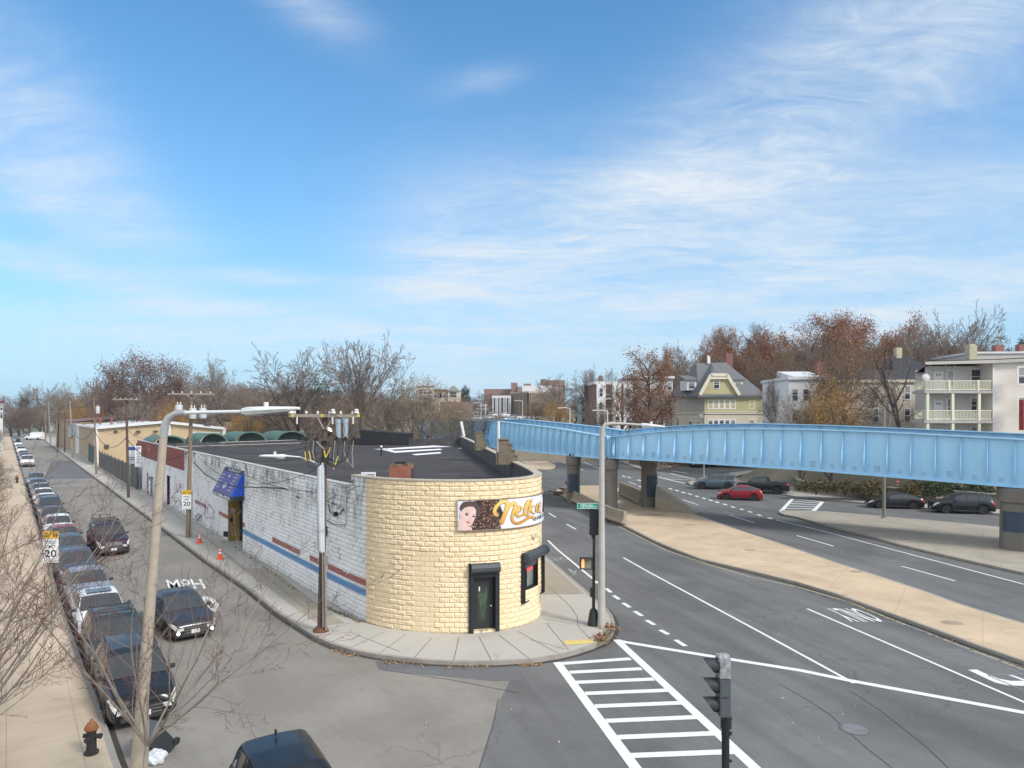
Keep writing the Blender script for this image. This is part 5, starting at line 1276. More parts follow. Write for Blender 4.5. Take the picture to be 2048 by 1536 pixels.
b_ = MB(); b_.tube([P(650, 1104, Y1 - .2) - U1, P(652, 1260, Y1 - .2) - U1], .055, 6); b_.tube([P(645, 1108, Y1 - .22) - U1, P(646, 1255, Y1 - .22) - U1], .03, 6); b_.box(P(652, 1120, Y1 - .2) - U1, (.16, .12, .35)); b_.build('ground_conduit', M('conduit_tan', (.25, .22, .18), .8), up)
b_ = MB(); b_.lathe([(.34, 0), (.3, .06), (.2, .18), (.16, .2)], n=8); b_.build('rust_collar', M('rust', (.17, .07, .04), .9, var=.5, scale=8), up)
by, bk, bt = MB(), MB(), MB(); rr = random.Random(31)
for (x0, x1, yb) in ((612, 644, 938), (622, 645, 925), (658, 648, 930), (676, 652, 935), (688, 651, 932), (668, 650, 922), (630, 646, 928), (697, 653, 926)):
    pts = [P(x0, 881, Y1 - .3), P(x0 + rr.uniform(-2, 2), 900, Y1 - .35), P(x0 * .85 + x1 * .15, yb - 6, Y1 - .35), P((x0 + x1) / 2, yb, Y1 - .35), P(x1, yb - 12, Y1 - .3), P(x1, 912, Y1 - .28)]
    q = [pts[0]]
    for i in range(len(pts) - 1): q += [pts[i].lerp(pts[i + 1], .25), pts[i].lerp(pts[i + 1], .75)]
    bk.tube([p - U1 for p in q + [pts[-1]]], .022, 6)
for (x0, y0, x1, y1) in ((610, 903, 612, 922), (618, 902, 622, 922), (648, 900, 651, 916), (652, 914, 658, 902), (658, 902, 660, 895), (676, 912, 670, 930)): by.tube([P(x0, y0, Y1 - .38) - U1, P(x1, y1, Y1 - .38) - U1], .022, 6)
for (x0, yb, x1) in ((628, 930, 632), (670, 940, 660), (707, 935, 700), (690, 925, 696)): bt.tube([P(x0, 880, Y1 - .32) - U1, P(x0 - 3, (880 + yb) / 2, Y1 - .33) - U1, P((x0 + x1) / 2 + 3, yb, Y1 - .33) - U1, P(x1, yb - 8, Y1 - .3) - U1], .014, 5)
bk.build('cable_loop', CAB, up); by.build('cable_marker', YTAG, up); bt.build('cable_tail', M('rope_tan', (.40, .33, .24), .8), up)
b_ = MB()
for x in (610, 630, 671, 688, 706): b_.bar(P(x - 3, 880, Y1 - .3) - U1, P(x + 5, 877, Y1 - .3) - U1, .06, .08); b_.lathe([(.03, -.05), (.05, 0), (.05, .1), (.03, .13)], P(x + 3, 879, Y1 - .32) - U1, 8)
b_.build('termination', BLK, up)
b_ = MB()
for x in (583, 666, 713): b_.lathe([(.09, 0), (.12, .05), (.07, .12), (.1, .15), (.05, .2)], P(x, 828, Y1 - .2) - U1, 10)
for x in (594, 665, 706): b_.tube([P(x, 834, Y1 - .3) - U1, P(x, 848, Y1 - .3) - U1], .035, 6)
b_.build('arrester', INS, up)
b_ = MB()
for x in (585, 644, 717): b_.box(P(x, 831, Y1 - .26) - U1, (.1, .03, .12))
b_.build('yellow_tag', YTAG, up)
b_ = MB()
for (pts) in ([(666, 828), (662, 822), (655, 824), (652, 840)], [(713, 828), (700, 821), (690, 828)], [(666, 828), (680, 836), (690, 858), (686, 876)], [(594, 848), (600, 860), (612, 876)], [(706, 846), (700, 862), (690, 876)], [(622, 834), (619, 850), (620, 876)]): b_.tube([P(x, y, Y1 - .3) - U1 for x, y in pts], .01, 4)
b_.build('jumper_wire', CAB, up)
lum_p = thing('street_lamp', 'short white lamp arm reaching left over the black roof from the nearest utility pole', 'street lamp', P(640, 928, Y1))
o_ = V(lum_p.location); b_ = MB(); b_.tube([V((0, 0, 0)), P(628, 924, Y1 - .1) - o_, P(600, 914, Y1 - .2) - o_, P(572, 912, Y1 - .3) - o_], [.03, .03, .028, .026], 8); b_.build('arm', LAMPW, lum_p)
p0, p1 = P(572, 912, Y1 - .3) - o_, P(519, 912, Y1 - .4) - o_; luminaire(lum_p, p0, p1 - p0, (p1 - p0).length, .9)

PL = [  # base px, base py, top px, top py, radius, material, arms [(x0, x1, y)], transformers [(x, y)], label
 (376, 1075, 383, 783, .16, WOOD, [(336, 430, 788)], [(358, 820), (386, 827), (406, 826)], 'second utility pole from the camera, tan wood with three grey transformers and a speed sign'),
 (257, 995, 252.5, 795, .15, WOODD, [(225, 278, 799)], [], 'dark leaning utility pole with one crossarm standing beside the IP sign'),
 (193, 948, 187.5, 796, .15, WOOD, [], [(195.5, 820)], 'brown utility pole with one white transformer at the near corner of the tan metal building'),
 (145, 915.6, 140, 802, .17, WOODG, [], [], 'bleached utility pole with cable boxes halfway up, beside the tan metal building'),
 (129.5, 904.6, 130, 823, .16, WOODD, [], [], 'short dark utility pole in front of the tan metal building'),
 (115.5, 895, 118, 816, .18, WOODD, [(105, 138, 823.5)], [], 'dark utility pole whose crossarm carries a white lamp by the tan building'),
 (101.5, 887.5, 96.5, 805, .19, WOODG, [(98, 109, 827.5)], [], 'pale leaning utility pole near the far end of the tan building'),
 (91, 882.6, 90, 820, .18, WOOD, [], [], 'utility pole just behind the white van at the far crossing'),
 (45, 866, 45.5, 818, .2, WOODD, [], [], 'black thin pole left of the white van at the far junction'),
 (33, 862, 32, 808, .22, WOOD, [], [], 'brown distant pole left of the far junction among bare trees'),
 (58.5, 858, 58, 820, .2, M('pole_white', (.5, .5, .47), .6), [(58, 63, 826)], [], 'pale distant lamp pole with short arm before the green house')]
tops = [(P(578, 829, Y1), P(647, 829, Y1), P(716, 829, Y1))]; comm = [P(650, 930, Y1)]
for i, (bx, by_, tx, ty, r_, m_, arms, trs, lab) in enumerate(PL):
    B = G(bx, by_, .13 if i < 8 else 0); Yp = B.y; T = P(tx, ty, Yp)
    t = thing('utility_pole', lab, 'utility pole', B, group='wooden utility poles along the side street')
    b_ = MB(); b_.tube([(0, 0, 0), T - B], [r_, r_ * .72], 9); b_.build('pole', m_, t, smooth=True, auto=40)
    for (a, c, y) in arms: crossarm(t, B, P(a, y, Yp - .2), P(c, y + .4, Yp - .2), n=5 if i < 2 else 0, w_=.12)
    for k, (a, y) in enumerate(trs): transformer(t, B, P(a, y, Yp - .35 - .1 * k), .26 if i else .24, 1.0 if i else .72)
    if i == 0:
        b_ = MB(); b_.bar(P(374, 790, Yp - .25) - B, P(384, 798, Yp - .2) - B, .05, .05); b_.bar(P(394, 790, Yp - .25) - B, P(385, 798, Yp - .2) - B, .05, .05); b_.build('brace', WOODG, t)
        b_ = MB(); b_.tube([P(383, 1074, Yp - .2) - B, P(384, 980, Yp - .2) - B], .05, 6); b_.build('conduit', CG, t)
    if i == 3:
        b_ = MB(); b_.box(P(141, 862, Yp - .4) - B, (.7, .5, 2.2)); b_.box(P(149, 858, Yp - .5) - B, (.6, .4, 2.4)); b_.build('cable_box', [M('box_grey', (.3, .33, .34), .6, var=.5)], t)
    if i < 7:
        if arms and i < 2: a, c, y = arms[0]; tops.append((P(a + 3, y - 2, Yp), P((a + c) / 2, y - 3, Yp), P(c - 3, y - 2, Yp)))
        else: tops.append(tuple(P(tx + d, ty + 4, Yp) for d in (-3, 0, 3)))
        comm.append(P(tx, ty + (by_ - ty) * .40, Yp))
sides = ('left', 'middle', 'right'); dist = ('nearest', 'second nearest', 'third', 'fourth', 'fifth', 'sixth', 'seventh')
for i in range(len(tops) - 1):
    for k in range(3): cable(tops[i][k], tops[i + 1][k], (tops[i][k] - tops[i + 1][k]).length * .02, .011 if i < 3 else .02, f'thin {sides[k]} power line of the {dist[i]} span, high over the side street')
    if i < 5: cable(comm[i] + V((0, 0, .9)), comm[i + 1] + V((0, 0, .9)), (comm[i] - comm[i + 1]).length * .03, .016, f'second telephone cable of the {dist[i]} pole span, above the thick one')
    if i > 0: cable(comm[i], comm[i + 1], (comm[i] - comm[i + 1]).length * .05, .035, f'thick black sagging telephone cable of the {dist[i]} pole span')
pa_ = P(388, 925, G(376, 1075, .13).y); pb_ = zu(600, 995, .1)
b_ = MB(); b_.tube([pa_, P(410, 948, 49), P(440, 966, 46), P(480, 974, 43), P(530, 975, 40), P(570, 977, 38), P(590, 990, 37), pb_], .035, 6); tag(b_.build('overhead_cable', CAB), 'thick black cable drooping across the blue awning to the white wall', 'cable', 'overhead cables along the side street')
for (a, c, sg_, lab) in ((P(386, 870, 50.5), P(640, 905, Y1), 1.0, 'thin service wire from the transformer pole down to the nearest pole'), (P(392, 880, 50.4), zu(655, 985, .1), .9, 'thin service wire from the transformer pole to the meter on the white wall'),
                         (P(384, 900, 50.4), P(642, 935, Y1), 1.4, 'black telephone wire passing above the blue awning between two poles'), (P(650, 835, Y1), P(-400, 760, 9), .6, 'power line running out of view towards the camera from the nearest pole')):
    if 'out of view' in lab: continue
    cable(a, c, sg_, .014, lab)

def speed_sign(base, top_z, wd, face_y, lab, post=True, own=None):
    t = thing('speed_limit_sign', lab, 'road sign', base); b = MB(); o = V((0, -.05 if post else -.2, 0)); h2 = wd * 1.26
    zt = top_z; h1 = wd * .45
    if post:
        b.tube([(0, 0, 0), (0, 0, zt)], .03, 6); b.build('post', M('post_green_grey', (.22, .23, .2), .6), t)
    b = MB(); b.box(o + V((0, 0, zt - h1 - .02 - h2 / 2)), (wd, .008, h2)); b.box(o + V((0, 0, zt - h1 - .02 - h2 - wd * .14)), (wd, .008, wd * .25)); b.build('limit_plate', M('sign_white', (.75, .76, .75), .5), t)
    b = MB(); b.box(o + V((0, 0, zt - h1 / 2)), (wd, .008, h1)); pm = b.build('warning_plate', M('sign_amber', (.86, .47, .01), .5, var=.05), t)
    b = MB(); zz = zt - h1 - .02; f = o + V((-wd / 2, -.006, 0))
    text_on(b, 'SPEED', f + V((wd * .13, 0, zz - h2 * .24)), (wd * .74, 0, 0), (0, 0, h2 * .15), bold=.01); text_on(b, 'LIMIT', f + V((wd * .18, 0, zz - h2 * .46)), (wd * .64, 0, 0), (0, 0, h2 * .15), bold=.01)
    text_on(b, '20', f + V((wd * .12, 0, zz - h2 * .93)), (wd * .76, 0, 0), (0, 0, h2 * .38), bold=.02)
    text_on(b, 'UNLESS POSTED', f + V((wd * .1, 0, zz - h2 - wd * .2)), (wd * .8, 0, 0), (0, 0, wd * .09))
    for (x0, z0, x1, z1) in ((.08, -.12, .35, -.12), (.08, -.24, .42, -.24), (.32, -.36, .6, -.06), (.08, -.34, .3, -.34)): b.bar(f + V((wd * x0, 0, zt + wd * z0)), f + V((wd * x1, 0, zt + wd * z1)), .012, .03)
    for (cx2, cz, s) in ((.72, -.22, 1.), (.88, -.26, .8)):
        c = f + V((wd * cx2, 0, zt + wd * cz)); b.bar(c + V((0, 0, .06 * s)), c - V((.02, 0, .08 * s)), .02, .03); b.bar(c, c - V((-.04, 0, .08 * s)), .015, .02); b.box(c + V((0, 0, .09 * s)), (.035, .004, .035)); b.bar(c + V((0, 0, .04)), c + V((.05, 0, 0)), .012, .015)
    b.build('lettering', M('sign_black', (.02, .02, .02), .6), t)
speed_sign(G(103, 1274, .13), 4.12, .61, 0, 'amber and white speed limit 20 sign on a post beside the parked cars')
B2 = G(376, 1075, .13); speed_sign(V((B2.x + .02, B2.y - .02, 0)), fz(0) * 0 + H - (980 - HY) * B2.y / F, .66, 0, 'amber and white speed limit 20 sign fixed to the tan transformer pole', post=False)
# IP board by the end of the white wall
B3 = G(279, 983, .13); t = thing('notice_board', 'narrow white board with blue letters IP on a post by the white wall', 'sign', B3); Y = B3.y; kk_ = Y / F
b_ = MB(); b_.box((-.1, -.1, H - (915 - HY) * kk_), (.68, .05, 42 * kk_)); b_.build('panel', M('sign_white', (.75, .76, .75), .5), t)
b_ = MB(); text_on(b_, 'IP', (-.36, -.13, H - (904 - HY) * kk_), (.5, 0, 0), (0, 0, .42), bold=.02)
for k in range(7): b_.box((-.1, -.128, H - (908 + k * 3.3 - HY) * kk_), (.45 - (k % 3) * .08, .004, .07))
b_.build('lettering', M('sign_blue', (.05, .08, .28), .6), t)
b_ = MB(); b_.tube([(0, 0, 0), (0, 0, 3.4)], .07, 6); b_.build('post', CG, t)
t = thing('notice_board', 'wide white board with dark blue header behind the grey fence', 'sign', P(268, 925, 86)); b_ = MB(); b_.box((0, 0, .9), (1.8, .06, 2.2)); b_.build('panel', MATS['sign_white'], t)
b_ = MB(); b_.box((0, -.04, 1.7), (1.5, .01, .45)); b_.box((0, -.04, .6), (1.3, .01, .08)); b_.box((0, -.04, .35), (1.3, .01, .08)); b_.build('header', MATS['sign_blue'], t)
b_ = MB(); b_.box((-.7, 0, -2.2), (.1, .1, 5)); b_.box((.7, 0, -2.2), (.1, .1, 5)); b_.build('post', CG, t)
# meter cabinet by the fence
t = thing('electric_cabinet', 'grey green electric cabinet between the fence and the white block wall', 'cabinet', G(266, 972, .13)); b_ = MB(); b_.box((0, 0, 1.9), (.9, .5, 1.5)); b_.build('box', M('cabinet_green', (.32, .36, .35), .6, var=.2), t); b_ = MB(); b_.box((0, 0, .6), (.7, .4, 1.2)); b_.build('stand', CG, t)

# traffic cones
def make_cone(lab, loc):
    t = thing('traffic_cone', lab, 'traffic cone', loc, group='traffic cones by the side wall')
    b = MB(); b.box((0, 0, .02), (.38, .38, .04)); b.build('base', M('cone_orange', (.85, .10, .02), .5, var=.1), t)
    b = MB(); b.lathe([(.14, .04), (.02, .72)], n=14); b.build('cone', MATS['cone_orange'], t, smooth=True, auto=50)
    b = MB(); 
    for z0, z1 in ((.34, .44), (.52, .60)): b.lathe([(.14 - .12 * (z0 - .04) / .68 + .004, z0), (.14 - .12 * (z1 - .04) / .68 + .004, z1)], n=14)
    b.build('reflective_band', M('cone_white', (.78, .78, .78), .4), t); return t
c0 = make_cone('orange traffic cone standing next to the tan transformer pole', G(399, 1086, .13)); c1 = copy_tree(c0); c1.location = G(440, 1118, .13); c1['label'] = 'orange traffic cone nearest the camera on the pale sidewalk slab'
# hydrant near the lower left
def hydrant(loc, lab, s=1.):
    t = thing('fire_hydrant', lab, 'fire hydrant', loc); HB = M('hydrant_black', (.04, .035, .033), .7, var=.3); HO = M('hydrant_orange', (.34, .13, .05), .7, var=.4, scale=8)
    b = MB(); b.lathe([(.17 * s, 0), (.17 * s, .06), (.12 * s, .08), (.11 * s, .55 * s), (.13 * s, .58 * s), (.13 * s, .62 * s)], n=14); b.build('barrel', HB, t, smooth=True, auto=40)
    b = MB(); b.lathe([(.16 * s, .62 * s), (.17 * s, .66 * s), (.12 * s, .76 * s), (.05 * s, .82 * s), (.03 * s, .88 * s)], n=12); b.build('bonnet', HO, t, smooth=True, auto=40)
    b = MB(); b.lathe([(.055 * s, .1), (.055 * s, .2), (.07 * s, .2), (.07 * s, .25)], (0, 0, .45 * s), 10, axis='X'); b.lathe([(.055 * s, -.2), (.055 * s, -.1)], (0, 0, .45 * s), 10, axis='X'); b.lathe([(.07 * s, -.22), (.07 * s, -.1)], (0, 0, .42 * s), 10, axis='Y'); b.build('nozzle', HB, t); return t
hydrant(G(183, 1507, .13), 'black fire hydrant with orange bonnet on the sandy sidewalk, lower left', 1.0); hydrant(G(34, 966, .13), 'small distant fire hydrant with a pale top on the left sidewalk', 1.2)
# bin and bag in the gutter
t = thing('wheeled_bin', 'dark wheeled bin lying tilted in the road in front of the black car', 'bin', G(330, 1500), R(-25)); b_ = MB()
rot = Euler((R(38), 0, 0)).to_matrix()
b_.box(rot @ V((0, 0, .42)), (.5, .5, .8), rot=rot); b_.build('body', M('bin_dark', (.03, .035, .04), .5, var=.2), t); b_ = MB(); b_.box(rot @ V((0, 0, .86)), (.58, .62, .06), rot=rot); b_.box(rot @ V((0, -.34, .86)), (.3, .06, .1), rot=rot); b_.build('lid', M('bin_lid', (.07, .085, .10), .4, var=.15), t)
b_ = MB()
for s in (-1, 1): b_.lathe([(.1, -.03), (.1, .03)], rot @ V((s * .26, .25, .1)), 10, axis='X')
b_.build('wheel', BLK, t)
bm = bmesh.new(); bmesh.ops.create_icosphere(bm, subdivisions=3, radius=.24)
for v in bm.verts: v.co *= 1 + .2 * math.sin(v.co.x * 23) * math.cos(v.co.y * 19 + v.co.z * 11); v.co.z = max(-.13, v.co.z * .8)
me = bpy.data.meshes.new('rubbish_bag'); bm.to_mesh(me); bm.free(); me.materials.append(M('bag_white', (.62, .65, .70), .4, var=.15, scale=6)); o = bpy.data.objects.new('rubbish_bag', me); COL.objects.link(o); o.location = G(312, 1525) + V((0, 0, .13)); tag(o, 'crumpled white plastic bag on the road below the dark bin', 'bag')

# right-hand poles, signs and wall
def simple_pole(name, x, yb, yt, r, m, lab, cat, arm=None, z=.13):
    B = G(x, yb, z); t = thing(name, lab, cat, B); b = MB(); b.tube([(0, 0, 0), (0, 0, (yb - yt) * B.y / F)], [r, r * .7], 8); b.build('pole', m, t)
    return t, B
t, B = simple_pole('lamp_pole', 1768, 1036, 815, .14, M('pole_olive', (.22, .21, .17), .7), 'tall grey pole on the traffic island in front of the black sedan', 'street lamp'); b_ = MB(); b_.lathe([(.3, 0), (.2, .1)], n=10); b_.build('base', MATS['pole_olive'], t)
b_ = MB(); b_.tube([(0, 0, 8.2), (.6, 0, 8.45), (2.2, 0, 8.5)], .05, 6)
t, B = simple_pole('sign_post', 1408, 958, 925, .1, M('pole_olive2', (.35, .34, .3), .7), 'grey post on the corner behind the blue grey car', 'post')
t, B = simple_pole('stop_sign', 1795, 990, 955, .04, M('pole_olive3', (.35, .33, .3), .7), 'octagonal red stop sign on a thin post above the stone wall', 'road sign'); zc_ = (990 - 963) * B.y / F
b_ = MB(); rr_ = 4.6 * B.y / F; vs = [V((rr_ * math.cos(R(22.5 + 45 * k)), -.06, zc_ + rr_ * math.sin(R(22.5 + 45 * k)))) for k in range(8)]; b_.add(vs + [v + V((0, .02, 0)) for v in vs], [tuple(range(8)), tuple(range(15, 7, -1))] + [(k, (k + 1) % 8, 8 + (k + 1) % 8, 8 + k) for k in range(8)]); b_.build('plate', M('stop_red', (.55, .03, .04), .5), t)
b_ = MB(); text_on(b_, 'STOP', (-rr_ * .75, -.065, zc_ - rr_ * .3), (rr_ * 1.5, 0, 0), (0, 0, rr_ * .6), bold=.02); b_.build('lettering', M('sign_white', (.75, .76, .75), .5), t)
STW = brickmat('stone_wall', (.26, .235, .185), (.20, .18, .145), (.12, .11, .09), 1, .5, .25, uv=False, bump=.05)
def stone(pts, hs, lab, th=.45):
    b = MB()
    for i in range(len(pts) - 1):
        a, c = V(pts[i]), V(pts[i + 1]); d = (c - a).normalized(); q = V((-d.y, d.x)) * th
        b.prism([(a.x, a.y), (c.x, c.y), (c.x + q.x, c.y + q.y), (a.x + q.x, a.y + q.y)], 0, [hs[i], hs[i + 1], hs[i + 1], hs[i]])
    t = thing('retaining_wall', lab, 'wall'); b.build('stonework', STW, t)
    b = MB()
    for i in range(len(pts) - 1): b.bar((*pts[i], hs[i] + .05), (*pts[i + 1], hs[i + 1] + .05), .55, .1)
    b.build('capstone', M('capstone', (.30, .27, .22), .9, var=.3), t); return t
g_ = lambda x, y: tuple(G(x, y, .13)[:2])
stone([g_(1598, 982), g_(1655, 990), g_(1740, 1000), g_(1800, 1004), g_(1872, 1008)], [1.3, 1.35, 1.45, 1.45, 1.35], 'long low grey stone retaining wall behind the black sedan')
stone([g_(1908, 1011), g_(1975, 1016), (50, 60)], [1.45, 1.4, 1.4], 'grey stone retaining wall behind the black SUV at right')
stone([g_(1590, 968), g_(1598, 982)], [1.0, 1.35], 'short return of stone wall with a pale block at its left end')
stone([g_(1258, 927), g_(1310, 934), g_(1375, 926)], [1.2, 1.8, 1.6], 'far rubble stone wall seen under the bridge between the piers')
# ------------------------------------------------------------------ houses and other buildings
ROOFS = M('roof_slate', (.16, .165, .17), .85, var=.3, scale=2.5, fine=.3, stretch=(1, 1, 5)); ROOFB = M('roof_black', (.035, .035, .04), .85, var=.3, scale=2); ROOFW = M('roof_white', (.62, .63, .64), .7, var=.2, scale=.6)
TRIM = M('trim_cream', (.66, .60, .48), .7, var=.12); TRIMW = M('trim_white', (.66, .66, .65), .7, var=.12)
def window(par, p, r, n, w_, h_, bars=1, fr=.08, frm=None, name='window'):
    """p centre on the wall, r right unit, n outward unit; frame proud, pane inside"""
    p, r, n = V(p), V(r).normalized(), V(n).normalized(); u = V((0, 0, 1)); b = MB()
    def bx(b, s0, s1, z0, z1, o0, o1, mi=0):
        b.add([p + r * s + u * z + n * o for z in (z0, z1) for (s, o) in ((s0, o0), (s1, o0), (s1, o1), (s0, o1))], [(0, 3, 2, 1), (4, 5, 6, 7), (0, 1, 5, 4), (1, 2, 6, 5), (2, 3, 7, 6), (3, 0, 4, 7)], mi)
    W2, H2 = w_ / 2, h_ / 2
    bx(b, -W2 - fr, -W2, -H2 - fr, H2 + fr, 0, .05); bx(b, W2, W2 + fr, -H2 - fr, H2 + fr, 0, .05); bx(b, -W2, W2, H2, H2 + fr, 0, .05); bx(b, -W2, W2, -H2 - fr, -H2, 0, .07)
    if bars: bx(b, -W2, W2, -.03, .03, .012, .04)
    o = b.build(name, frm or WFR, par)
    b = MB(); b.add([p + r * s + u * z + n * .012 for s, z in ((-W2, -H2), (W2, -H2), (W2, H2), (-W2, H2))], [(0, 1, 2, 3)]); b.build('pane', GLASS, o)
    return o
def face_frame(c0, c1):
    r = (V(c1) - V(c0)).normalized(); r.z = 0; return r, V((r.y, -r.x, 0))
def corners(x0, x1, Y, depth, rz=0., rays=False):
    """front wall seen from column x0 to x1 at distance Y, turned by rz; returns four ground corners"""
    a, c = P(x0, 828, Y), P(x1, 828, Y); a.z = c.z = 0; w_ = (c - a).length; m = (a + c) / 2
    r = V((math.cos(rz), math.sin(rz), 0)); k = V((-r.y, r.x, 0)); a, c = m - r * w_ / 2, m + r * w_ / 2
    if rays: return [a, c, V((c.x * (c.y + depth) / c.y, c.y + depth, 0)), V((a.x * (a.y + depth) / a.y, a.y + depth, 0))]
    return [a, c, c + k * depth, a + k * depth]
def walls(par, q, z0, z1, mat, name='wall'):
    b = MB(); b.prism([(p.x, p.y) for p in q], z0, z1); return b.build(name, mat, par)
def flat_roof(par, q, z, th, over, mat, name='roof'):
    c = sum(q, V((0, 0, 0))) / len(q); b = MB(); b.prism([tuple((p + (p - c).normalized() * over).to_2d()) for p in q], z, z + th); return b.build(name, mat, par)
def rowwin(par, c0, c1, xs, zs, w_, h_, **k):
    r, n = face_frame(c0, c1)
    for z in zs:
        for x in xs:
            p = V(c0) + r * x + n * .0; p.z = z; window(par, p, r, n, w_, h_, **k)
def wins_px(par, c0, c1, cols, rows, w_, h_, **k):
    """windows where the wall plane meets the sight lines of the listed columns and rows"""
    r, n = face_frame(c0, c1); c0 = V(c0)
    for px in cols:
        k_ = (px - CX) / F; s = (k_ * c0.y - c0.x) / (r.x - k_ * r.y); q = c0 + r * s
        for py in rows:
            window(par, (q.x, q.y, H - (py - HY) * q.y / F), r, n, w_, h_, **k)
def zpy(py, Y): return H - (py - HY) * Y / F

# the yellow house with the big slate roof
SY = siding('shingle_yellow', (.46, .42, .22), .22, 2, .7); SB = siding('clapboard_cream', (.60, .53, .42), .14, 2, .7); SG = siding('clapboard_side_shade', (.40, .36, .31), .14, 2, .7)
Yh = 115.
hs = thing('house', 'large yellow shingled house with steep grey slate hip roof and jerkinhead gable', 'house', (0, 0, 0))
q = [P(1409, 828, Yh), P(1526, 828, Yh), P(1526, 828, Yh) + V((2, 13, 0)), P(1350, 828, Yh + 8)]; q = [V((p.x, p.y, 0)) for p in q]
A_, B_, C_, D_ = q; D_ = V((P(1344, 828, Yh + 9).x, Yh + 9, 0)); C_ = V((B_.x + 1.5, Yh + 14, 0)); D2 = V((A_.x - 1., Yh + 15, 0)); q = [A_, B_, C_, D2, D_]
zb, zm, ze = 2.0, zpy(826, Yh), zpy(793, Yh)
walls(hs, q, zb, zm, SB); walls(hs, [p.lerp(V((A_.x + 3, A_.y + 6, 0)), -.004) for p in q], zm, ze, SY)
b_ = MB()
for (a, c) in ((D_, A_), (A_, B_)):
    r, n = face_frame(a, c)
    for z, hh in ((zm - .05, .18), (zpy(824, Yh), .1), (ze - .15, .3)): b_.bar(a + n * .1 + V((0, 0, z)), c + n * .1 + V((0, 0, z)), .12, hh)
b_.build('trim', TRIM, hs)
r, n = face_frame(D_, A_); b_ = MB(); b_.add([D_ + n * .06 + V((0, 0, zm)), A_ + n * .06 + V((0, 0, zm)), A_ + n * .06 + V((0, 0, ze)), D_ + n * .06 + V((0, 0, ze))], [(0, 1, 2, 3)]); b_.build('wall', SG, hs)  # greyed siding over the left face: its shade put into the colour
def ev(px, py, Y): return P(px, py, Y)
E = [ev(1338, 791, Yh + 9.5), ev(1396, 791, Yh - .9), ev(1531, 789, Yh - .6), V((C_.x + .8, C_.y + .8, ze)), V((D2.x - .6, D2.y + .8, ze))]
RL, RR = ev(1393, 726, Yh + 6.5), ev(1452, 725, Yh + 6.5)
b_ = MB(); b_.add(E + [RL, RR], [(0, 1, 5), (1, 2, 6, 5), (2, 3, 6), (3, 4, 5, 6), (4, 0, 5)]); b_.add([e for e in E] + [e - V((0, 0, .3)) for e in E], [(i, (i + 1) % 5, 5 + (i + 1) % 5, 5 + i) for i in range(5)] + [(5, 6, 7, 8, 9)])
rf = b_.build('roof', ROOFS, hs)
# front gable with clipped top
gY = Yh - .55
g = [ev(1399, 790, gY), ev(1478, 790, gY), ev(1453, 750, gY), ev(1421, 750, gY)]; gb = [p + V((0, 5.5, 0)) for p in g]; pk = ev(1424, 725.5, Yh + 6)
b_ = MB(); b_.add(g, [(0, 1, 2, 3)]); b_.build('gable', SY, hs)
b_ = MB(); b_.add(g + gb + [pk, ev(1430, 738, gY + 2.2)], [(3, 2, 9), (2, 6, 8, 9), (3, 9, 8, 7), (1, 5, 6, 2), (0, 3, 7, 4)]); b_.build('gable_roof', ROOFS, hs)
b_ = MB()
for i, j in ((0, 3), (3, 2), (2, 1)): b_.bar(g[i] - V((0, .25, 0)), g[j] - V((0, .25, 0)), .5, .28, up=V((0, 1, 0)))
b_.bar(g[3].lerp(g[0], .16) - V((0, .2, 0)), g[2].lerp(g[1], .16) - V((0, .2, 0)), .3, .35); b_.build('bargeboard', TRIM, hs)
window(hs, ev(1433, 769, gY), (1, 0, 0), (0, -1, 0), .85, 1.25)
wins_px(hs, A_, B_, [1421, 1432, 1443.3, 1454.5, 1466], [809], .62, 1.25, fr=.14); wins_px(hs, A_, B_, [1421, 1432, 1443.3, 1454.5, 1466], [848], .62, 1.25, fr=.14); wins_px(hs, A_, B_, [1504], [809, 848], .75, 1.2)
wins_px(hs, D_, A_, [1356, 1370, 1381], [807], .5, 1.5); wins_px(hs, D_, A_, [1356], [842], .5, 1.5); wins_px(hs, D_, A_, [1400, 1406], [809], .4, 1.1); wins_px(hs, D_, A_, [1381, 1397], [848], .9, .8)
for (px, py, nx_) in ((1381.5, 770, -1), (1474, 770, 1)):
    c = ev(px, py, Yh + 2.2); w_ = .8; dm = MB()
    dm.prism([(c.x - w_, c.y - .6), (c.x + w_, c.y - .6), (c.x + w_, c.y + 4), (c.x - w_, c.y + 4)], c.z - .9, c.z + .75); d_ = dm.build('dormer', TRIMW, hs)
    dm = MB(); dm.prism([(c.x - w_ - .3, c.y - .9), (c.x + w_ + .3, c.y - .9), (c.x + w_ + .3, c.y + 4), (c.x - w_ - .3, c.y + 4)], [c.z + .75] * 2 + [c.z + 1.6] * 2, [c.z + .88] * 2 + [c.z + 1.8] * 2); dm.build('dormer_roof', ROOFS, d_)
    window(hs, (c.x, c.y - .62, c.z - .05), (1, 0, 0), (0, -1, 0), .9, 1.1)
b_ = MB(); b_.tube([ev(1416, 727, Yh + 6), ev(1416, 711, Yh + 6)], .16, 7); b_.tube([ev(1419, 727, Yh + 6), ev(1419, 713, Yh + 6)], .12, 7); b_.build('vent_pipe', WFR, hs)
b_ = MB(); c = ev(1457, 722, Yh + 8); b_.box(c, (1.1, 1.1, 2.6)); b_.build('chimney', M('brick_plain', (.25, .11, .09), .9, var=.3, scale=4), hs)
b_ = MB(); c = ev(1402, 833, Yh - .7); b_.lathe([(.0, .0), (.4, .05), (.45, .12)], c, 12, axis='Y'); b_.build('satellite_dish', M('dish_grey', (.3, .3, .3), .6), hs)

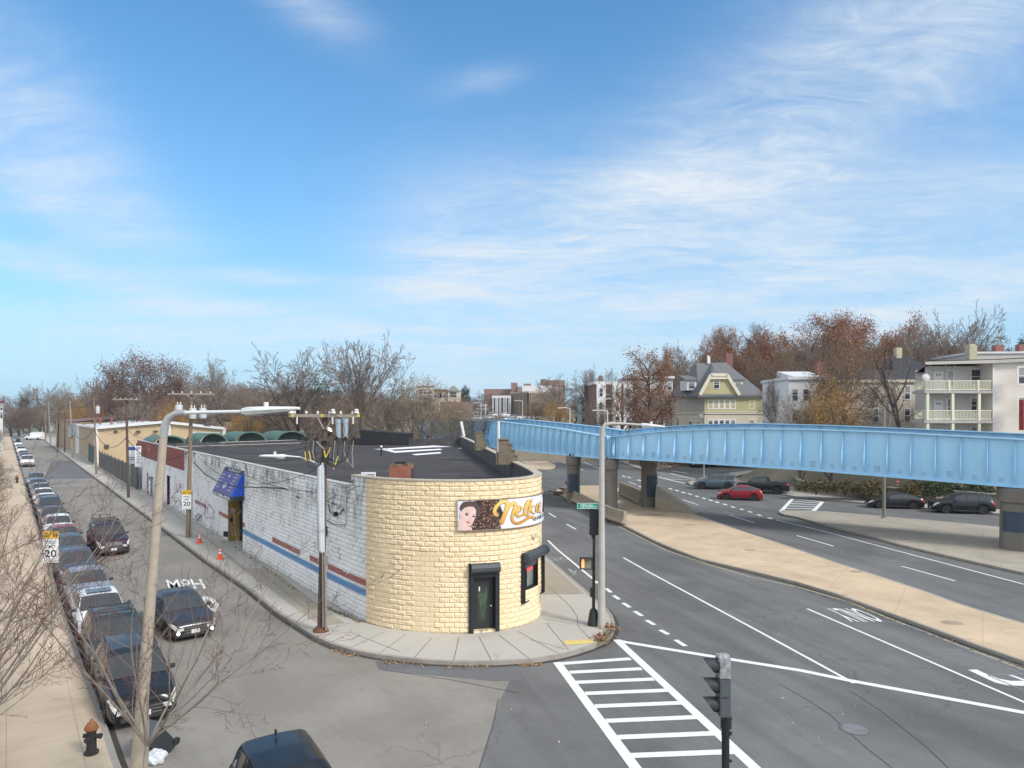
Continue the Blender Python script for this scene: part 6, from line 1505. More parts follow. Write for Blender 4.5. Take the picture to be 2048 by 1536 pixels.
# triple decker at the right edge
SPK = siding('clapboard_beige', (.78, .71, .64), .13, 2, .72); SGR = siding('clapboard_porch_shade', (.62, .59, .56), .13, 2, .72); CRM = M('porch_cream', (.66, .64, .50), .7, var=.12)  # greyer siding paints the shade on the wall behind the porches
Yt = 73.
t = thing('triple_decker_house', 'three storey beige house with cream balustrade porches at the right edge', 'house', (0, 0, 0))
def X(px, Y): return (px - CX) / F * Y
zt = zpy(724, Yt); zf = [zt - 3.05 * k - 2.95 for k in range(3)]
walls(t, [V((X(1850, Yt + 2), Yt + 2, 0)), V((X(1985, Yt), Yt + 2, 0)), V((X(1985, Yt), Yt + 14, 0)), V((X(1852, Yt + 14), Yt + 14, 0))], 3, zt - .3, SGR)
walls(t, [V((X(1985, Yt) + .003, Yt - .05, 0)), V((61, Yt - 2.2, 0)), V((61, Yt + 14, 0)), V((X(1985, Yt) + .003, Yt + 14, 0))], 3, zt + .02, SPK)
b_ = MB(); b_.prism([(X(1846, Yt), Yt - .4), (X(1985, Yt), Yt - .5), (61.4, Yt - 2.7), (61.4, Yt + 15), (X(1849, Yt + 15), Yt + 15)], [zt - .3, zt - .15, zt + .25, zt + .25, zt - .3], [zt, zt + .18, zt + .7, zt + .7, zt]); b_.build('roof', [M('roof_fascia', (.47, .44, .40), .8, var=.2)], t)
b_ = MB(); b_.prism([(X(1850, Yt), Yt - .2), (X(1985, Yt), Yt - .3), (61, Yt - 2.4), (61, Yt + 14.6), (X(1853, Yt + 14.6), Yt + 14.6)], [zt + .01, zt + .19, zt + .71, zt + .71, zt + .01], [zt + .12, zt + .28, zt + .8, zt + .8, zt + .12]); b_.build('roof_deck', ROOFB, t)
xa, xb = X(1849, Yt), X(1981, Yt)
for k, z in enumerate(zf):
    b_ = MB(); b_.prism([(xa - .15, Yt - .25), (xb + .1, Yt - .25), (xb + .1, Yt + 2), (xa - .15, Yt + 2)], z - .28, z); fl = b_.build('porch_floor', [M('porch_edge', (.40, .39, .37), .8)], t)
    b_ = MB(); b_.box(((xa + xb) / 2, Yt - .1, z + 1.0), (xb - xa, .12, .09)); b_.box(((xa + xb) / 2, Yt - .1, z + .12), (xb - xa, .08, .08))
    n = 46
    for j in range(n): b_.box((xa + (xb - xa) * (j + .5) / n, Yt - .1, z + .55), (.05, .05, .82))
    b_.box((xa + .0, Yt + .9, z + 1.0), (.08, 1.9, .09))
    for j in range(12): b_.box((xa, Yt + j * .16, z + .55), (.05, .05, .82))
    b_.build('railing', CRM, t)
    if k:
        for f in (0.02, .40, .80):
            b_ = MB(); b_.box((xa + (xb - xa) * f + .1, Yt - .08, z + 1.38), (.26, .26, 2.74)); b_.build('column', CRM, t)
    else:
        for f in (.36, .8): 
            b_ = MB(); b_.box((xa + (xb - xa) * f, Yt - .1, z + .55), (.2, .2, 1.1)); b_.build('rail_post', CRM, t)
    yw = Yt + 1.98
    b_ = MB(); b_.box((X(1876.5, yw), yw - .02, z + 1.05), (1.0, .06, 2.1)); d_ = b_.build('door', WFR, t)
    b_ = MB()
    for dx_ in (-.15, .15): b_.box((X(1876.5, yw) + dx_, yw - .055, z + 1.75), (.17, .02, .2))
    b_.build('door_light', GLASS, d_)
    window(t, (X(1900.5, yw), yw - .002, z + 1.4), (1, 0, 0), (0, -1, 0), .5, 1.6, fr=.13); window(t, (X(1953, yw), yw - .002, z + 1.55), (1, 0, 0), (0, -1, 0), 1.1, 1.5, fr=.13)
    b_ = MB()
    for px in (1860, 1891, 1908): b_.box((X(px, yw), yw - .03, z + 1.4), (.12, .06, 2.75))
    b_.build('trim', TRIMW, t)
b_ = MB(); c = P(1853, 755, Yt + .2); b_.lathe([(.0, 0), (.3, .05), (.42, .14)], c, 14, axis='Y'); b_.build('satellite_dish', M('dish_white', (.6, .6, .6), .5), t)
b_ = MB(); b_.box((X(1985, Yt), Yt - .1, zt - 3), (.14, .1, 6)); b_.build('corner_board', TRIMW, t)
for py in (751, 812): window(t, (X(2048, Yt - 1.6), Yt - 1.55, zpy(py, Yt - 1.6)), (1, -.19, 0), (-.19, -1, 0), .9, 1.6, fr=.13)
b_ = MB(); b_.box((X(2046, Yt - 2.5), Yt - 2.4, zpy(830, Yt)), (.24, .6, 3.0)); b_.build('stair_cladding', M('barn_red', (.30, .045, .04), .7, var=.2), t)
b_ = MB(); b_.box((X(1942, Yt + 6), Yt + 6, zt + 1.1), (.85, .85, 2.3)); b_.box((X(1942, Yt + 6), Yt + 6, zt + 2.3), (.6, .6, .25)); b_.build('chimney', M('chimney_cream', (.46, .43, .30), .9, var=.2), t)

# beige two storey block, middle right
Ym = 92.
t = thing('apartment_house', 'beige sided house with white downpipe and black roof between the trees', 'house', (0, 0, 0))
q = corners(1664, 1848, Ym, 12, R(-4)); zt = zpy(765, Ym); walls(t, q, 2, zt, siding('clapboard_sand', (.60, .54, .46), .13, 2, .72)); flat_roof(t, q, zt, .35, .35, TRIM)
wins_px(t, q[0], q[1], [1751.5, 1814.5], [785.5, 831], .62, 1.65, fr=.1); wins_px(t, q[0], q[1], [1690], [785.5, 831], .62, 1.65, fr=.1)
r, n = face_frame(q[0], q[1]); b_ = MB(); c = q[0] + r * ((1778 - 1664) / 184 * (q[1] - q[0]).length); b_.bar(c + n * .1 + V((0, 0, 2)), c + n * .1 + V((0, 0, zt)), .14, .12, up=V((0, 1, 0))); b_.build('downpipe', WFR, t)
b_ = MB(); a, c = q[0] + V((3, 5, 0)), q[1] + V((6, 5, 0)); b_.prism([tuple(a.to_2d()), tuple(c.to_2d()), tuple((c + V((0, 8, 0))).to_2d()), tuple((a + V((0, 8, 0))).to_2d())], zt + .3, [zt + .5, zt + .5, zt + 2.4, zt + 2.4]); b_.build('shingle_roof', ROOFB, t)
b_ = MB()
for px in (1708, 1751): b_.tube([P(px, 762, Ym + 5), P(px, 752, Ym + 5)], .07, 6)
b_.build('vent_pipe', WFR, t)
t = thing('apartment_house', 'pale blue grey house with white cornice half hidden by the yellow leaved tree', 'house', (0, 0, 0))
q = corners(1578, 1667, Ym + 2, 11, R(-2)); zt = zpy(758, Ym); walls(t, q, 2, zt, siding('clapboard_white', (.70, .70, .70), .14, 2, .8)); flat_roof(t, q, zt, .4, .35, ROOFW)
wins_px(t, q[0], q[1], [1590, 1612, 1640, 1655], [790, 832], .7, 1.5)
b_ = MB(); b_.prism([(q[0].x + 1, Ym + 3), (q[1].x - .5, Ym + 3), (q[1].x - .5, Ym + 9), (q[0].x + 1, Ym + 9)], zt + .4, [zt + .5, zt + .5, zt + 1.5, zt + 1.5]); b_.build('upper_roof', ROOFW, t)
b_ = MB(); b_.box((q[1].x - .4, Ym + 5, zt + 1.6), (1.2, 1, 2)); b_.build('chimney', MATS['brick_plain'], t)
t = thing('house', 'small white house with grey windows just right of the yellow house', 'house', (0, 0, 0))
q = corners(1530, 1580, 118, 9, R(0)); zt = zpy(782, 118); walls(t, q, 2, zt, MATS['clapboard_white']); flat_roof(t, q, zt, .35, .3, ROOFB); wins_px(t, q[0], q[1], [1540, 1556, 1570], [793, 813, 840], .8, 1.4, fr=.1)
t = thing('house', 'dark shingled roof and pale wall showing behind the triple decker porches', 'house', (0, 0, 0))
q = corners(1790, 1856, 110, 9, R(-10)); zt = zpy(742, 110); walls(t, q, 5, zt, siding('clapboard_pale', (.52, .50, .46), .14, 2, .75)); c = sum(q, V((0, 0, 0))) / 4
b_ = MB(); e = [V((p.x, p.y, zt)) + (p - c) * .08 for p in q]; b_.add(e + [V((c.x - 1.5, c.y, zt + 2.6)), V((c.x + 1.5, c.y, zt + 2.6))], [(0, 1, 5, 4), (1, 2, 5), (2, 3, 4, 5), (3, 0, 4)]); b_.build('roof', ROOFB, t); b_ = MB(); b_.box((c.x - .5, c.y, zt + 3), (.9, .9, 2)); b_.build('chimney', MATS['chimney_cream'], t)
wins_px(t, q[0], q[1], [1834, 1812], [739 + 18], .7, 1.2)
t = thing('apartment_block', 'pale flat rooftop with small brick chimneys above the triple decker at right', 'building', (0, 0, 0))
q = corners(1948, 2120, 105, 12, R(-6)); M('stucco_pale', (.5, .47, .44), .9); zt = zpy(707, 105); walls(t, q, 8, zt, MATS['stucco_pale']); flat_roof(t, q, zt, .3, .3, ROOFW)
b_ = MB()
for px, hh in ((1996, 1.5), (2043, 1.6)): c = P(px, 700, 108); b_.box((c.x, c.y, zt + hh / 2), (1.3, .9, hh))
b_.build('chimney', MATS['brick_plain'], t)

# grey blocks further along
Yg = 150.
t = thing('apartment_house', 'long grey sided three storey block behind the orange bald cypress tree', 'apartment block', (0, 0, 0))
q = corners(1262, 1346, Yg, 12, R(3)); zt = zpy(757, Yg); walls(t, q, 3, zt, siding('clapboard_bluegrey', (.36, .37, .38), .16, 2, .78)); flat_roof(t, q, zt, .5, .5, ROOFW)
wins_px(t, q[0], q[1], [1270, 1321, 1339], [773, 799, 824], .95, 1.5, fr=.14); wins_px(t, q[0], q[1], [1296], [773, 799, 824], .95, 1.5, fr=.14)
t = thing('triple_decker_house', 'brick and white house with tall white bays and porches left of the grey block', 'house', (0, 0, 0))
q = corners(1190, 1262, Yg - 3, 12, R(5)); zt = zpy(770, Yg); walls(t, q, 3, zt, M('brick_brown', (.25, .14, .11), .9, var=.25, scale=3)); flat_roof(t, q, zt, .6, .4, ROOFW)
r, n = face_frame(q[0], q[1])
for px in (1200, 1232, 1254):
    s = (px - 1190) / 72 * (q[1] - q[0]).length; c = q[0] + r * s + n * .7; b_ = MB(); b_.box((c.x, c.y, (zt + 4) / 2), (1.8, 1.5, zt - 4)); b_.build('bay', WFR, t)
    for z in (zt - 1.7, zt - 4.6, zt - 7.5): window(t, c + n * .76 + V((0, 0, z)), r, n, .9, 1.6)
for z in (zt - 3, zt - 6):
    b_ = MB(); c = q[0] + r * ((1216 - 1190) / 72 * (q[1] - q[0]).length) + n * .8; b_.box((c.x, c.y, z), (2.4, 1.6, .25)); b_.box((c.x, c.y - .75, z + .9), (2.4, .08, .08)); b_.box((c.x - 1.1, c.y - .7, z + 1.4), (.2, .2, 2.8)); b_.box((c.x + 1.1, c.y - .7, z + 1.4), (.2, .2, 2.8)); b_.build('porch', WFR, t)
b_ = MB(); c = P(1205, 766, Yg); b_.box((c.x, c.y + 3, zt + 1), (.8, .8, 2.2)); b_.build('chimney', MATS['brick_plain'], t)
t = thing('house', 'narrow grey green gabled house with steps seen between trees above the bridge', 'house', (0, 0, 0))
q = corners(1162, 1180, 160, 9, R(0)); zt = zpy(806, 160); walls(t, q, 3, zt, siding('clapboard_sage', (.30, .37, .33), .15, 2, .75)); c = (q[0] + q[1]) / 2
b_ = MB(); b_.add([V((q[0].x - .3, q[0].y - .3, zt)), V((q[1].x + .3, q[1].y - .3, zt)), V((c.x, c.y - .3, zt + 1.5)), V((q[3].x - .3, q[3].y, zt)), V((q[2].x + .3, q[2].y, zt)), V((c.x, q[2].y, zt + 1.5))], [(0, 1, 2), (1, 4, 5, 2), (0, 2, 5, 3)]); b_.build('roof', M('roof_teal', (.18, .22, .22), .8), t)
wins_px(t, q[0], q[1], [1167, 1175], [816, 838], .7, 1.4)
# distant brick and concrete blocks on the horizon
BR2 = M('brick_far', (.26, .16, .135), .9, var=.3, scale=.8)
t = thing('brick_building', 'distant red brick block with stepped towers on the skyline', 'building', (0, 0, 0)); Yb = 420.
for (x0, x1, yt) in ((1022, 1035, 765), (1035, 1048, 773), (1048, 1062, 767), (1062, 1086, 772), (1083, 1094, 758), (1094, 1130, 760)):
    q = corners(x0, x1, Yb + (x0 % 3), 18); walls(t, q, 6, zpy(yt, Yb), BR2)
r = V((1, 0, 0)); b_ = MB()
for x in range(1037, 1128, 4):
    for y in (776, 781, 786): c = P(x, y, Yb - .2); b_.box(c, (.5, .1, .8))
b_.build('window_grid', M('window_far', (.45, .46, .48), .5), t)
t = thing('brick_building', 'low brown brick warehouse far off right of the dark conifers', 'building', (0, 0, 0)); q = corners(968, 1022, 430, 20); walls(t, q, 5, zpy(778, 430), BR2)
t = thing('office_building', 'brown concrete building with closely spaced pale vertical fins beyond the bridge', 'building', (0, 0, 0)); Yo = 255.
FIN = M('fin_tan', (.36, .29, .22), .8, var=.15); DRK = M('recess_brown', (.12, .095, .075), .9, var=.2)
q = [P(1021, 828, Yo + 12), P(1056, 828, Yo), P(1104, 828, Yo + 10), P(1090, 828, Yo + 40), P(1024, 828, Yo + 40)]; q = [V((p.x, p.y, 0)) for p in q]
walls(t, q, 4, zpy(786, Yo), DRK); flat_roof(t, q, zpy(786, Yo), .6, .4, FIN, 'roof_edge'); b_ = MB(); b_.box(P(1073, 779, Yo + 16), (11, 8, 2.6)); b_.build('roof_plant', ROOFW, t)
b_ = MB()
for (a, c, n) in ((q[0], q[1], 13), (q[1], q[2], 14)):
    for k in range(n + 1):
        p = a.lerp(c, k / n); z0 = 4 if (a is q[0]) else (4 if k < 2 else zpy(806, Yo)); b_.box((p.x, p.y - .25, (z0 + zpy(786, Yo)) / 2), (.34, .5, zpy(786, Yo) - z0))
b_.build('fin', FIN, t)
b_ = MB(); p = P(1076, 820, Yo + 2); b_.box((p.x, p.y, 7), (5, 1, 7)); b_.build('entrance', DARK, t)
t = thing('glass_building', 'pale glass fronted building with white columns just left of the finned building', 'building', (0, 0, 0)); q = corners(985, 1021, 262, 14); zt = zpy(796, 262); walls(t, q, 4, zt, M('glass_far', (.20, .19, .19), .3, var=.4, scale=.3)); flat_roof(t, q, zt, .9, .4, ROOFW)
b_ = MB()
for px in (986, 992, 995, 1000, 1008, 1012, 1018, 1021): c = P(px, 828, 261.6); b_.box((c.x, c.y, zt / 2 + 2), (.35, .35, zt - 4))
b_.build('column', ROOFW, t)
CRF = M('stucco_cream', (.60, .54, .44), .85, var=.15)
t = thing('apartment_block', 'cream block with small gabled turret and brown cornice among the bare trees', 'building', (0, 0, 0)); Yc = 245.
q = corners(862, 895, Yc, 12); zt = zpy(783, Yc); walls(t, q, 3, zt, CRF); flat_roof(t, q, zt, .8, .4, M('cornice_brown', (.16, .10, .08), .8)); wins_px(t, q[0], q[1], [876, 886], [791], 2.6, 1.5)
q = corners(896, 917, Yc - 1, 12); z2 = zpy(782, Yc); walls(t, q, 3, z2, CRF, 'turret'); c = (q[0] + q[1]) / 2
b_ = MB(); b_.add([V((q[0].x - .5, q[0].y - .5, z2)), V((q[1].x + .5, q[1].y - .5, z2)), V((c.x, c.y - .5, z2 + 1.9)), V((q[3].x, q[3].y, z2)), V((q[2].x, q[2].y, z2)), V((c.x, q[2].y, z2 + 1.9))], [(0, 1, 2), (1, 4, 5, 2), (0, 2, 5, 3)]); b_.build('roof', M('roof_olive', (.30, .31, .25), .8), t); wins_px(t, q[0], q[1], [906], [789], 2.4, 1.9)
t = thing('apartment_block', 'cream building partly hidden behind bare brush left of the turret block', 'building', (0, 0, 0)); q = corners(834, 868, Yc - 8, 14, rays=True); walls(t, q, 3, zpy(774, Yc), CRF); flat_roof(t, q, zpy(774, Yc), .6, .4, ROOFW); wins_px(t, q[0], q[1], [842, 850, 859], [783, 795, 808], 1.2, 1.6)
t = thing('brick_building', 'long low red brick storey at the foot of the cream turret block', 'building', (0, 0, 0)); q = corners(880, 940, Yc - 14, 10); walls(t, q, 2, zpy(805, Yc), BR2)
for (x0, x1, yt, Y, lab) in ((592, 640, 795, 210, 'white flat fronted building seen through the big bare trees'), (540, 554, 804, 190, 'small white house seen through twigs at centre left'), (768, 812, 836, 150, 'low white building behind the bare tree right of centre')):
    t = thing('building', lab, 'building', (0, 0, 0)); q = corners(x0, x1, Y, 10); walls(t, q, 0, zpy(yt, Y), M('stucco_white', (.62, .58, .56), .85, var=.15)); flat_roof(t, q, zpy(yt, Y), .4, .3, ROOFW); wins_px(t, q[0], q[1], [x0 + (x1 - x0) * f for f in (.2, .5, .8)], [yt + 9], 1.2, 1.5)
t = thing('house', 'white house with dark red cornice cut off by the left edge', 'house', (0, 0, 0)); q = corners(-60, 6, 170, 12, rays=True); zt = zpy(806, 170); walls(t, q, 0, zt, MATS['clapboard_white']); flat_roof(t, q, zt, .5, .4, M('cornice_red', (.22, .03, .05), .7)); wins_px(t, q[0], q[1], [3], [814, 830], .6, 1.5)
for (x0, x1, yt, Y, m, lab) in ((64, 82, 822, 350, siding('clapboard_mint', (.45, .56, .50), .3, 2, .8), 'pale green house with grey roof beyond the far junction'), (34, 44, 828, 360, M('stucco_yellow', (.55, .53, .38), .85), 'small pale yellow building beyond the far junction')):
    t = thing('house', lab, 'house', (0, 0, 0)); q = corners(x0, x1, Y, 12, R(10)); zt = zpy(yt, Y); walls(t, q, 0, zt, m); c = sum(q, V((0, 0, 0))) / 4
    b_ = MB(); e = [V((p.x, p.y, zt)) + (p - c) * .1 for p in q]; b_.add(e + [V((c.x, c.y, zt + 1.8))], [(0, 1, 4), (1, 2, 4), (2, 3, 4), (3, 0, 4)]); b_.build('roof', MATS['roof_slate'], t); wins_px(t, q[0], q[1], [x0 + (x1 - x0) * f for f in (.25, .7)], [yt + 5, yt + 14], .9, 1.4)

# tan metal warehouse along the side street
TM = siding('ribbed_metal_tan', (.58, .44, .27), .42, 0, .8); TMD = siding('ribbed_metal_brown_shade', (.40, .30, .19), .42, 0, .8)  # darker copy of the tan paints the side wall's shade; also the second warehouse
t = thing('metal_warehouse', 'long tan ribbed metal warehouse with low white gabled roof along the side street', 'warehouse', (0, 0, 0))
Yw = 125.; fa = V((X(195, Yw), Yw, 0)); fr_, fm = V((X(449, Yw + 2), Yw + 2, 0)), V((X(331, Yw + 1), Yw + 1, 0)); ze, zr = zpy(856, Yw), zpy(844, Yw)
s1 = V((X(158, 158), 158, 0)); s2 = V((X(112, 190), 190, 0)); bk = fr_ + V((-6, 34, 0))
b_ = MB(); b_.add([fa, fm, fr_, fa + V((0, 0, ze)), fm + V((0, 0, zr)), fr_ + V((0, 0, ze - .1))], [(0, 1, 4, 3), (1, 2, 5, 4)]); b_.build('front_wall', TM, t)
b_ = MB(); b_.quad(fa, s1, s1 + V((0, 0, ze)), fa + V((0, 0, ze))); b_.quad(fr_, bk, bk + V((0, 0, ze)), fr_ + V((0, 0, ze))); b_.build('side_wall', TMD, t)
rd = s1 - fa
b_ = MB(); r3 = fm + rd; b_.add([fa + V((-.2, -.5, ze)), fm + V((0, -.5, zr)), r3 + V((0, 0, zr)), s1 + V((-.2, 0, ze)), fr_ + V((.3, -.5, ze - .1)), fr_ + rd + V((0, 0, ze))], [(0, 1, 2, 3), (1, 4, 5, 2)]); b_.build('roof', ROOFW, t)
b_ = MB(); up_ = V((0, 0, .12)); b_.bar(fa + V((-.1, -.4, ze)) , fm + V((0, -.4, zr)), .3, .45); b_.bar(fm + V((0, -.4, zr)), fr_ + V((.1, -.4, ze - .1)), .3, .45); b_.bar(fa + V((-.1, -.2, 0)), fa + V((-.1, -.2, ze)), .5, .5, up=V((0, 1, 0))); b_.bar(fr_ + V((0, -.1, 0)), fr_ + V((0, -.1, ze)), .5, .4, up=V((0, 1, 0))); b_.bar(V((X(340, Yw + 1), Yw + .8, 0)), V((X(340, Yw + 1), Yw + .8, zr - .2)), .4, .3, up=V((0, 1, 0))); b_.bar(fa + V((0, -.2, ze)), s1 + V((0, -.2, ze)), .4, .4)
b_.bar(s1 + V((.0, -.3, 0)), s1 + V((0, -.3, ze + .3)), .8, .6, up=V((0, 1, 0))); b_.build('trim', WFR, t)
b_ = MB(); b_.quad(V((X(386, Yw + 1.3), Yw + 1.2, 0)), V((X(441, Yw + 1.9), Yw + 1.7, 0)), V((X(441, Yw + 1.9), Yw + 1.7, zpy(864, Yw))), V((X(386, Yw + 1.3), Yw + 1.2, zpy(864, Yw)))); b_.build('garage_door', M('door_white', (.58, .57, .53), .7, var=.15), t)
b_ = MB()
for px in (232, 276, 311): c = P(px, 863, Yw + .3); b_.box(c, (.6, .5, .35))
b_.box(P(214, 893, Yw + .2), (.7, .5, .7)); b_.box(P(415, 849, Yw + 1.2), (1.2, .3, .4)); b_.build('wall_lamp', [M('lamp_brown', (.10, .08, .07), .7)], t)
b_ = MB()
for px in (200, 223, 285, 313): c = P(px, 845, Yw + 14); b_.lathe([(.2, -.4), (.2, .5), (.3, .5), (.3, .8)], c, 8)
b_.build('roof_vent', MATS['brick_plain'], t)
t = thing('metal_warehouse', 'second brown ribbed warehouse with dull red roof further along the side street', 'warehouse', (0, 0, 0))
zt = zpy(832, 170); b_ = MB(); q = [s1 + V((-.4, 1, 0)), s2, s2 + V((34, 14, 0)), s1 + V((36, 6, 0))]; b_.prism([(p.x, p.y) for p in q], 0, ze + .7); b_.build('wall', TMD, t)
b_ = MB(); mid = V((16, 3, 0)); z2 = ze + .75; b_.add([q[0] + V((-.3, -.3, z2)), q[1] + V((-.3, 0, z2)), q[1] + V((17, 5, z2 + 1.5)), q[0] + V((17, 2, z2 + 1.5)), q[2] + V((0, 0, z2)), q[3] + V((0, 0, z2))], [(0, 3, 2, 1), (3, 5, 4, 2)]); b_.build('roof', M('roof_dull_red', (.24, .12, .10), .8, var=.25, scale=.5), t)
# green fabric storage domes in the yard
GRN = M('tarp_green', (.085, .17, .135), .6, var=.25, scale=1.2); GRD = M('shade_and_container_green', (.03, .06, .045), .8)
for i, (x0, x1, yt, lab) in enumerate(((292, 370, 872, 'leftmost green fabric dome, beside the concrete lamp pole'), (383, 455, 867, 'second green fabric dome from the left, in front of the white garage door'), (456, 534, 864, 'third green fabric dome, pale and ribbed, behind the roof'), (536, 618, 862.6, 'rightmost green fabric dome behind the long black roof'))):
    Yd = 100.; xa, xb = X(x0, Yd), X(x1, Yd); r_ = (xb - xa) / 2 * .80; zc_ = zpy(887.5, Yd); hz = zpy(yt, Yd) - zc_; t = thing('storage_dome', lab, 'storage tent', ((xa + xb) / 2 + .55, Yd, 0)); b_ = MB(); n = 14; dd_ = V((-4.2, 5.0, 0))
    ar = [V((-r_ * math.cos(math.pi * k / n), 0, zc_ + hz * math.sin(math.pi * k / n) ** .9)) for k in range(n + 1)]
    vs = []
    for j in range(6): vs += [a + dd_ * (j / 5) for a in ar]
    b_.add(vs, [(j * (n + 1) + k, j * (n + 1) + k + 1, (j + 1) * (n + 1) + k + 1, (j + 1) * (n + 1) + k) for j in range(5) for k in range(n)]); b_.build('cover', GRN, t, smooth=True)
    b_ = MB(); 
    for k in range(n): b_.bar(ar[k] + V((0, -.02, 0)), ar[k + 1] + V((0, -.02, 0)), .25, .18)
    b_.build('hoop', M('tarp_green_pale', (.11, .19, .16), .6), t)
    b_ = MB(); b_.add([a + V((0, .7, -.02)) for a in ar], [tuple(range(n + 1))]); b_.build('opening_shade', GRD, t)  # dark sheet standing in for the shade inside the open arch
    b_ = MB(); b_.box((-1.6, dd_.y / 2, zc_ / 2), (2 * r_, 5, zc_)); b_.build('container', GRD, t)
# grey board fence
FW = M('fence_grey', (.15, .155, .145), .9, var=.4, scale=3, fine=.3, stretch=(6, 6, .3)); t = thing('wooden_fence', 'tall grey weathered board fence along the sidewalk between warehouse and white wall', 'fence', (0, 0, 0))
a, c = G(199, 933, .13), G(274, 979, .13); n = 90; b_ = MB(); rr = random.Random(5); d = (c - a) / n
for k in range(n):
    p = a + d * (k + .5); hh = 2.35 + rr.uniform(-.06, .06) + .25 * k / n; b_.box((p.x, p.y, .13 + hh / 2), (d.length * .93, .03, hh), math.atan2(d.y, d.x))
b_.build('board', FW, t); b_ = MB(); nn2 = V((d.y, -d.x, 0)).normalized()
for z in (.5, 2.1): b_.bar(a - nn2 * .06 + V((0, 0, z)), c - nn2 * .06 + V((0, 0, z)), .05, .1)
b_.build('rail', FW, t); b_ = MB()
for k in range(0, n + 1, 9): p = a + d * k; b_.box((p.x, p.y, 1.4), (.14, .14, 2.8))
b_.build('post', FW, t)
t = thing('metal_gate', 'dark green slatted gate at the corner of the tan warehouse', 'gate', (0, 0, 0)); b_ = MB(); a, c = G(178, 922, .13), G(190, 930, .13); b_.bar(a + V((0, 0, 1.6)), c + V((0, 0, 1.6)), .1, 3.0); b_.build('panel', M('gate_green', (.05, .085, .075), .7, var=.3), t); b_ = MB()
for p in (a, c): b_.box((p.x, p.y, 1.7), (.2, .2, 3.3))
b_.build('post', CG, t)
# white fence on the left edge
t = thing('white_fence', 'whitewashed low wall along the sandy sidewalk at the left edge', 'wall', (0, 0, 0)); b_ = MB()
for y in range(10, 150, 4):
    a, c = V((LK(y) - 3.35 + .1 * math.sin(y), y, 0)), V((LK(y + 4) - 3.35 + .1 * math.sin(y + 4), y + 4, 0)); b_.bar(a + V((0, 0, .42)), c + V((0, 0, .42)), .22, .85)
b_.build('masonry', M('whitewash', (.62, .62, .60), .9, var=.5, scale=2.5, fine=.4, col2=(.30, .28, .25), bump=.03), t)

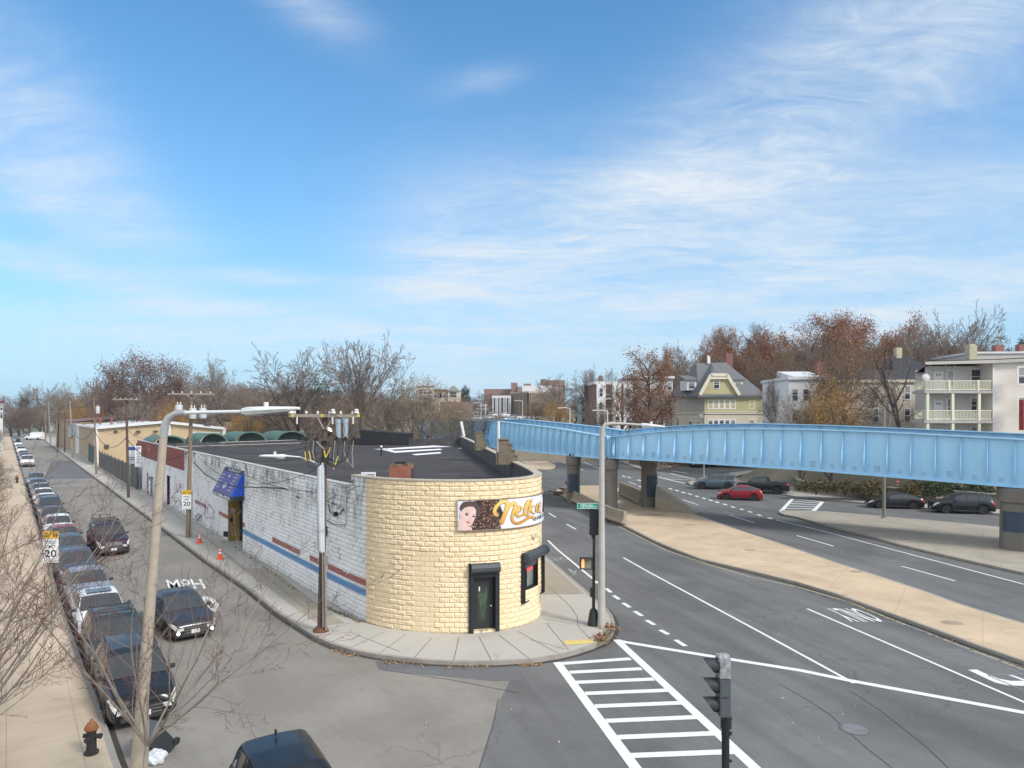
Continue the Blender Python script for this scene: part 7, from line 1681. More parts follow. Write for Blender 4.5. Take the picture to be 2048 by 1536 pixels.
# ------------------------------------------------------------------ vehicles
TYRE = M('tyre', (.018, .018, .018), .85, var=.2); RIM = M('rim_silver', (.42, .43, .45), .35, metal=.7); RIMD = M('rim_dark', (.05, .05, .05), .5)
CGL = M('car_glass', (.045, .052, .056), .05, var=.2, scale=.6, spec=.6); HEAD = M('headlight', (.62, .62, .60), .15, var=.25, scale=6, coat=1); AMB = M('lamp_amber', (.75, .28, .05), .3); TAIL = M('tail_light', (.38, .015, .02), .3, coat=1); PLA = M('black_plastic', (.03, .03, .032), .6); PLT = M('plate_white', (.62, .62, .62), .5); CHR = M('chrome_trim', (.55, .56, .58), .2, metal=.9)
def paint(name, c, metal=.35): return M('paint_' + name, c, .36, metal=metal, var=.10, scale=.8, coat=.32, spec=.3)
TYPES = {
 'sedan': dict(L=4.75, W=1.82, top=[(0, .56), (.06, .68), (.3, .80), (1.15, .93), (1.25, .965), (2.05, 1.37), (2.5, 1.44), (3.1, 1.44), (3.7, 1.33), (4.3, 1.06), (4.62, 1.01), (4.72, .86), (4.75, .6)], sh=[(0, .52), (.3, .70), (1.2, .86), (3.9, .95), (4.6, .93), (4.75, .6)], xw=(.92, 3.72), r=.33, gb=.2, cowl=1.2, rf=2.05, sg=(1.72, 3.95), rr=3.62, rb=4.32, H=1.44),
 'hatch': dict(L=4.45, W=1.75, top=[(0, .55), (.06, .70), (.3, .84), (.95, .99), (1.9, 1.42), (2.3, 1.49), (2.9, 1.47), (3.9, 1.18), (4.25, 1.06), (4.4, .9), (4.45, .6)], sh=[(0, .52), (.3, .74), (1.1, .90), (3.9, 1.0), (4.3, .96), (4.45, .6)], xw=(.85, 3.55), r=.32, gb=.18, cowl=1.0, rf=1.9, sg=(1.5, 3.75), rr=3.1, rb=4.15, H=1.49),
 'suv': dict(L=4.65, W=1.86, top=[(0, .62), (.06, .82), (.3, .96), (1.1, 1.09), (1.2, 1.12), (1.9, 1.60), (2.3, 1.68), (3.2, 1.68), (4.05, 1.62), (4.35, 1.30), (4.52, 1.05), (4.62, .9), (4.65, .6)], sh=[(0, .58), (.3, .84), (1.2, 1.02), (4.0, 1.10), (4.5, 1.0), (4.65, .6)], xw=(.88, 3.62), r=.36, gb=.24, cowl=1.15, rf=1.9, sg=(1.6, 4.2), rr=4.08, rb=4.42, H=1.68),
 'bigsuv': dict(L=4.95, W=1.95, top=[(0, .70), (.06, .92), (.3, 1.04), (1.2, 1.15), (1.3, 1.18), (1.95, 1.70), (2.3, 1.80), (3.4, 1.80), (4.5, 1.74), (4.72, 1.40), (4.85, 1.15), (4.92, .95), (4.95, .65)], sh=[(0, .66), (.3, .94), (1.3, 1.10), (4.4, 1.15), (4.8, 1.08), (4.95, .65)], xw=(.95, 3.85), r=.38, gb=.26, cowl=1.25, rf=1.95, sg=(1.65, 4.55), rr=4.53, rb=4.76, H=1.8),
 'pickup': dict(L=5.8, W=2.0, top=[(0, .80), (.06, 1.06), (.3, 1.14), (1.35, 1.22), (1.45, 1.25), (2.05, 1.82), (2.4, 1.90), (3.4, 1.90), (3.62, 1.82), (3.75, 1.30), (3.8, 1.28), (5.7, 1.28), (5.78, 1.2), (5.8, .75)], sh=[(0, .76), (.3, 1.04), (1.4, 1.18), (3.7, 1.22), (5.75, 1.22), (5.8, .75)], xw=(1.0, 4.55), r=.42, gb=.36, cowl=1.4, rf=2.05, sg=(1.75, 3.5), rr=3.52, rb=3.72, H=1.9),
 'van': dict(L=5.95, W=2.05, top=[(0, .80), (.08, 1.05), (.75, 1.35), (.85, 1.40), (1.75, 2.20), (2.1, 2.50), (2.6, 2.62), (5.6, 2.60), (5.9, 2.5), (5.95, .8)], sh=[(0, .76), (.6, 1.15), (1.2, 1.3), (5.85, 1.35), (5.95, .8)], xw=(1.0, 4.75), r=.36, gb=.3, cowl=.8, rf=1.75, sg=(1.3, 2.05), rr=5.9, rb=5.9, H=2.6)}
def car_proto(kind):
    T = TYPES[kind]; L, W, r_ = T['L'], T['W'] / 2, T['r']
    def hw(x):
        tf = [(0, .78), (.12, .87), (.4, .96), (.9, 1), (L - .9, 1), (L - .35, .97), (L - .08, .89), (L, .82)]; return W * interp(tf, x)
    def zbot(x):
        z = T['gb']
        for c in T['xw']:
            d = abs(x - c); ra = r_ + .07
            if d < ra: z = max(z, r_ - .02 + math.sqrt(ra * ra - d * d))
        return z
    belt = T['sh'][2][1]
    def section(x):
        w_, zb, zs, zt = hw(x), zbot(x), interp(T['sh'], x), interp(T['top'], x)
        zs = min(zs, zt - .02); th = max(0., min(1., (zt - zs - .05) / (T['H'] - belt - .05))); zs = max(zs, zb + .02)
        wt = w_ * (.90 - (.18 if kind != 'van' else .10) * th); ze = zt - .07 * th - .015
        return [(w_ * .93, zb), (w_ * .985, zb + .25 * (zs - zb)), (w_, zb + .5 * (zs - zb)), (w_ * .985, zs - .06 * (1 if zs - zb > .12 else .2)), (w_ * .945, zs), (w_ * .945 * .45 + wt * .55, zs + (ze - zs) * .55), (wt, ze), (wt * .86, zt - .01 - .015 * th), (wt * .45, zt), (0, zt + .008)]
    def S(x, v):
        s = section(x); i = min(int(v), 8); t = v - i; a, c = s[i], s[i + 1]; return a[0] + (c[0] - a[0]) * t, a[1] + (c[1] - a[1]) * t
    xs_ = sorted(set([round(k * L / 44, 3) for k in range(45)] + [p[0] for p in T['top']] + [c + s * (r_ + .07) * f for c in T['xw'] for s in (-1, 1) for f in (.999, .93, .8, .6, .3, 1.02)] + list(T['xw'])))
    X0 = lambda x: L / 2 - x
    b = MB(); K = 10; vs = []
    for x in xs_:
        s = section(x); vs += [V((X0(x), y, z)) for y, z in s] + [V((X0(x), -y, z)) for y, z in s[-2::-1]]
    m = 2 * K - 1; n = len(xs_)
    fs = [(i * m + j, (i + 1) * m + j, (i + 1) * m + j + 1, i * m + j + 1) for i in range(n - 1) for j in range(m - 1)]
    fs += [tuple(range(m)), tuple(range((n - 1) * m, n * m))[::-1]]; b.add(vs, fs)
    t = thing('car_' + kind, 'x', 'car', (0, 0, -50)); body = b.build('body', paint('white', (.7, .7, .7), 0), t, smooth=True, auto=38)
    b = MB(); b.box((0, 0, T['gb'] + .12), (L * .9, W * 1.72, .22)); 
    for c in T['xw']: b.box((X0(c), 0, r_ + .1), (2 * r_ + .1, W * 1.7, r_ * 1.3))
    b.build('underbody', PLA, t)
    def patch(b, x0, x1, v0, v1, nx_, nv, off=.008, sgn=(1, -1), fx=None):
        for sg_ in sgn:
            vs = []
            for i in range(nx_ + 1):
                for j in range(nv + 1):
                    x, v = x0 + (x1 - x0) * i / nx_, v0 + (v1 - v0) * j / nv
                    if fx: x = fx(x, v)
                    y, z = S(x, v); y1_, z1_ = S(x, min(8.99, v + .05)); y0_, z0_ = S(x, max(0, v - .05)); ty, tz = y1_ - y0_, z1_ - z0_; l_ = math.hypot(ty, tz) or 1
                    ny, nz = tz / l_, -ty / l_
                    zx = (S(min(L, x + .04), v)[1] - S(max(0, x - .04), v)[1]) / .08; nxx = zx * nz
                    vs.append(V((X0(x) + nxx * off * 1.0, sg_ * (y + ny * off), z + nz * off)))
            b.add(vs, [(i * (nv + 1) + j, (i + 1) * (nv + 1) + j, (i + 1) * (nv + 1) + j + 1, i * (nv + 1) + j + 1) for i in range(nx_) for j in range(nv)])
    b = MB(); patch(b, T['cowl'] + .04, T['rf'] - .0, 6.25, 9, 8, 6, .01); b.build('windshield', CGL, t, smooth=True)
    if kind != 'van': b = MB(); patch(b, T['rr'] + .02, T['rb'] - .06, 6.35, 9, 5, 6, .01); b.build('rear_window', CGL, t, smooth=True)
    s0, s1_ = T['sg']; nw = 1 if kind == 'van' else (3 if kind in ('suv', 'bigsuv') else 2)
    for sg_ in (1, -1):
        for k in range(nw):
            a, c = s0 + (s1_ - s0) * k / nw + .03, s0 + (s1_ - s0) * (k + 1) / nw - .04
            b = MB(); patch(b, a, c, 4.2, 5.85, 5, 3, .01, (sg_,)); b.build('side_window', CGL, t, smooth=True)
        b = MB(); vs = []
        for i in range(7):
            x = .012 + .40 * i / 6
            for j in range(6):
                v = 3.0 + (5.9 - 2.0 * i / 6 - 3.0) * j / 5; y, z = S(x, v); vs.append(V((X0(x) + .012, sg_ * (y + .010), z + .010)))
        b.add(vs, [(i * 6 + j, i * 6 + 6 + j, i * 6 + 7 + j, i * 6 + j + 1) for i in range(6) for j in range(5)])
        y0, z0 = S(0, 2.4); z1 = T['top'][0][1] - .01; b.add([V((X0(-.008), sg_ * y0 * .97, z0 + .02)), V((X0(-.008), sg_ * y0 * .60, z0 + .06)), V((X0(-.008), sg_ * y0 * .56, z1)), V((X0(-.008), sg_ * y0 * .93, z1))], [(0, 1, 2, 3)])
        b.build('headlight', HEAD, t, smooth=True)
        b = MB(); patch(b, L - .32, L - .03, 2.6, 3.95, 3, 3, .014, (sg_,)); y0, z0 = S(L - .02, 2.2); y1, z1 = S(L - .05, 4); b.add([V((X0(L + .012), sg_ * y0, z0)), V((X0(L + .012), sg_ * y0 * .7, z0)), V((X0(L - .02), sg_ * y1 * .7, z1)), V((X0(L - .02), sg_ * y1, z1))], [(0, 1, 2, 3)]); b.build('tail_light', TAIL, t, smooth=True)
        b = MB(); y, z = S(T['cowl'] + .45, 4); c = V((X0(T['cowl'] + .42), sg_ * (y + .10), z + .06)); 
        b.add([c + V((x * .06 * (1 if x > 0 else .6), yy * .09, zz * .065)) for x, yy, zz in ((1, -.8, -.8), (1, .8, -.6), (1, .8, .8), (1, -.8, .9), (-1, -1, -1), (-1, 1, -.8), (-1, 1, 1), (-1, -1, 1))], [(0, 1, 2, 3), (7, 6, 5, 4), (0, 4, 5, 1), (1, 5, 6, 2), (2, 6, 7, 3), (3, 7, 4, 0)]); b.bar(c, c - V((0, sg_ * .14, .05)), .04, .04); b.build('mirror', PLA, t)
        b = MB(); x_ = sum(T['sg']) / 2
        for xx in (T['sg'][0] - .1, x_ - .02, T['sg'][1] - .1):
            for v in (1.2, 1.8, 2.4, 3.0, 3.6): pass
        for xx in ((x_ - .35), (x_ + .7)): y, z = S(xx, 3.2); b.box((X0(xx), sg_ * (y + .01), z), (.16, .03, .03))
        y, z = S(x_, 1.0); b.box((0, sg_ * (y + .002), T['gb'] + .05), (T['xw'][1] - T['xw'][0] - 2 * r_ - .2, .05, .09)); b.build('door_handle', PLA, t)
    gz0, gz1 = (T['top'][0][1] - .26), T['top'][0][1] + .03; gw = W * (.46 if kind in ('sedan', 'hatch') else .5)
    b = MB(); b.box((X0(-.012), 0, (gz0 + gz1) / 2), (.03, gw * 2, gz1 - gz0)); gr = b.build('grille', PLA, t)
    b = MB(); 
    for k in range(3): b.box((X0(-.032), 0, gz0 + .05 + k * (gz1 - gz0 - .1) / 2), (.012, gw * 1.9, .022))
    b.build('grille_bar', CHR, gr)
    b = MB(); b.box((X0(-.01), 0, T['gb'] + .09), (.03, W * 1.3, .13)); b.build('air_intake', PLA, t)
    b = MB(); b.box((X0(-.035), 0, T['gb'] + .19), (.012, .31, .15)); b.build('license_plate', PLT, t)
    b = MB(); b.box((X0(L + .012), 0, T['gb'] + .42), (.012, .31, .15)); b.build('license_plate', PLT, t)
    if kind == 'pickup':
        b = MB(); b.box((X0(4.75), 0, 1.290), (1.8, W * 1.5, .02)); b.build('bed_cover', PLA, t); b = MB(); b.box((X0(-.05), 0, .62), (.12, W * 1.8, .22)); b.box((X0(L + .05), 0, .6), (.12, W * 1.8, .2)); b.build('bumper', CHR, t)
    if kind == 'van':
        b = MB()
        for k in range(9): b.box((X0(2.2 + k * .42), 0, 2.64), (.05, W * 1.6, .03))
        b.build('roof_rib', PLT, t); b = MB(); b.box((0, 0, .42), (L * .96, W * 2.02, .16)); b.build('sill_strip', PLA, t)
    if kind in ('suv', 'bigsuv'):
        b = MB()
        for sg_ in (1, -1): b.tube([(X0(2.1), sg_ * W * .70, T['H'] - .02), (X0(2.25), sg_ * W * .69, T['H'] + .05), (X0(3.9), sg_ * W * .69, T['H'] + .05), (X0(4.0), sg_ * W * .69, T['H'] - .05)], .022, 6)
        b.build('roof_rail', PLA, t)
    w0 = None
    for c in T['xw']:
        for sg_ in (1, -1):
            if w0 is None:
                b = MB(); b.lathe([(r_ * .62, -.1), (r_ * .92, -.11), (r_, -.07), (r_, .07), (r_ * .92, .11), (r_ * .62, .10)], n=22, axis='Y'); w0 = b.build('wheel', TYRE, t, smooth=True, auto=40)
                b = MB(); b.lathe([(0, -.02), (r_ * .64, -.02), (r_ * .64, .05)], n=20, axis='Y', mi=1)
                for sd_ in (1, -1):
                    for k in range(5):
                        a = 2 * math.pi * k / 5; b.bar((0, sd_ * .075, 0), (r_ * .6 * math.cos(a), sd_ * .06, r_ * .6 * math.sin(a)), .03, r_ * .26, up=V((-math.sin(a), 0, math.cos(a))))
                    b.lathe([(r_ * .56, sd_ * .055 - .02), (r_ * .66, sd_ * .055 - .02), (r_ * .66, sd_ * .055 + .025), (r_ * .56, sd_ * .055 + .025)], n=20, axis='Y')
                b.build('rim', [RIM, RIMD], w0); wh = w0
            else:
                wh = w0.copy(); COL.objects.link(wh); wh.parent = t; rc = w0.children[0].copy(); COL.objects.link(rc); rc.parent = wh
            wh.location = (X0(c), sg_ * (W - .12), r_)
    return t
PROTO = {}; first = set()
for k_ in TYPES: PROTO[k_] = car_proto(k_)
HEADING = math.atan2(-.815, .5795)
def car(kind, pt_, name, cat, label, loc, rz, group=None, front=None, amber=False):
    """loc = ground point under the middle, or under the nose when front is given"""
    t = copy_tree(PROTO[kind])
    t.name = name; L = TYPES[kind]['L']; d = V((math.cos(rz), math.sin(rz), 0)); loc = V(loc)
    if front: loc = loc - d * L / 2
    t.location = (loc.x, loc.y, .004); t.rotation_euler.z = rz; t['label'] = label; t['category'] = cat
    if group: t['group'] = group
    elif 'group' in t: del t['group']
    for ch in t.children:
        if ch.name.split('.')[0] == 'body': ch.material_slots[0].link = 'OBJECT'; ch.material_slots[0].material = pt_
    return t
C = dict(black=paint('black', (.012, .013, .015), .2), dgreen=paint('dark_green', (.03, .045, .038)), white=MATS['paint_white'], silver=paint('silver_blue', (.36, .38, .42), .5), dgrey=paint('dark_grey', (.10, .11, .135), .5), teal=paint('blue_green', (.09, .14, .15), .4), red=paint('dusty_red', (.32, .07, .08), .2),
         maroon=paint('maroon', (.14, .035, .045), .3), dolive=paint('dark_olive', (.055, .065, .06), .4), mid=paint('mid_grey', (.32, .335, .35), .5), blue=paint('grey_blue', (.25, .31, .38), .5), plum=paint('plum', (.045, .018, .030), .4), char=paint('charcoal', (.050, .050, .058), .5), slate=paint('slate_blue', (.10, .135, .16), .5), crimson=paint('crimson', (.28, .012, .022), .3))
GP = 'cars parked nose to tail along the left kerb'
def kerbcar(kind, c, name, label, Yn):
    n = V((LK(Yn) + 1.28 + .02, Yn, 0)); return car(kind, C[c], name, 'car', label, n, HEADING, GP, front=True)
rowc = [('suv', 'black', 'parked_car', 'nearest parked black SUV with white headlights behind the foreground lamp pole', 19.9), ('suv', 'dgreen', 'parked_car', 'dark green SUV with roof rails, second from the front of the parked row', 23.4), ('sedan', 'white', 'parked_car', 'white sedan with sunroof, third in the parked row', 27.6),
        ('sedan', 'silver', 'parked_car', 'pale silver blue sedan, fourth in the parked row', 32.0), ('sedan', 'dgrey', 'parked_car', 'dark grey blue sedan hidden partly behind the near speed limit sign', 36.7), ('sedan', 'teal', 'parked_car', 'blue green grey sedan just beyond the near speed limit sign', 41.4), ('sedan', 'red', 'parked_car', 'dusty red sedan, seventh in the parked row', 45.0),
        ('sedan', 'white', 'parked_car', 'white sedan between the red car and the maroon car', 50.0), ('sedan', 'maroon', 'parked_car', 'maroon sedan directly behind a white sedan in the row', 54.6), ('suv', 'dolive', 'parked_car', 'dark olive grey car with pale roof in front of two white cars', 59.2), ('hatch', 'white', 'parked_car', 'white hatchback, nearer of two white cars halfway down the row', 63.8),
        ('sedan', 'white', 'parked_car', 'white sedan, farther of two white cars halfway down the row', 68.6), ('sedan', 'mid', 'parked_car', 'grey sedan just beyond the pair of white cars', 74.0), ('sedan', 'blue', 'parked_car', 'grey blue sedan, last but one before the gap in the row', 79.2), ('suv', 'blue', 'parked_car', 'blue grey SUV at the gap in the parked row', 85.0),
        ('pickup', 'white', 'pickup_truck', 'white pickup truck with dark grille parked beyond the gap', 117.5), ('sedan', 'blue', 'parked_car', 'grey blue car right behind the white pickup', 133.), ('sedan', 'mid', 'parked_car', 'grey car, second behind the white pickup', 141.5), ('suv', 'white', 'parked_car', 'white SUV, third behind the white pickup', 157.), ('sedan', 'white', 'parked_car', 'white car, fourth behind the pickup, near the far junction', 172.),
        ('suv', 'white', 'parked_car', 'white car with dark roof box, near the end of the far row', 191.), ('sedan', 'mid', 'parked_car', 'silver car at the far end of the parked row', 224.)]
cars = {}
for (k, c, nm, lab, Yn) in rowc: cars[Yn] = kerbcar(k, c, nm, lab, Yn)
# extras on single cars
def roof_box(t, name, m, parts):
    b = MB()
    for c, s in parts: b.box(c, s)
    b.build(name, m, t)
roof_box(cars[27.6], 'sunroof', CGL, [((-.15, 0, 1.452), (.75, .9, .012))])
roof_box(cars[191.], 'roof_box', PLA, [((0, 0, 1.85), (1.4, .9, .3))])
roof_box(cars[23.4], 'roof_crossbar', PLA, [((-.1, 0, 1.75), (.06, 1.3, .04)), ((-1.1, 0, 1.75), (.06, 1.3, .04))])
t = car('bigsuv', C['plum'], 'driving_car', 'car', 'dark plum SUV with roof rack driving down the side street', G(228, 1113), HEADING + R(2), front=True)
b_ = MB()
for x in (-.2, -.9, -1.6): b_.box((x, 0, 1.9), (.05, 1.25, .05))
for y in (-.62, .62): b_.tube([(.1, y, 1.83), (.1, y, 1.95), (-1.8, y, 1.95), (-1.8, y, 1.83)], .025, 6)
b_.tube([(-1.1, -.3, 1.95), (-1.1, -.3, 2.12), (-1.7, -.3, 2.12), (-1.7, .3, 2.12), (-1.1, .3, 2.12), (-1.1, .3, 1.95)], .03, 6); b_.build('roof_rack', PLA, t)
b_ = MB(); b_.box((2.50, 0, .76), (.03, .9, .20)); b_.build('grille_surround', CHR, t)
FOG = M('fog_lamp', (1, .98, .9), .3, emit=((1, .95, .85), 3.))
t = car('sedan', C['char'], 'driving_car', 'car', 'charcoal sedan driving towards the camera beside the MPH road lettering', G(391, 1281), HEADING + R(4), front=True)
b_ = MB(); 
for y in (-.62, .62): b_.lathe([(0, 2.37), (.06, 2.38), (.05, 2.40)], (0, y, .36), 10, axis='X')
b_.build('fog_light', FOG, t)
t = car('suv', C['black'], 'driving_car', 'car', 'black car with roof fin cut off by the bottom edge', V((-4.45, 14.45, 0)), HEADING + R(-4)); [bpy.data.objects.remove(c) for c in list(t.children) if c.name.startswith('roof_rail')]; roof_box(t, 'antenna_fin', PLA, [((-1.5, .0, 1.74), (.14, .03, .12))])
yaw = math.atan2(.78, -.62)
t = car('bigsuv', C['slate'], 'driving_car', 'car', 'slate blue SUV, leftmost of the three cars together beyond the bridge', G(1431, 978), math.atan2(.30, -.955) + 0, None)
t = car('hatch', C['crimson'], 'driving_car', 'car', 'crimson red hatchback in front of the black pickup beyond the bridge', G(1480, 999), math.atan2(.32, -.95), None)
t = car('pickup', C['black'], 'pickup_truck', 'pickup truck', 'black pickup truck right behind the red hatchback beyond the bridge', G(1524, 986), math.atan2(.42, -.91), None)
t = car('sedan', C['black'], 'parked_car', 'car', 'glossy black sedan parked by the low stone wall under the bridge', G(1788, 1015.5), math.atan2(.20, -.98), 'dark cars parked along the far kerb')
t = car('bigsuv', C['black'], 'parked_car', 'car', 'large black SUV parked behind the black sedan at right', G(1922, 1025.5), math.atan2(.20, -.98), 'dark cars parked along the far kerb')
t = car('sedan', C['black'], 'parked_car', 'car', 'dark car just visible under the bridge edge on the rising side street', G(1398, 934), math.atan2(.8, .6), None)
t = car('van', C['white'], 'delivery_van', 'van', 'white panel van crossing the far end of the side street', G(69, 880), math.atan2(.0, -1), None)
t = car('sedan', C['dgrey'], 'driving_car', 'car', 'dark car beyond the white van at the far junction', G(51, 868), math.atan2(-.9, -.3), None)
rr = random.Random(77)      # distant cars on the rising main road and lot
cl_ = [('white', 'white'), ('mid', 'grey'), ('silver', 'silver'), ('dgrey', 'dark'), ('crimson', 'red'), ('blue', 'blue grey')]
spots = [(930, 834, 215), (940, 833, 225), (950, 831, 232), (962, 832.5, 218), (975, 831, 236), (945, 827.5, 262), (958, 827, 270), (972, 826.5, 268), (1004, 826, 270), (1012, 828, 250), (1018, 832, 226), (1026, 829, 240), (1034, 833, 218), (1042, 829.5, 238), (1050, 833, 214), (1060, 834, 212), (1070, 836, 205), (1066, 830, 236), (985, 829, 250), (1000, 833, 220)]
for i, (px, py, Y) in enumerate(spots):
    c, cn = cl_[rr.randrange(len(cl_))] if i % 3 else cl_[0]; x = X(px, Y)
    t = car(rr.choice(('sedan', 'suv', 'hatch')), C[c], 'parked_car', 'car', f'tiny {cn} car among the distant traffic above the blue bridge', (x, Y, 0), R(rr.uniform(0, 360)), f'tiny {cn} cars far beyond the bridge'); t.location.z = hgt(x, Y)

for k_ in TYPES:
    for ch in list(PROTO[k_].children_recursive) + [PROTO[k_]]: bpy.data.objects.remove(ch)
# ------------------------------------------------------------------ trees
BARK = M('bark_grey_brown', (.155, .125, .10), .9, var=.35, scale=3); BARKD = M('bark_dark', (.085, .068, .058), .9, var=.35, scale=3); BARKG = M('bark_pale', (.27, .235, .195), .9, var=.3, scale=5, fine=.35)
TWIG = M('twig_brown', (.19, .145, .115), .9, var=.3, scale=.6); TWIGR = M('twig_maroon', (.17, .09, .078), .8, var=.35, scale=2); TWIGG = M('twig_grey', (.26, .215, .175), .9, var=.3, scale=2)
def skeleton(seed, Ht, fork=.3, nb=(9, 6, 5, 4), ratio=(.62, .5, .45, .5), ang=(50, 42, 40, 40), r0=.25, trop=(.0, .1, .06, .03), wig=(.06, .12, .18, .22), lean=V((0, 0, 1)), leader=True, rmin=.012, fromtop=.2, order=4):
    rg = random.Random(seed); segs = []; tips = []
    def grow(p, d, L, r, lv):
        n = (7, 6, 4, 3, 2)[lv]; st = L / n; kids = nb[lv] if lv < len(nb) else 0
        pts = [(p, d, r)]
        for i in range(n):
            d = (d + V((rg.gauss(0, 1), rg.gauss(0, 1), rg.gauss(0, 1))) * wig[min(lv, 3)] + V((0, 0, 1)) * trop[min(lv, 3)]).normalized()
            q = p + d * st; f = 1 - (i + 1) / n; r2 = max(rmin * .7, r * (.35 + .65 * f) if lv == 0 else r * (.25 + .75 * f)); r2_ = min(r2, pts[-1][2])
            segs.append((p, q, pts[-1][2], r2_, lv)); p = q; pts.append((p, d, r2_))
        if lv >= order: tips.append((p, d)); return
        for k in range(kids):
            lo = fork if lv == 0 else fromtop; t = lo + (1 - lo) * (k + rg.random() * .8) / kids
            x = min(n - 1e-3, t * n); i = int(x); a, c = pts[i], pts[i + 1]; q = a[0].lerp(c[0], x - i); dd_ = a[1]
            ax = dd_.cross(V((rg.gauss(0, 1), rg.gauss(0, 1), rg.gauss(0, 1)))).normalized(); an = R(ang[min(lv, 3)] * rg.uniform(.7, 1.25) * (1 if lv or not leader else (1.15 - .5 * t)))
            if lv == 0: ga = 2.4 * k + rg.uniform(-.4, .4); ax = V((math.cos(ga), math.sin(ga), 0))
            nd_ = Matrix.Rotation(an, 3, ax) @ dd_
            grow(q, nd_.normalized(), L * ratio[min(lv, 3)] * (1 - .45 * (t - lo)) * rg.uniform(.75, 1.15), max(rmin, a[2] * (.62 if lv == 0 else .55)), lv + 1)
        if lv == order - 1: tips.append((p, d))
    grow(V((0, 0, 0)), lean.normalized(), Ht * (.82 if leader else .5), r0, 0)
    return segs, tips
def tubes(segs, lvls, sides):
    sg_ = [s for s in segs if s[4] in lvls]
    if not sg_: return np.zeros((0, 3)), np.zeros((0, 4), dtype=int)
    A = np.array([tuple(s[0]) for s in sg_]); B = np.array([tuple(s[1]) for s in sg_]); ra = np.array([s[2] for s in sg_]); rb = np.array([s[3] for s in sg_])
    D = B - A; D /= np.maximum(1e-6, np.linalg.norm(D, axis=1))[:, None]; up = np.where(np.abs(D[:, 2:3]) > .9, np.array([[1., 0, 0]]), np.array([[0, 0, 1.]]))
    U = np.cross(D, up); U /= np.linalg.norm(U, axis=1)[:, None]; W_ = np.cross(D, U); t = 2 * np.pi * np.arange(sides) / sides
    ring = U[:, None, :] * np.cos(t)[None, :, None] + W_[:, None, :] * np.sin(t)[None, :, None]
    vs = np.concatenate([A[:, None, :] + ring * ra[:, None, None], B[:, None, :] + ring * rb[:, None, None]], axis=1).reshape(-1, 3)
    base = (np.arange(len(sg_)) * 2 * sides)[:, None, None]; j = np.arange(sides); f = np.stack([j, (j + 1) % sides, sides + (j + 1) % sides, sides + j], axis=1)[None]
    return vs, (base + f).reshape(-1, 4)
def leaves(tips, n, spread, size, seed, flat=.3):
    rg = np.random.default_rng(seed); T = np.array([tuple(t[0]) for t in tips]); idx = rg.integers(0, len(T), n)
    c = T[idx] + rg.normal(0, spread, (n, 3)); a = rg.normal(0, 1, (n, 3)); a /= np.linalg.norm(a, axis=1)[:, None]; b = np.cross(a, rg.normal(0, 1, (n, 3))); b /= np.linalg.norm(b, axis=1)[:, None]
    s = size * rg.uniform(.6, 1.3, (n, 1)); vs = np.stack([c - a * s, c - b * s * .6, c + a * s, c + b * s * .6], axis=1).reshape(-1, 3)
    return vs, np.arange(n * 4).reshape(-1, 4)
def tree_proto(name, seed, bark, twig, leaf=None, nleaf=0, lsize=.12, lspread=.3, **kw):
    segs, tips = skeleton(seed, 10, **kw)
    t = bpy.data.objects.new(name, None); COL.objects.link(t)
    v1, f1_ = tubes(segs, (0, 1), 6); npmesh('trunk', v1, f1_, bark, t, smooth=True)
    v2, f2_ = tubes(segs, (2, 3, 4), 3); mi = np.zeros(len(f2_), dtype=int); mats = [twig]
    if nleaf:
        v3, f3_ = leaves(tips, nleaf, lspread, lsize, seed); mi = np.concatenate([mi, np.ones(len(f3_), dtype=int)]); f2_ = np.concatenate([f2_, f3_ + len(v2)]); v2 = np.concatenate([v2, v3]); mats.append(leaf)
    npmesh('crown', v2, f2_, mats, t, mi=mi)
    t['w'] = float(np.percentile(np.hypot(v2[:, 0], v2[:, 1]), 96)) * .96; t['h'] = float(np.percentile(v2[:, 2], 99.6))
    return t
RUST = leafmat('leaf_rust', (.36, .15, .06), (.22, .085, .04)); REDB = leafmat('leaf_redbrown', (.20, .095, .07), (.12, .055, .045)); GOLDL = leafmat('leaf_gold', (.46, .26, .05), (.28, .15, .04)); OLV = leafmat('leaf_olive', (.24, .18, .075), (.15, .11, .05)); BRN = leafmat('leaf_brown', (.27, .17, .09), (.17, .10, .055)); ORG = leafmat('leaf_cypress', (.30, .14, .07), (.20, .09, .05)); PINE = leafmat('needle_green', (.025, .05, .028), (.045, .075, .04))
big = dict(r0=.24, rmin=.016)
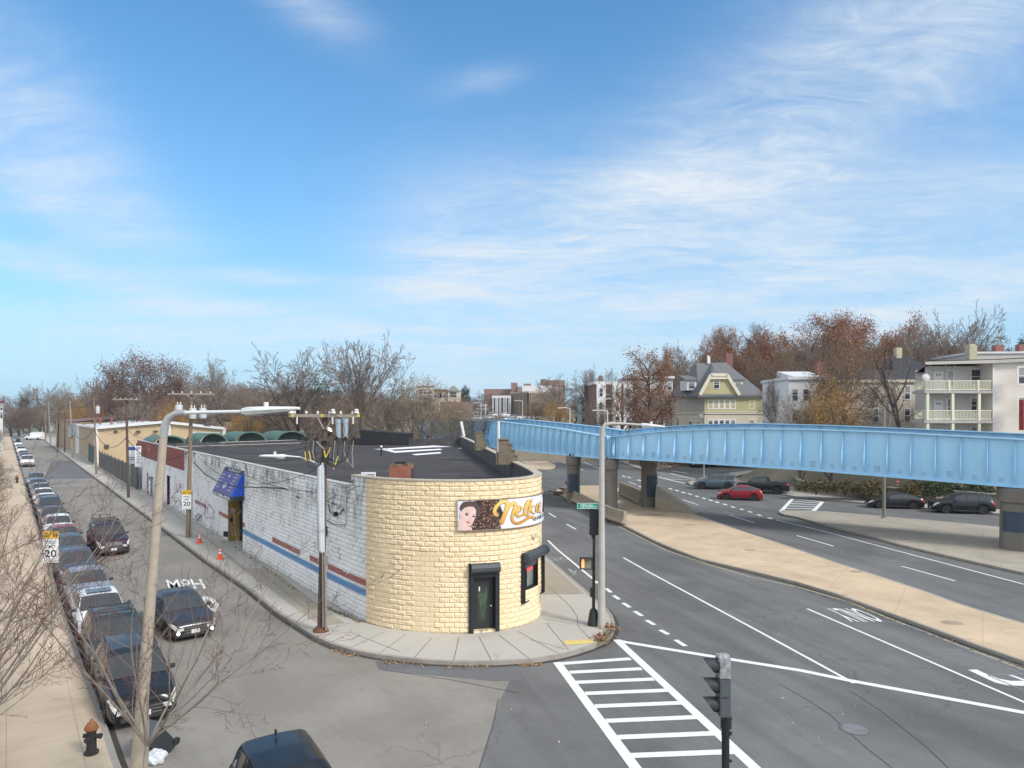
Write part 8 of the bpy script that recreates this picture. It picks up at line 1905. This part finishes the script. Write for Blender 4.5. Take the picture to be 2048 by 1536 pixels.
PT = {
 'bareA': tree_proto('p', 1, BARKD, TWIG, nb=(10, 8, 6, 5), fork=.28, ang=(50, 44, 42, 40), trop=(.0, .10, .06, .03), leader=False, ratio=(1.15, .62, .56, .5), **big),
 'bareB': tree_proto('p', 22, BARK, TWIG, nb=(12, 8, 6, 5), fork=.25, ang=(36, 38, 38, 38), trop=(.0, .12, .08, .05), leader=False, ratio=(1.25, .58, .55, .5), **big),
 'bareC': tree_proto('p', 35, BARKD, TWIGG, nb=(14, 8, 6, 4), fork=.22, ang=(50, 44, 42, 40), trop=(0, .09, .05, .03), ratio=(.62, .58, .56, .5), **big),
 'bareD': tree_proto('p', 4, BARK, TWIG, nb=(12, 8, 6, 4), fork=.3, ang=(62, 46, 42, 40), trop=(0, .05, .04, .03), leader=False, ratio=(1.05, .62, .56, .5), **big),
 'rust': tree_proto('p', 5, BARKD, TWIG, RUST, 34000, .062, .30, nb=(12, 8, 6, 4), fork=.28, ang=(60, 45, 40, 38), trop=(0, .05, .03, .0), leader=False, ratio=(1.05, .62, .56, .5), **big),
 'rust2': tree_proto('p', 56, BARKD, TWIG, RUST, 30000, .062, .30, nb=(12, 8, 5, 4), fork=.34, ang=(66, 48, 40, 38), trop=(0, .04, .03, .0), leader=False, ratio=(1.0, .6, .5, .45), **big),
 'red': tree_proto('p', 61, BARKD, TWIG, REDB, 17000, .06, .30, nb=(12, 8, 6, 4), fork=.25, ang=(60, 45, 40, 38), trop=(0, .04, .03, .0), leader=False, ratio=(1.1, .62, .56, .5), **big),
 'brown': tree_proto('p', 71, BARK, TWIG, BRN, 15000, .055, .32, nb=(12, 8, 6, 4), fork=.24, ang=(50, 42, 40, 38), trop=(0, .08, .05, .0), leader=False, ratio=(1.15, .62, .56, .5), **big),
 'gold': tree_proto('p', 81, BARKD, TWIG, GOLDL, 10000, .08, .38, nb=(11, 7, 5, 3), fork=.2, ang=(46, 40, 40, 38), trop=(0, .09, .05, .0), leader=False, ratio=(1.2, .6, .55, .5), **big),
 'olive': tree_proto('p', 91, BARK, TWIGG, OLV, 5000, .07, .36, nb=(14, 7, 5, 3), fork=.08, ang=(34, 36, 38, 38), trop=(0, .10, .06, .03), leader=False, ratio=(1.45, .58, .5, .5), **big),
 'cypress': tree_proto('p', 101, BARKD, TWIG, ORG, 9500, .07, .30, nb=(26, 7, 5, 3), fork=.14, ang=(84, 45, 40, 38), trop=(0, .01, .0, .0), leader=True, ratio=(.46, .42, .42, .4), **big),
 'conifer': tree_proto('p', 111, BARKD, TWIG, PINE, 12000, .10, .34, nb=(22, 6, 4, 2), fork=.15, ang=(80, 45, 40, 38), trop=(0, .0, .0, .0), leader=True, ratio=(.36, .45, .45, .4), **big),
 'pine': tree_proto('p', 121, BARKD, TWIG, PINE, 9000, .13, .36, nb=(9, 6, 4, 3), fork=.5, ang=(70, 45, 40, 38), trop=(0, .02, .0, .0), leader=False, ratio=(.9, .5, .45, .4), **big),
}
def tree(kind, px, top, Y, width, label, name='bare_tree', base=None, seed=0, group=None, lean=0):
    p = PT[kind]; t = copy_tree(p); t.name = name
    x = (px - CX) / F * Y; zb = (hgt(x, Y) - .1) if base is None else base; ht = H - (top - HY) * Y / F - zb
    sz = ht / p['h']; sx = (width / 2 * Y / F) / p['w']; t.location = (x, Y, zb); t.scale = (sx, sx, sz); t.rotation_euler = (0, lean, random.Random(seed + px).uniform(0, 6.28))
    t['label'] = label; t['category'] = 'tree' if 'shrub' not in name and 'bush' not in name else 'shrub'
    if group: t['group'] = group
    return t
GB = 'trees behind the long roof'; GH = 'trees on the right hillside'
# left and centre background, near to far
tree('bareA', 595, 693, 118, 225, 'wide vase shaped bare tree with dark limbs, left of the two biggest bare trees', group=GB)
tree('bareB', 728, 682, 108, 190, 'tall upswept bare tree with many thin rising stems, right of the two biggest bare trees', group=GB)
tree('red', 292, 708, 160, 260, 'broad red brown oak still in leaf above the tan warehouse', 'oak_tree', group=GB)
tree('bareC', 455, 716, 140, 150, 'grey bare tree between the red brown oak and the wide bare tree', group=GB)
tree('bareD', 395, 735, 170, 150, 'faint grey bare tree on the right flank of the red brown oak', group=GB)
tree('bareC', 210, 745, 190, 90, 'small leaning bare tree left of the red brown oak', group=GB)
tree('bareA', 190, 752, 230, 80, 'low distant bare tree with open crown near the pole transformers', group=GB)
tree('olive', 832, 752, 104, 190, 'olive brown brushy tree right of the biggest bare trees', 'leafy_tree', group=GB)
tree('olive', 905, 792, 98, 130, 'low brown brush above the far right corner of the black roof', 'leafy_tree', group=GB)
tree('bareC', 965, 812, 96, 110, 'thin bare brush growing in front of the left end of the blue bridge', group=GB)
tree('pine', 633, 762, 190, 90, 'dark green pine seen between the two biggest bare trees', 'pine_tree', group=GB)
tree('gold', 345, 800, 135, 90, 'golden yellow tree left of the lamp pole, above the warehouse roof', 'leafy_tree', group=GB)
tree('gold', 492, 805, 128, 90, 'golden bush tree above the green fabric domes', 'leafy_tree', group=GB)
tree('gold', 160, 800, 205, 60, 'yellow bush tree behind the bleached utility pole', 'leafy_tree', group=GB)
tree('gold', 204, 802, 190, 55, 'yellow bush tree behind the pole with the white transformer', 'leafy_tree', group=GB)
tree('olive', 125, 788, 260, 70, 'tan leaved tree above the far end of the warehouse', 'leafy_tree', group=GB)
tree('bareD', 95, 768, 330, 110, 'rounded dark bare tree above the far junction', group=GB)
tree('bareD', 30, 784, 360, 100, 'rounded brown bare tree at the far left skyline', group=GB)
tree('conifer', 47, 786, 330, 26, 'dark conifer rising beyond the far junction', 'conifer', group=GB)
tree('bareC', 118, 766, 400, 60, 'pale twiggy tree top on the far left skyline', group=GB)
tree('bareB', 775, 780, 128, 110, 'slim bare tree just right of the tallest bare tree', group=GB)
tree('brown', 690, 800, 135, 120, 'brown leaved tree behind the silver exhaust stacks', 'leafy_tree', group=GB)
tree('brown', 555, 808, 150, 130, 'brown leaved undergrowth tree behind the green domes', 'leafy_tree', group=GB)
tree('bareD', 520, 770, 175, 150, 'grey bare tree filling the gap left of the wide bare tree', group=GB)
tree('conifer', 893 + 40, 772, 300, 22, 'small dark spruce, right of the two beyond the cream turret', 'conifer', group=GB)
tree('conifer', 922, 778, 290, 24, 'small dark spruce, left of the two beyond the cream turret', 'conifer', group=GB)
tree('bareD', 985, 782, 320, 80, 'grey bare tree far off between the spruces and the brick tower', group=GB)
tree('bareC', 950, 795, 270, 70, 'brown bare tree at the far end of the bridge', group=GB)
# right side
tree('cypress', 1293, 700, 112, 150, 'orange brown bald cypress with tiers of fine branches left of the yellow house', 'bald_cypress', group=GH)
tree('bareA', 1244, 740, 132, 115, 'flat topped bare tree with dark trunk before the brick and white house', group=GH)
tree('bareB', 1187, 737, 155, 90, 'tall bare tree with small crown left of the brick and white house', group=GH)
tree('bareD', 1120, 752, 200, 110, 'brown bare tree right of the finned concrete building', group=GH)
tree('bareC', 1148, 780, 170, 70, 'thin bare tree in front of the grey green gabled house', group=GH)
tree('gold', 1112, 798, 150, 70, 'yellow leaved tree above the blue bridge, left of the twin lamp', 'leafy_tree', group=GH)
tree('olive', 1208, 800, 120, 90, 'yellow green brush below the brick and white house', 'leafy_tree', group=GH)
tree('brown', 1330, 770, 128, 110, 'brown leaved tree filling behind the bald cypress', 'leafy_tree', group=GH)
tree('brown', 1075, 800, 190, 60, 'reddish bare tree in front of the finned building entrance', 'leafy_tree', group=GH)
tree('bareB', 1506, 650, 175, 130, 'tall grey bare tree on the skyline between two rust coloured oaks', group=GH)
tree('rust', 1640, 630, 165, 270, 'big rust coloured oak crowning the hill, left of the pair at top', 'oak_tree', group=GH)
tree('rust2', 1768, 640, 140, 230, 'big rust coloured oak crowning the hill, right of the pair at top', 'oak_tree', group=GH)
tree('rust', 1462, 656, 180, 140, 'smaller rust oak on the skyline left of the grey bare tree', 'oak_tree', group=GH)
tree('rust2', 1420, 675, 190, 90, 'rust and brown oak low on the skyline above the yellow house', 'oak_tree', group=GH)
tree('rust', 1340, 696, 200, 50, 'small rust topped tree at the left end of the hill skyline', 'oak_tree', group=GH)
tree('bareD', 1372, 685, 185, 120, 'brown bare tree behind the roof of the yellow house', group=GH)
tree('brown', 1310, 712, 180, 110, 'brown leaved tree on the left slope of the hill', 'leafy_tree', group=GH)
tree('brown', 1440, 705, 160, 150, 'brown leaved tree right behind the slate roof', 'leafy_tree', group=GH)
tree('brown', 1570, 690, 145, 170, 'broad brown leaved tree right of the yellow house', 'leafy_tree', group=GH)
tree('brown', 1562, 745, 100, 80, 'tan leaved tree beside the yellow house, in front of the small white house', 'leafy_tree', group=GH)
tree('brown', 1660, 672, 88, 190, 'large tan brown tree in front of the pale houses', 'leafy_tree', group=GH)
tree('gold', 1662, 752, 80, 160, 'yellow leaved tree with dark stems in front of the beige houses', 'leafy_tree', group=GH)
tree('olive', 1600, 790, 82, 110, 'low tan brush just above the bridge right of the yellow house', 'leafy_tree', group=GH)
tree('brown', 1735, 690, 118, 150, 'brown leaved tree above the black roof of the beige house', 'leafy_tree', group=GH)
tree('bareC', 1800, 640, 120, 120, 'tan bare crown overlapping the right rust oak', group=GH)
tree('bareD', 1925, 617, 118, 180, 'large bare tree at the top right, spreading over the skyline', group=GH)
tree('bareA', 1870, 650, 125, 130, 'grey bare tree between the rust oak and the large bare tree', group=GH)
tree('bareC', 1500, 790, 150, 90, 'bare tree low behind the yellow house eave', group=GH)
tree('conifer', 2026, 682, 130, 44, 'dark green conifer behind the rooftops at the right edge', 'conifer', group=GH)
tree('bareC', 2046, 665, 150, 50, 'bare treetop cut by the right edge of the picture', group=GH)
tree('brown', 1985, 700, 140, 60, 'brown treetop behind the cream chimney', 'leafy_tree', group=GH)
# the leaning trunk by the triple decker
segs, tips = skeleton(7, 9, nb=(7, 6, 5, 3), fork=.45, ang=(40, 45, 40, 38), r0=.17, rmin=.012, leader=True, ratio=(.34, .5, .5, .5), lean=V((-.34, 0, 1)), wig=(.025, .12, .18, .2), trop=(.03, .08, .05, .02))
Lb = P(1845, 868, 71.0); zb = hgt(Lb.x, 71); t = thing('bare_tree', 'leaning dark trunk with sparse branches against the left porch of the triple decker', 'tree', (Lb.x, 71, zb)); k_ = (zpy(722, 71) - zb) / 7.4
v1, f1_ = tubes(segs, (0, 1), 7); npmesh('trunk', v1 * k_, f1_, BARKD, t, smooth=True); v2, f2_ = tubes(segs, (2, 3, 4), 3); npmesh('crown', v2 * k_, f2_, TWIG, t)
# far woods: read as one mass behind everything
def mass(name, spots, protos, label, seed):
    rg = random.Random(seed); VV, FF, MI, off, mats = [], [], [], 0, []
    for (px, top, Y, wpx) in spots:
        p = PT[rg.choice(protos)]; x = (px - CX) / F * Y; zb = hgt(x, Y) - .2; ht = max(2., H - (top - HY) * Y / F - zb); a = rg.uniform(0, 6.28)
        for ch in p.children:
            me = ch.data; v = np.zeros(len(me.vertices) * 3, dtype=np.float32); me.vertices.foreach_get('co', v); v = v.reshape(-1, 3).copy()
            f = np.zeros(len(me.loops), dtype=np.int32); me.loops.foreach_get('vertex_index', f); f = f.reshape(-1, 4); m = np.zeros(len(f), dtype=np.int32); me.polygons.foreach_get('material_index', m)
            keep = np.ones(len(f), dtype=bool)
            if ch.name.startswith('crown'): keep = np.random.default_rng(seed).random(len(f)) < .42
            loc = [me.materials[i] for i in range(len(me.materials))]
            for q in loc:
                if q not in mats: mats.append(q)
            mm = np.array([mats.index(q) for q in loc])[m]
            sx = (wpx / 2 * Y / F) / p['w']; c, s_ = math.cos(a), math.sin(a)
            v = np.stack([(v[:, 0] * c - v[:, 1] * s_) * sx + x, (v[:, 0] * s_ + v[:, 1] * c) * sx + Y, v[:, 2] * ht / p['h'] + zb], axis=1)
            f, mm = f[keep], mm[keep]; used = np.unique(f); rm = np.zeros(len(v), dtype=np.int64); rm[used] = np.arange(len(used))
            VV.append(v[used]); FF.append(rm[f] + off); MI.append(mm); off += len(used)
    o = npmesh(name, np.concatenate(VV), np.concatenate(FF), mats, mi=np.concatenate(MI)); o['kind'] = 'stuff'; o['label'] = label
    return o
rg = random.Random(9); sp_ = []
def skyl(px): return interp([(0, 800), (60, 790), (110, 782), (200, 772), (330, 762), (450, 752), (600, 765), (760, 775), (850, 790), (1000, 800)], px)
for Y in (150, 185, 225, 280, 340):
    for px in range(250 if Y < 200 else (150 if Y < 240 else -20), 860, 46 if Y < 250 else 36): sp_.append((px + rg.uniform(-15, 15), skyl(px) + rg.uniform(2, 34) + (10 if Y < 200 else 0), Y + rg.uniform(-12, 12), rg.uniform(75, 120)))
mass('woodland', sp_, ['bareD', 'bareC', 'brown', 'bareA', 'brown', 'olive', 'red'], 'mixed bare and brown woodland filling the distance at left', 3)
sp_ = []
def skyr(px): return interp([(1000, 800), (1100, 790), (1200, 775), (1280, 745), (1340, 715), (1420, 695), (1500, 690), (1600, 665), (1700, 660), (1800, 665), (1950, 670), (2100, 685)], px)
for Y in (165, 195, 230):
    for px in range(1260, 2110, 42): sp_.append((px + rg.uniform(-15, 15), skyr(px) + rg.uniform(4, 50), Y + rg.uniform(-10, 10), rg.uniform(80, 130)))
for Y in (280, 330):
    for px in range(860, 1300, 34): sp_.append((px + rg.uniform(-12, 12), 798 + rg.uniform(-6, 22), Y, rg.uniform(45, 80)))
mass('woodland', sp_, ['brown', 'bareD', 'bareC', 'brown', 'rust', 'brown'], 'brown autumn woodland covering the right hillside', 4)
# hedge of bare bushes along the left edge, beside the far sidewalk
for i, y in enumerate((36, 44, 53, 63, 75, 90, 108, 130, 156, 185)):
    p = PT['olive' if i % 3 == 1 else 'bareC']; t = copy_tree(p); t.name = 'bare_shrub'; x = LK(y) - 4.6 - y * .004; hh = 4.2 + (i % 3) * .5 + y * .004
    t.location = (x, y, 0); s_ = hh / p['h']; t.scale = (s_ * 1.0, s_ * 1.0, s_); t.rotation_euler.z = i * 1.3; t['category'] = 'shrub'; t['group'] = 'bare shrubs along the left edge'
    t['label'] = f'{("nearest", "second", "third", "fourth", "fifth", "sixth", "seventh", "eighth", "ninth", "farthest")[i]} twiggy bare shrub along the left edge behind the sandy sidewalk'
# shrubs on the bank above the stone wall
HED = leafmat('juniper', (.16, .12, .05), (.08, .075, .035)); HEG = leafmat('hedge_green', (.05, .08, .035), (.09, .11, .05))
def bush(px, py, w_, hgt_, mat, label, seed, Y=None):
    g0 = G(px, py, .13); Yb_ = Y or g0.y; x = (px - CX) / F * Yb_; rg = np.random.default_rng(seed); n = 2600; u = rg.normal(0, 1, (n, 3)); u /= np.linalg.norm(u, axis=1)[:, None]; r_ = rg.uniform(.55, 1.0, (n, 1)) * (1 + .22 * np.sin(u[:, :1] * 7 + seed) * np.cos(u[:, 1:2] * 6)); c = u * r_ * np.array([[w_ / 2, 1.1, hgt_]]); c[:, 2] = np.abs(c[:, 2])
    a = rg.normal(0, 1, (n, 3)); a /= np.linalg.norm(a, axis=1)[:, None]; b = np.cross(a, rg.normal(0, 1, (n, 3))); b /= np.linalg.norm(b, axis=1)[:, None]; s = .10 * rg.uniform(.6, 1.3, (n, 1))
    vs = np.stack([c - a * s, c - b * s * .6, c + a * s, c + b * s * .6], axis=1).reshape(-1, 3); t = thing('shrub', label, 'shrub', (x, Yb_, max(.9, hgt(x, Yb_) - .2)), group='shrubs on the bank behind the stone wall')
    npmesh('foliage', vs, np.arange(4 * n).reshape(-1, 4), mat, t)
    b = MB()
    for k in range(5): b.tube([(0, 0, -.4), (.25 * math.cos(k * 1.3) * w_ / 3, .2 * math.sin(k * 1.3), hgt_ * .6)], [.04, .015], 5)
    b.build('stem', BARKD, t)
for i, (px, w_, hh, m, lab) in enumerate(((1632, 4.6, 1.15, HED, 'leftmost brown juniper mound above the low stone wall'), (1690, 4.4, 1.2, HED, 'second brown juniper mound above the stone wall'), (1742, 4., 1.3, HED, 'third brown juniper mound, just left of the grey pole'), (1830, 3.6, 1.3, HED, 'brown mound above the wall between the stop sign and the steps'),
                                    (1890, 4.2, 1.6, HEG, 'dark green leafy hedge above the black SUV'), (1955, 4.2, 1.7, HEG, 'dark green hedge left of the thick bridge pier'), (1858, 2.0, 1.5, HEG, 'narrow dark shrub beside the gap in the stone wall'))):
    g0 = G(px, 1000 + (px - 1600) * .045, .13); bush(px, 0 + 990, w_, hh, m, lab, 50 + i, Y=g0.y + 2.0)
# ---- foreground trees: long rising maroon twigs crossing the lower left
def near_tree(x, y, Ht, seed, label, w_mul=1., lean=V((0, 0, 1)), stems=7, spread=34, bark=BARKG, tw=TWIGR, rr0=.09):
    rg = random.Random(seed); segs = []
    def grow(p, d, L, r, lv):
        n = (9, 8, 5, 3)[lv]; st = L / n; pts = [(p, d, r)]
        for i in range(n):
            d = (d + V((rg.gauss(0, 1), rg.gauss(0, 1), rg.gauss(0, .7))) * (.045, .07, .10, .14)[lv] + V((0, 0, 1)) * (.02, .045, .05, .03)[lv]).normalized(); q = p + d * st; r2 = max(.0034, r * (1 - .8 * (i + 1) / n)); segs.append((p, q, pts[-1][2], r2, lv)); p = q; pts.append((p, d, r2))
        if lv == 3: return
        for k in range((8, 6, 5)[lv]):
            lo = (.12, .18, .15)[lv]; t = lo + (1 - lo) * (k + rg.random()) / (8, 6, 5)[lv]; xx = min(n - 1e-3, t * n); i = int(xx); q = pts[i][0].lerp(pts[i + 1][0], xx - i); dd_ = pts[i][1]
            ax = dd_.cross(V((rg.gauss(0, 1), rg.gauss(0, 1), rg.gauss(0, .4)))).normalized(); nd_ = Matrix.Rotation(R((38, 40, 46)[lv] * rg.uniform(.7, 1.2)), 3, ax) @ dd_
            grow(q, nd_.normalized(), L * (.5, .46, .34)[lv] * rg.uniform(.6, 1.15) * (1 - .4 * t), max(.0042, pts[i][2] * .5), lv + 1)
    t = thing('bare_tree', label, 'tree', (x, y, 0), group='leafless street trees in the left foreground'); 
    tr = MB(); top = V((0, 0, 1.9)) + V((lean.x, lean.y, 0)) * .6; tr.tube([(0, 0, 0), (0.02, 0, 1), tuple(top)], [rr0 * 1.5, rr0 * 1.25, rr0 * 1.1], 9); tr.build('trunk', bark, t, smooth=True)
    for k in range(stems):
        a = 2 * math.pi * k / stems + rg.uniform(-.3, .3); s_ = math.tan(R(spread * rg.uniform(.45, 1.1))); d = V((math.cos(a) * s_ + lean.x, math.sin(a) * s_ + lean.y, 1)).normalized(); grow(top - V((0, 0, .2 * rg.random())), d, (Ht - 1.9) * rg.uniform(.75, 1.1), rr0 * .62, 0)
    v1, f1_ = tubes(segs, (0,), 6); npmesh('limb', v1, f1_, bark, t, smooth=True); v2, f2_ = tubes(segs, (1, 2, 3), 3); mi = np.repeat(np.array([0 if s[4] == 1 else 1 for s in segs if s[4] > 0]), 3); npmesh('crown', v2, f2_, [TWIGG, tw], t, mi=mi)
near_tree(-7.75, 14.9, 6.8, 8, 'leafless maroon twigged tree whose stems rise beside the foreground lamp pole', stems=9, spread=46, lean=V((.14, .05, 0)), rr0=.042)
near_tree(-11.4, 14.0, 7.4, 14, 'dense leafless tree fanning up from the lower left corner', stems=13, spread=50, lean=V((.03, .1, 0)), rr0=.055)
near_tree(-13.9, 17.4, 6.6, 25, 'leafless tree behind the lower left one, over the sandy sidewalk edge', stems=9, spread=40, lean=V((.03, .1, 0)), rr0=.05)
near_tree(-19.6, 24.5, 6.0, 36, 'slender leafless sapling at the left edge beyond the near speed sign', stems=7, spread=34, lean=V((.03, .1, 0)), rr0=.04)
for k_, p in PT.items():
    for ch in list(p.children_recursive) + [p]: bpy.data.objects.remove(ch)
# keep instance meshes, drop what nobody uses; small lamps over the far road
for (px, yb, yt, ax_, lab) in ((1140, 862, 817, -18, 'pale street lamp beyond the bridge, left of the twin lamps'), (1215, 866, 822, -22, 'pale street lamp beyond the bridge, right above the near span'), (1045, 838, 802, -12, 'thin distant lamp before the finned building'), (962, 838, 806, -10, 'thin distant lamp left of the glass building'), (928, 836, 824, -14, 'small distant lamp over the far traffic')):
    Y = {862: 118, 866: 105, 838: 190, 836: 200}[yb]; B = P(px, yb, Y); zb = hgt(B.x, Y); t = thing('street_lamp', lab, 'street lamp', (B.x, Y, zb), group='pale street lamps beyond the bridge'); b = MB(); zt_ = zpy(yt, Y) - zb; b.tube([(0, 0, 0), (0, 0, zt_)], [.12, .09], 6); b.build('pole', LAMPW, t); b = MB(); e_ = ax_ * Y / F; b.tube([(0, 0, zt_), (e_ * .6, 0, zt_ + .15), (e_, 0, zt_ + .1)], .07, 6); b.build('arm', LAMPW, t); b = MB(); b.box((e_ * 1.15, 0, zt_ + .1), (abs(e_) * .4, .3, .14)); b.build('lamp_head', LAMPW, t)
B = P(971, 838, 200); t = thing('utility_pole', 'distant white braced pole with two crossarms over the traffic at the bridge end', 'utility pole', (B.x, 200, hgt(B.x, 200))); b = MB(); zt_ = zpy(808, 200) - hgt(B.x, 200); b.tube([(0, 0, 0), (0, 0, zt_)], .22, 6); b.build('pole', ROOFW, t); b = MB(); b.box((-.6, 0, zt_ - .3), (2.6, .15, .15)); b.box((-.8, 0, zt_ - 1.4), (3.4, .15, .15)); b.build('crossarm', ROOFW, t)
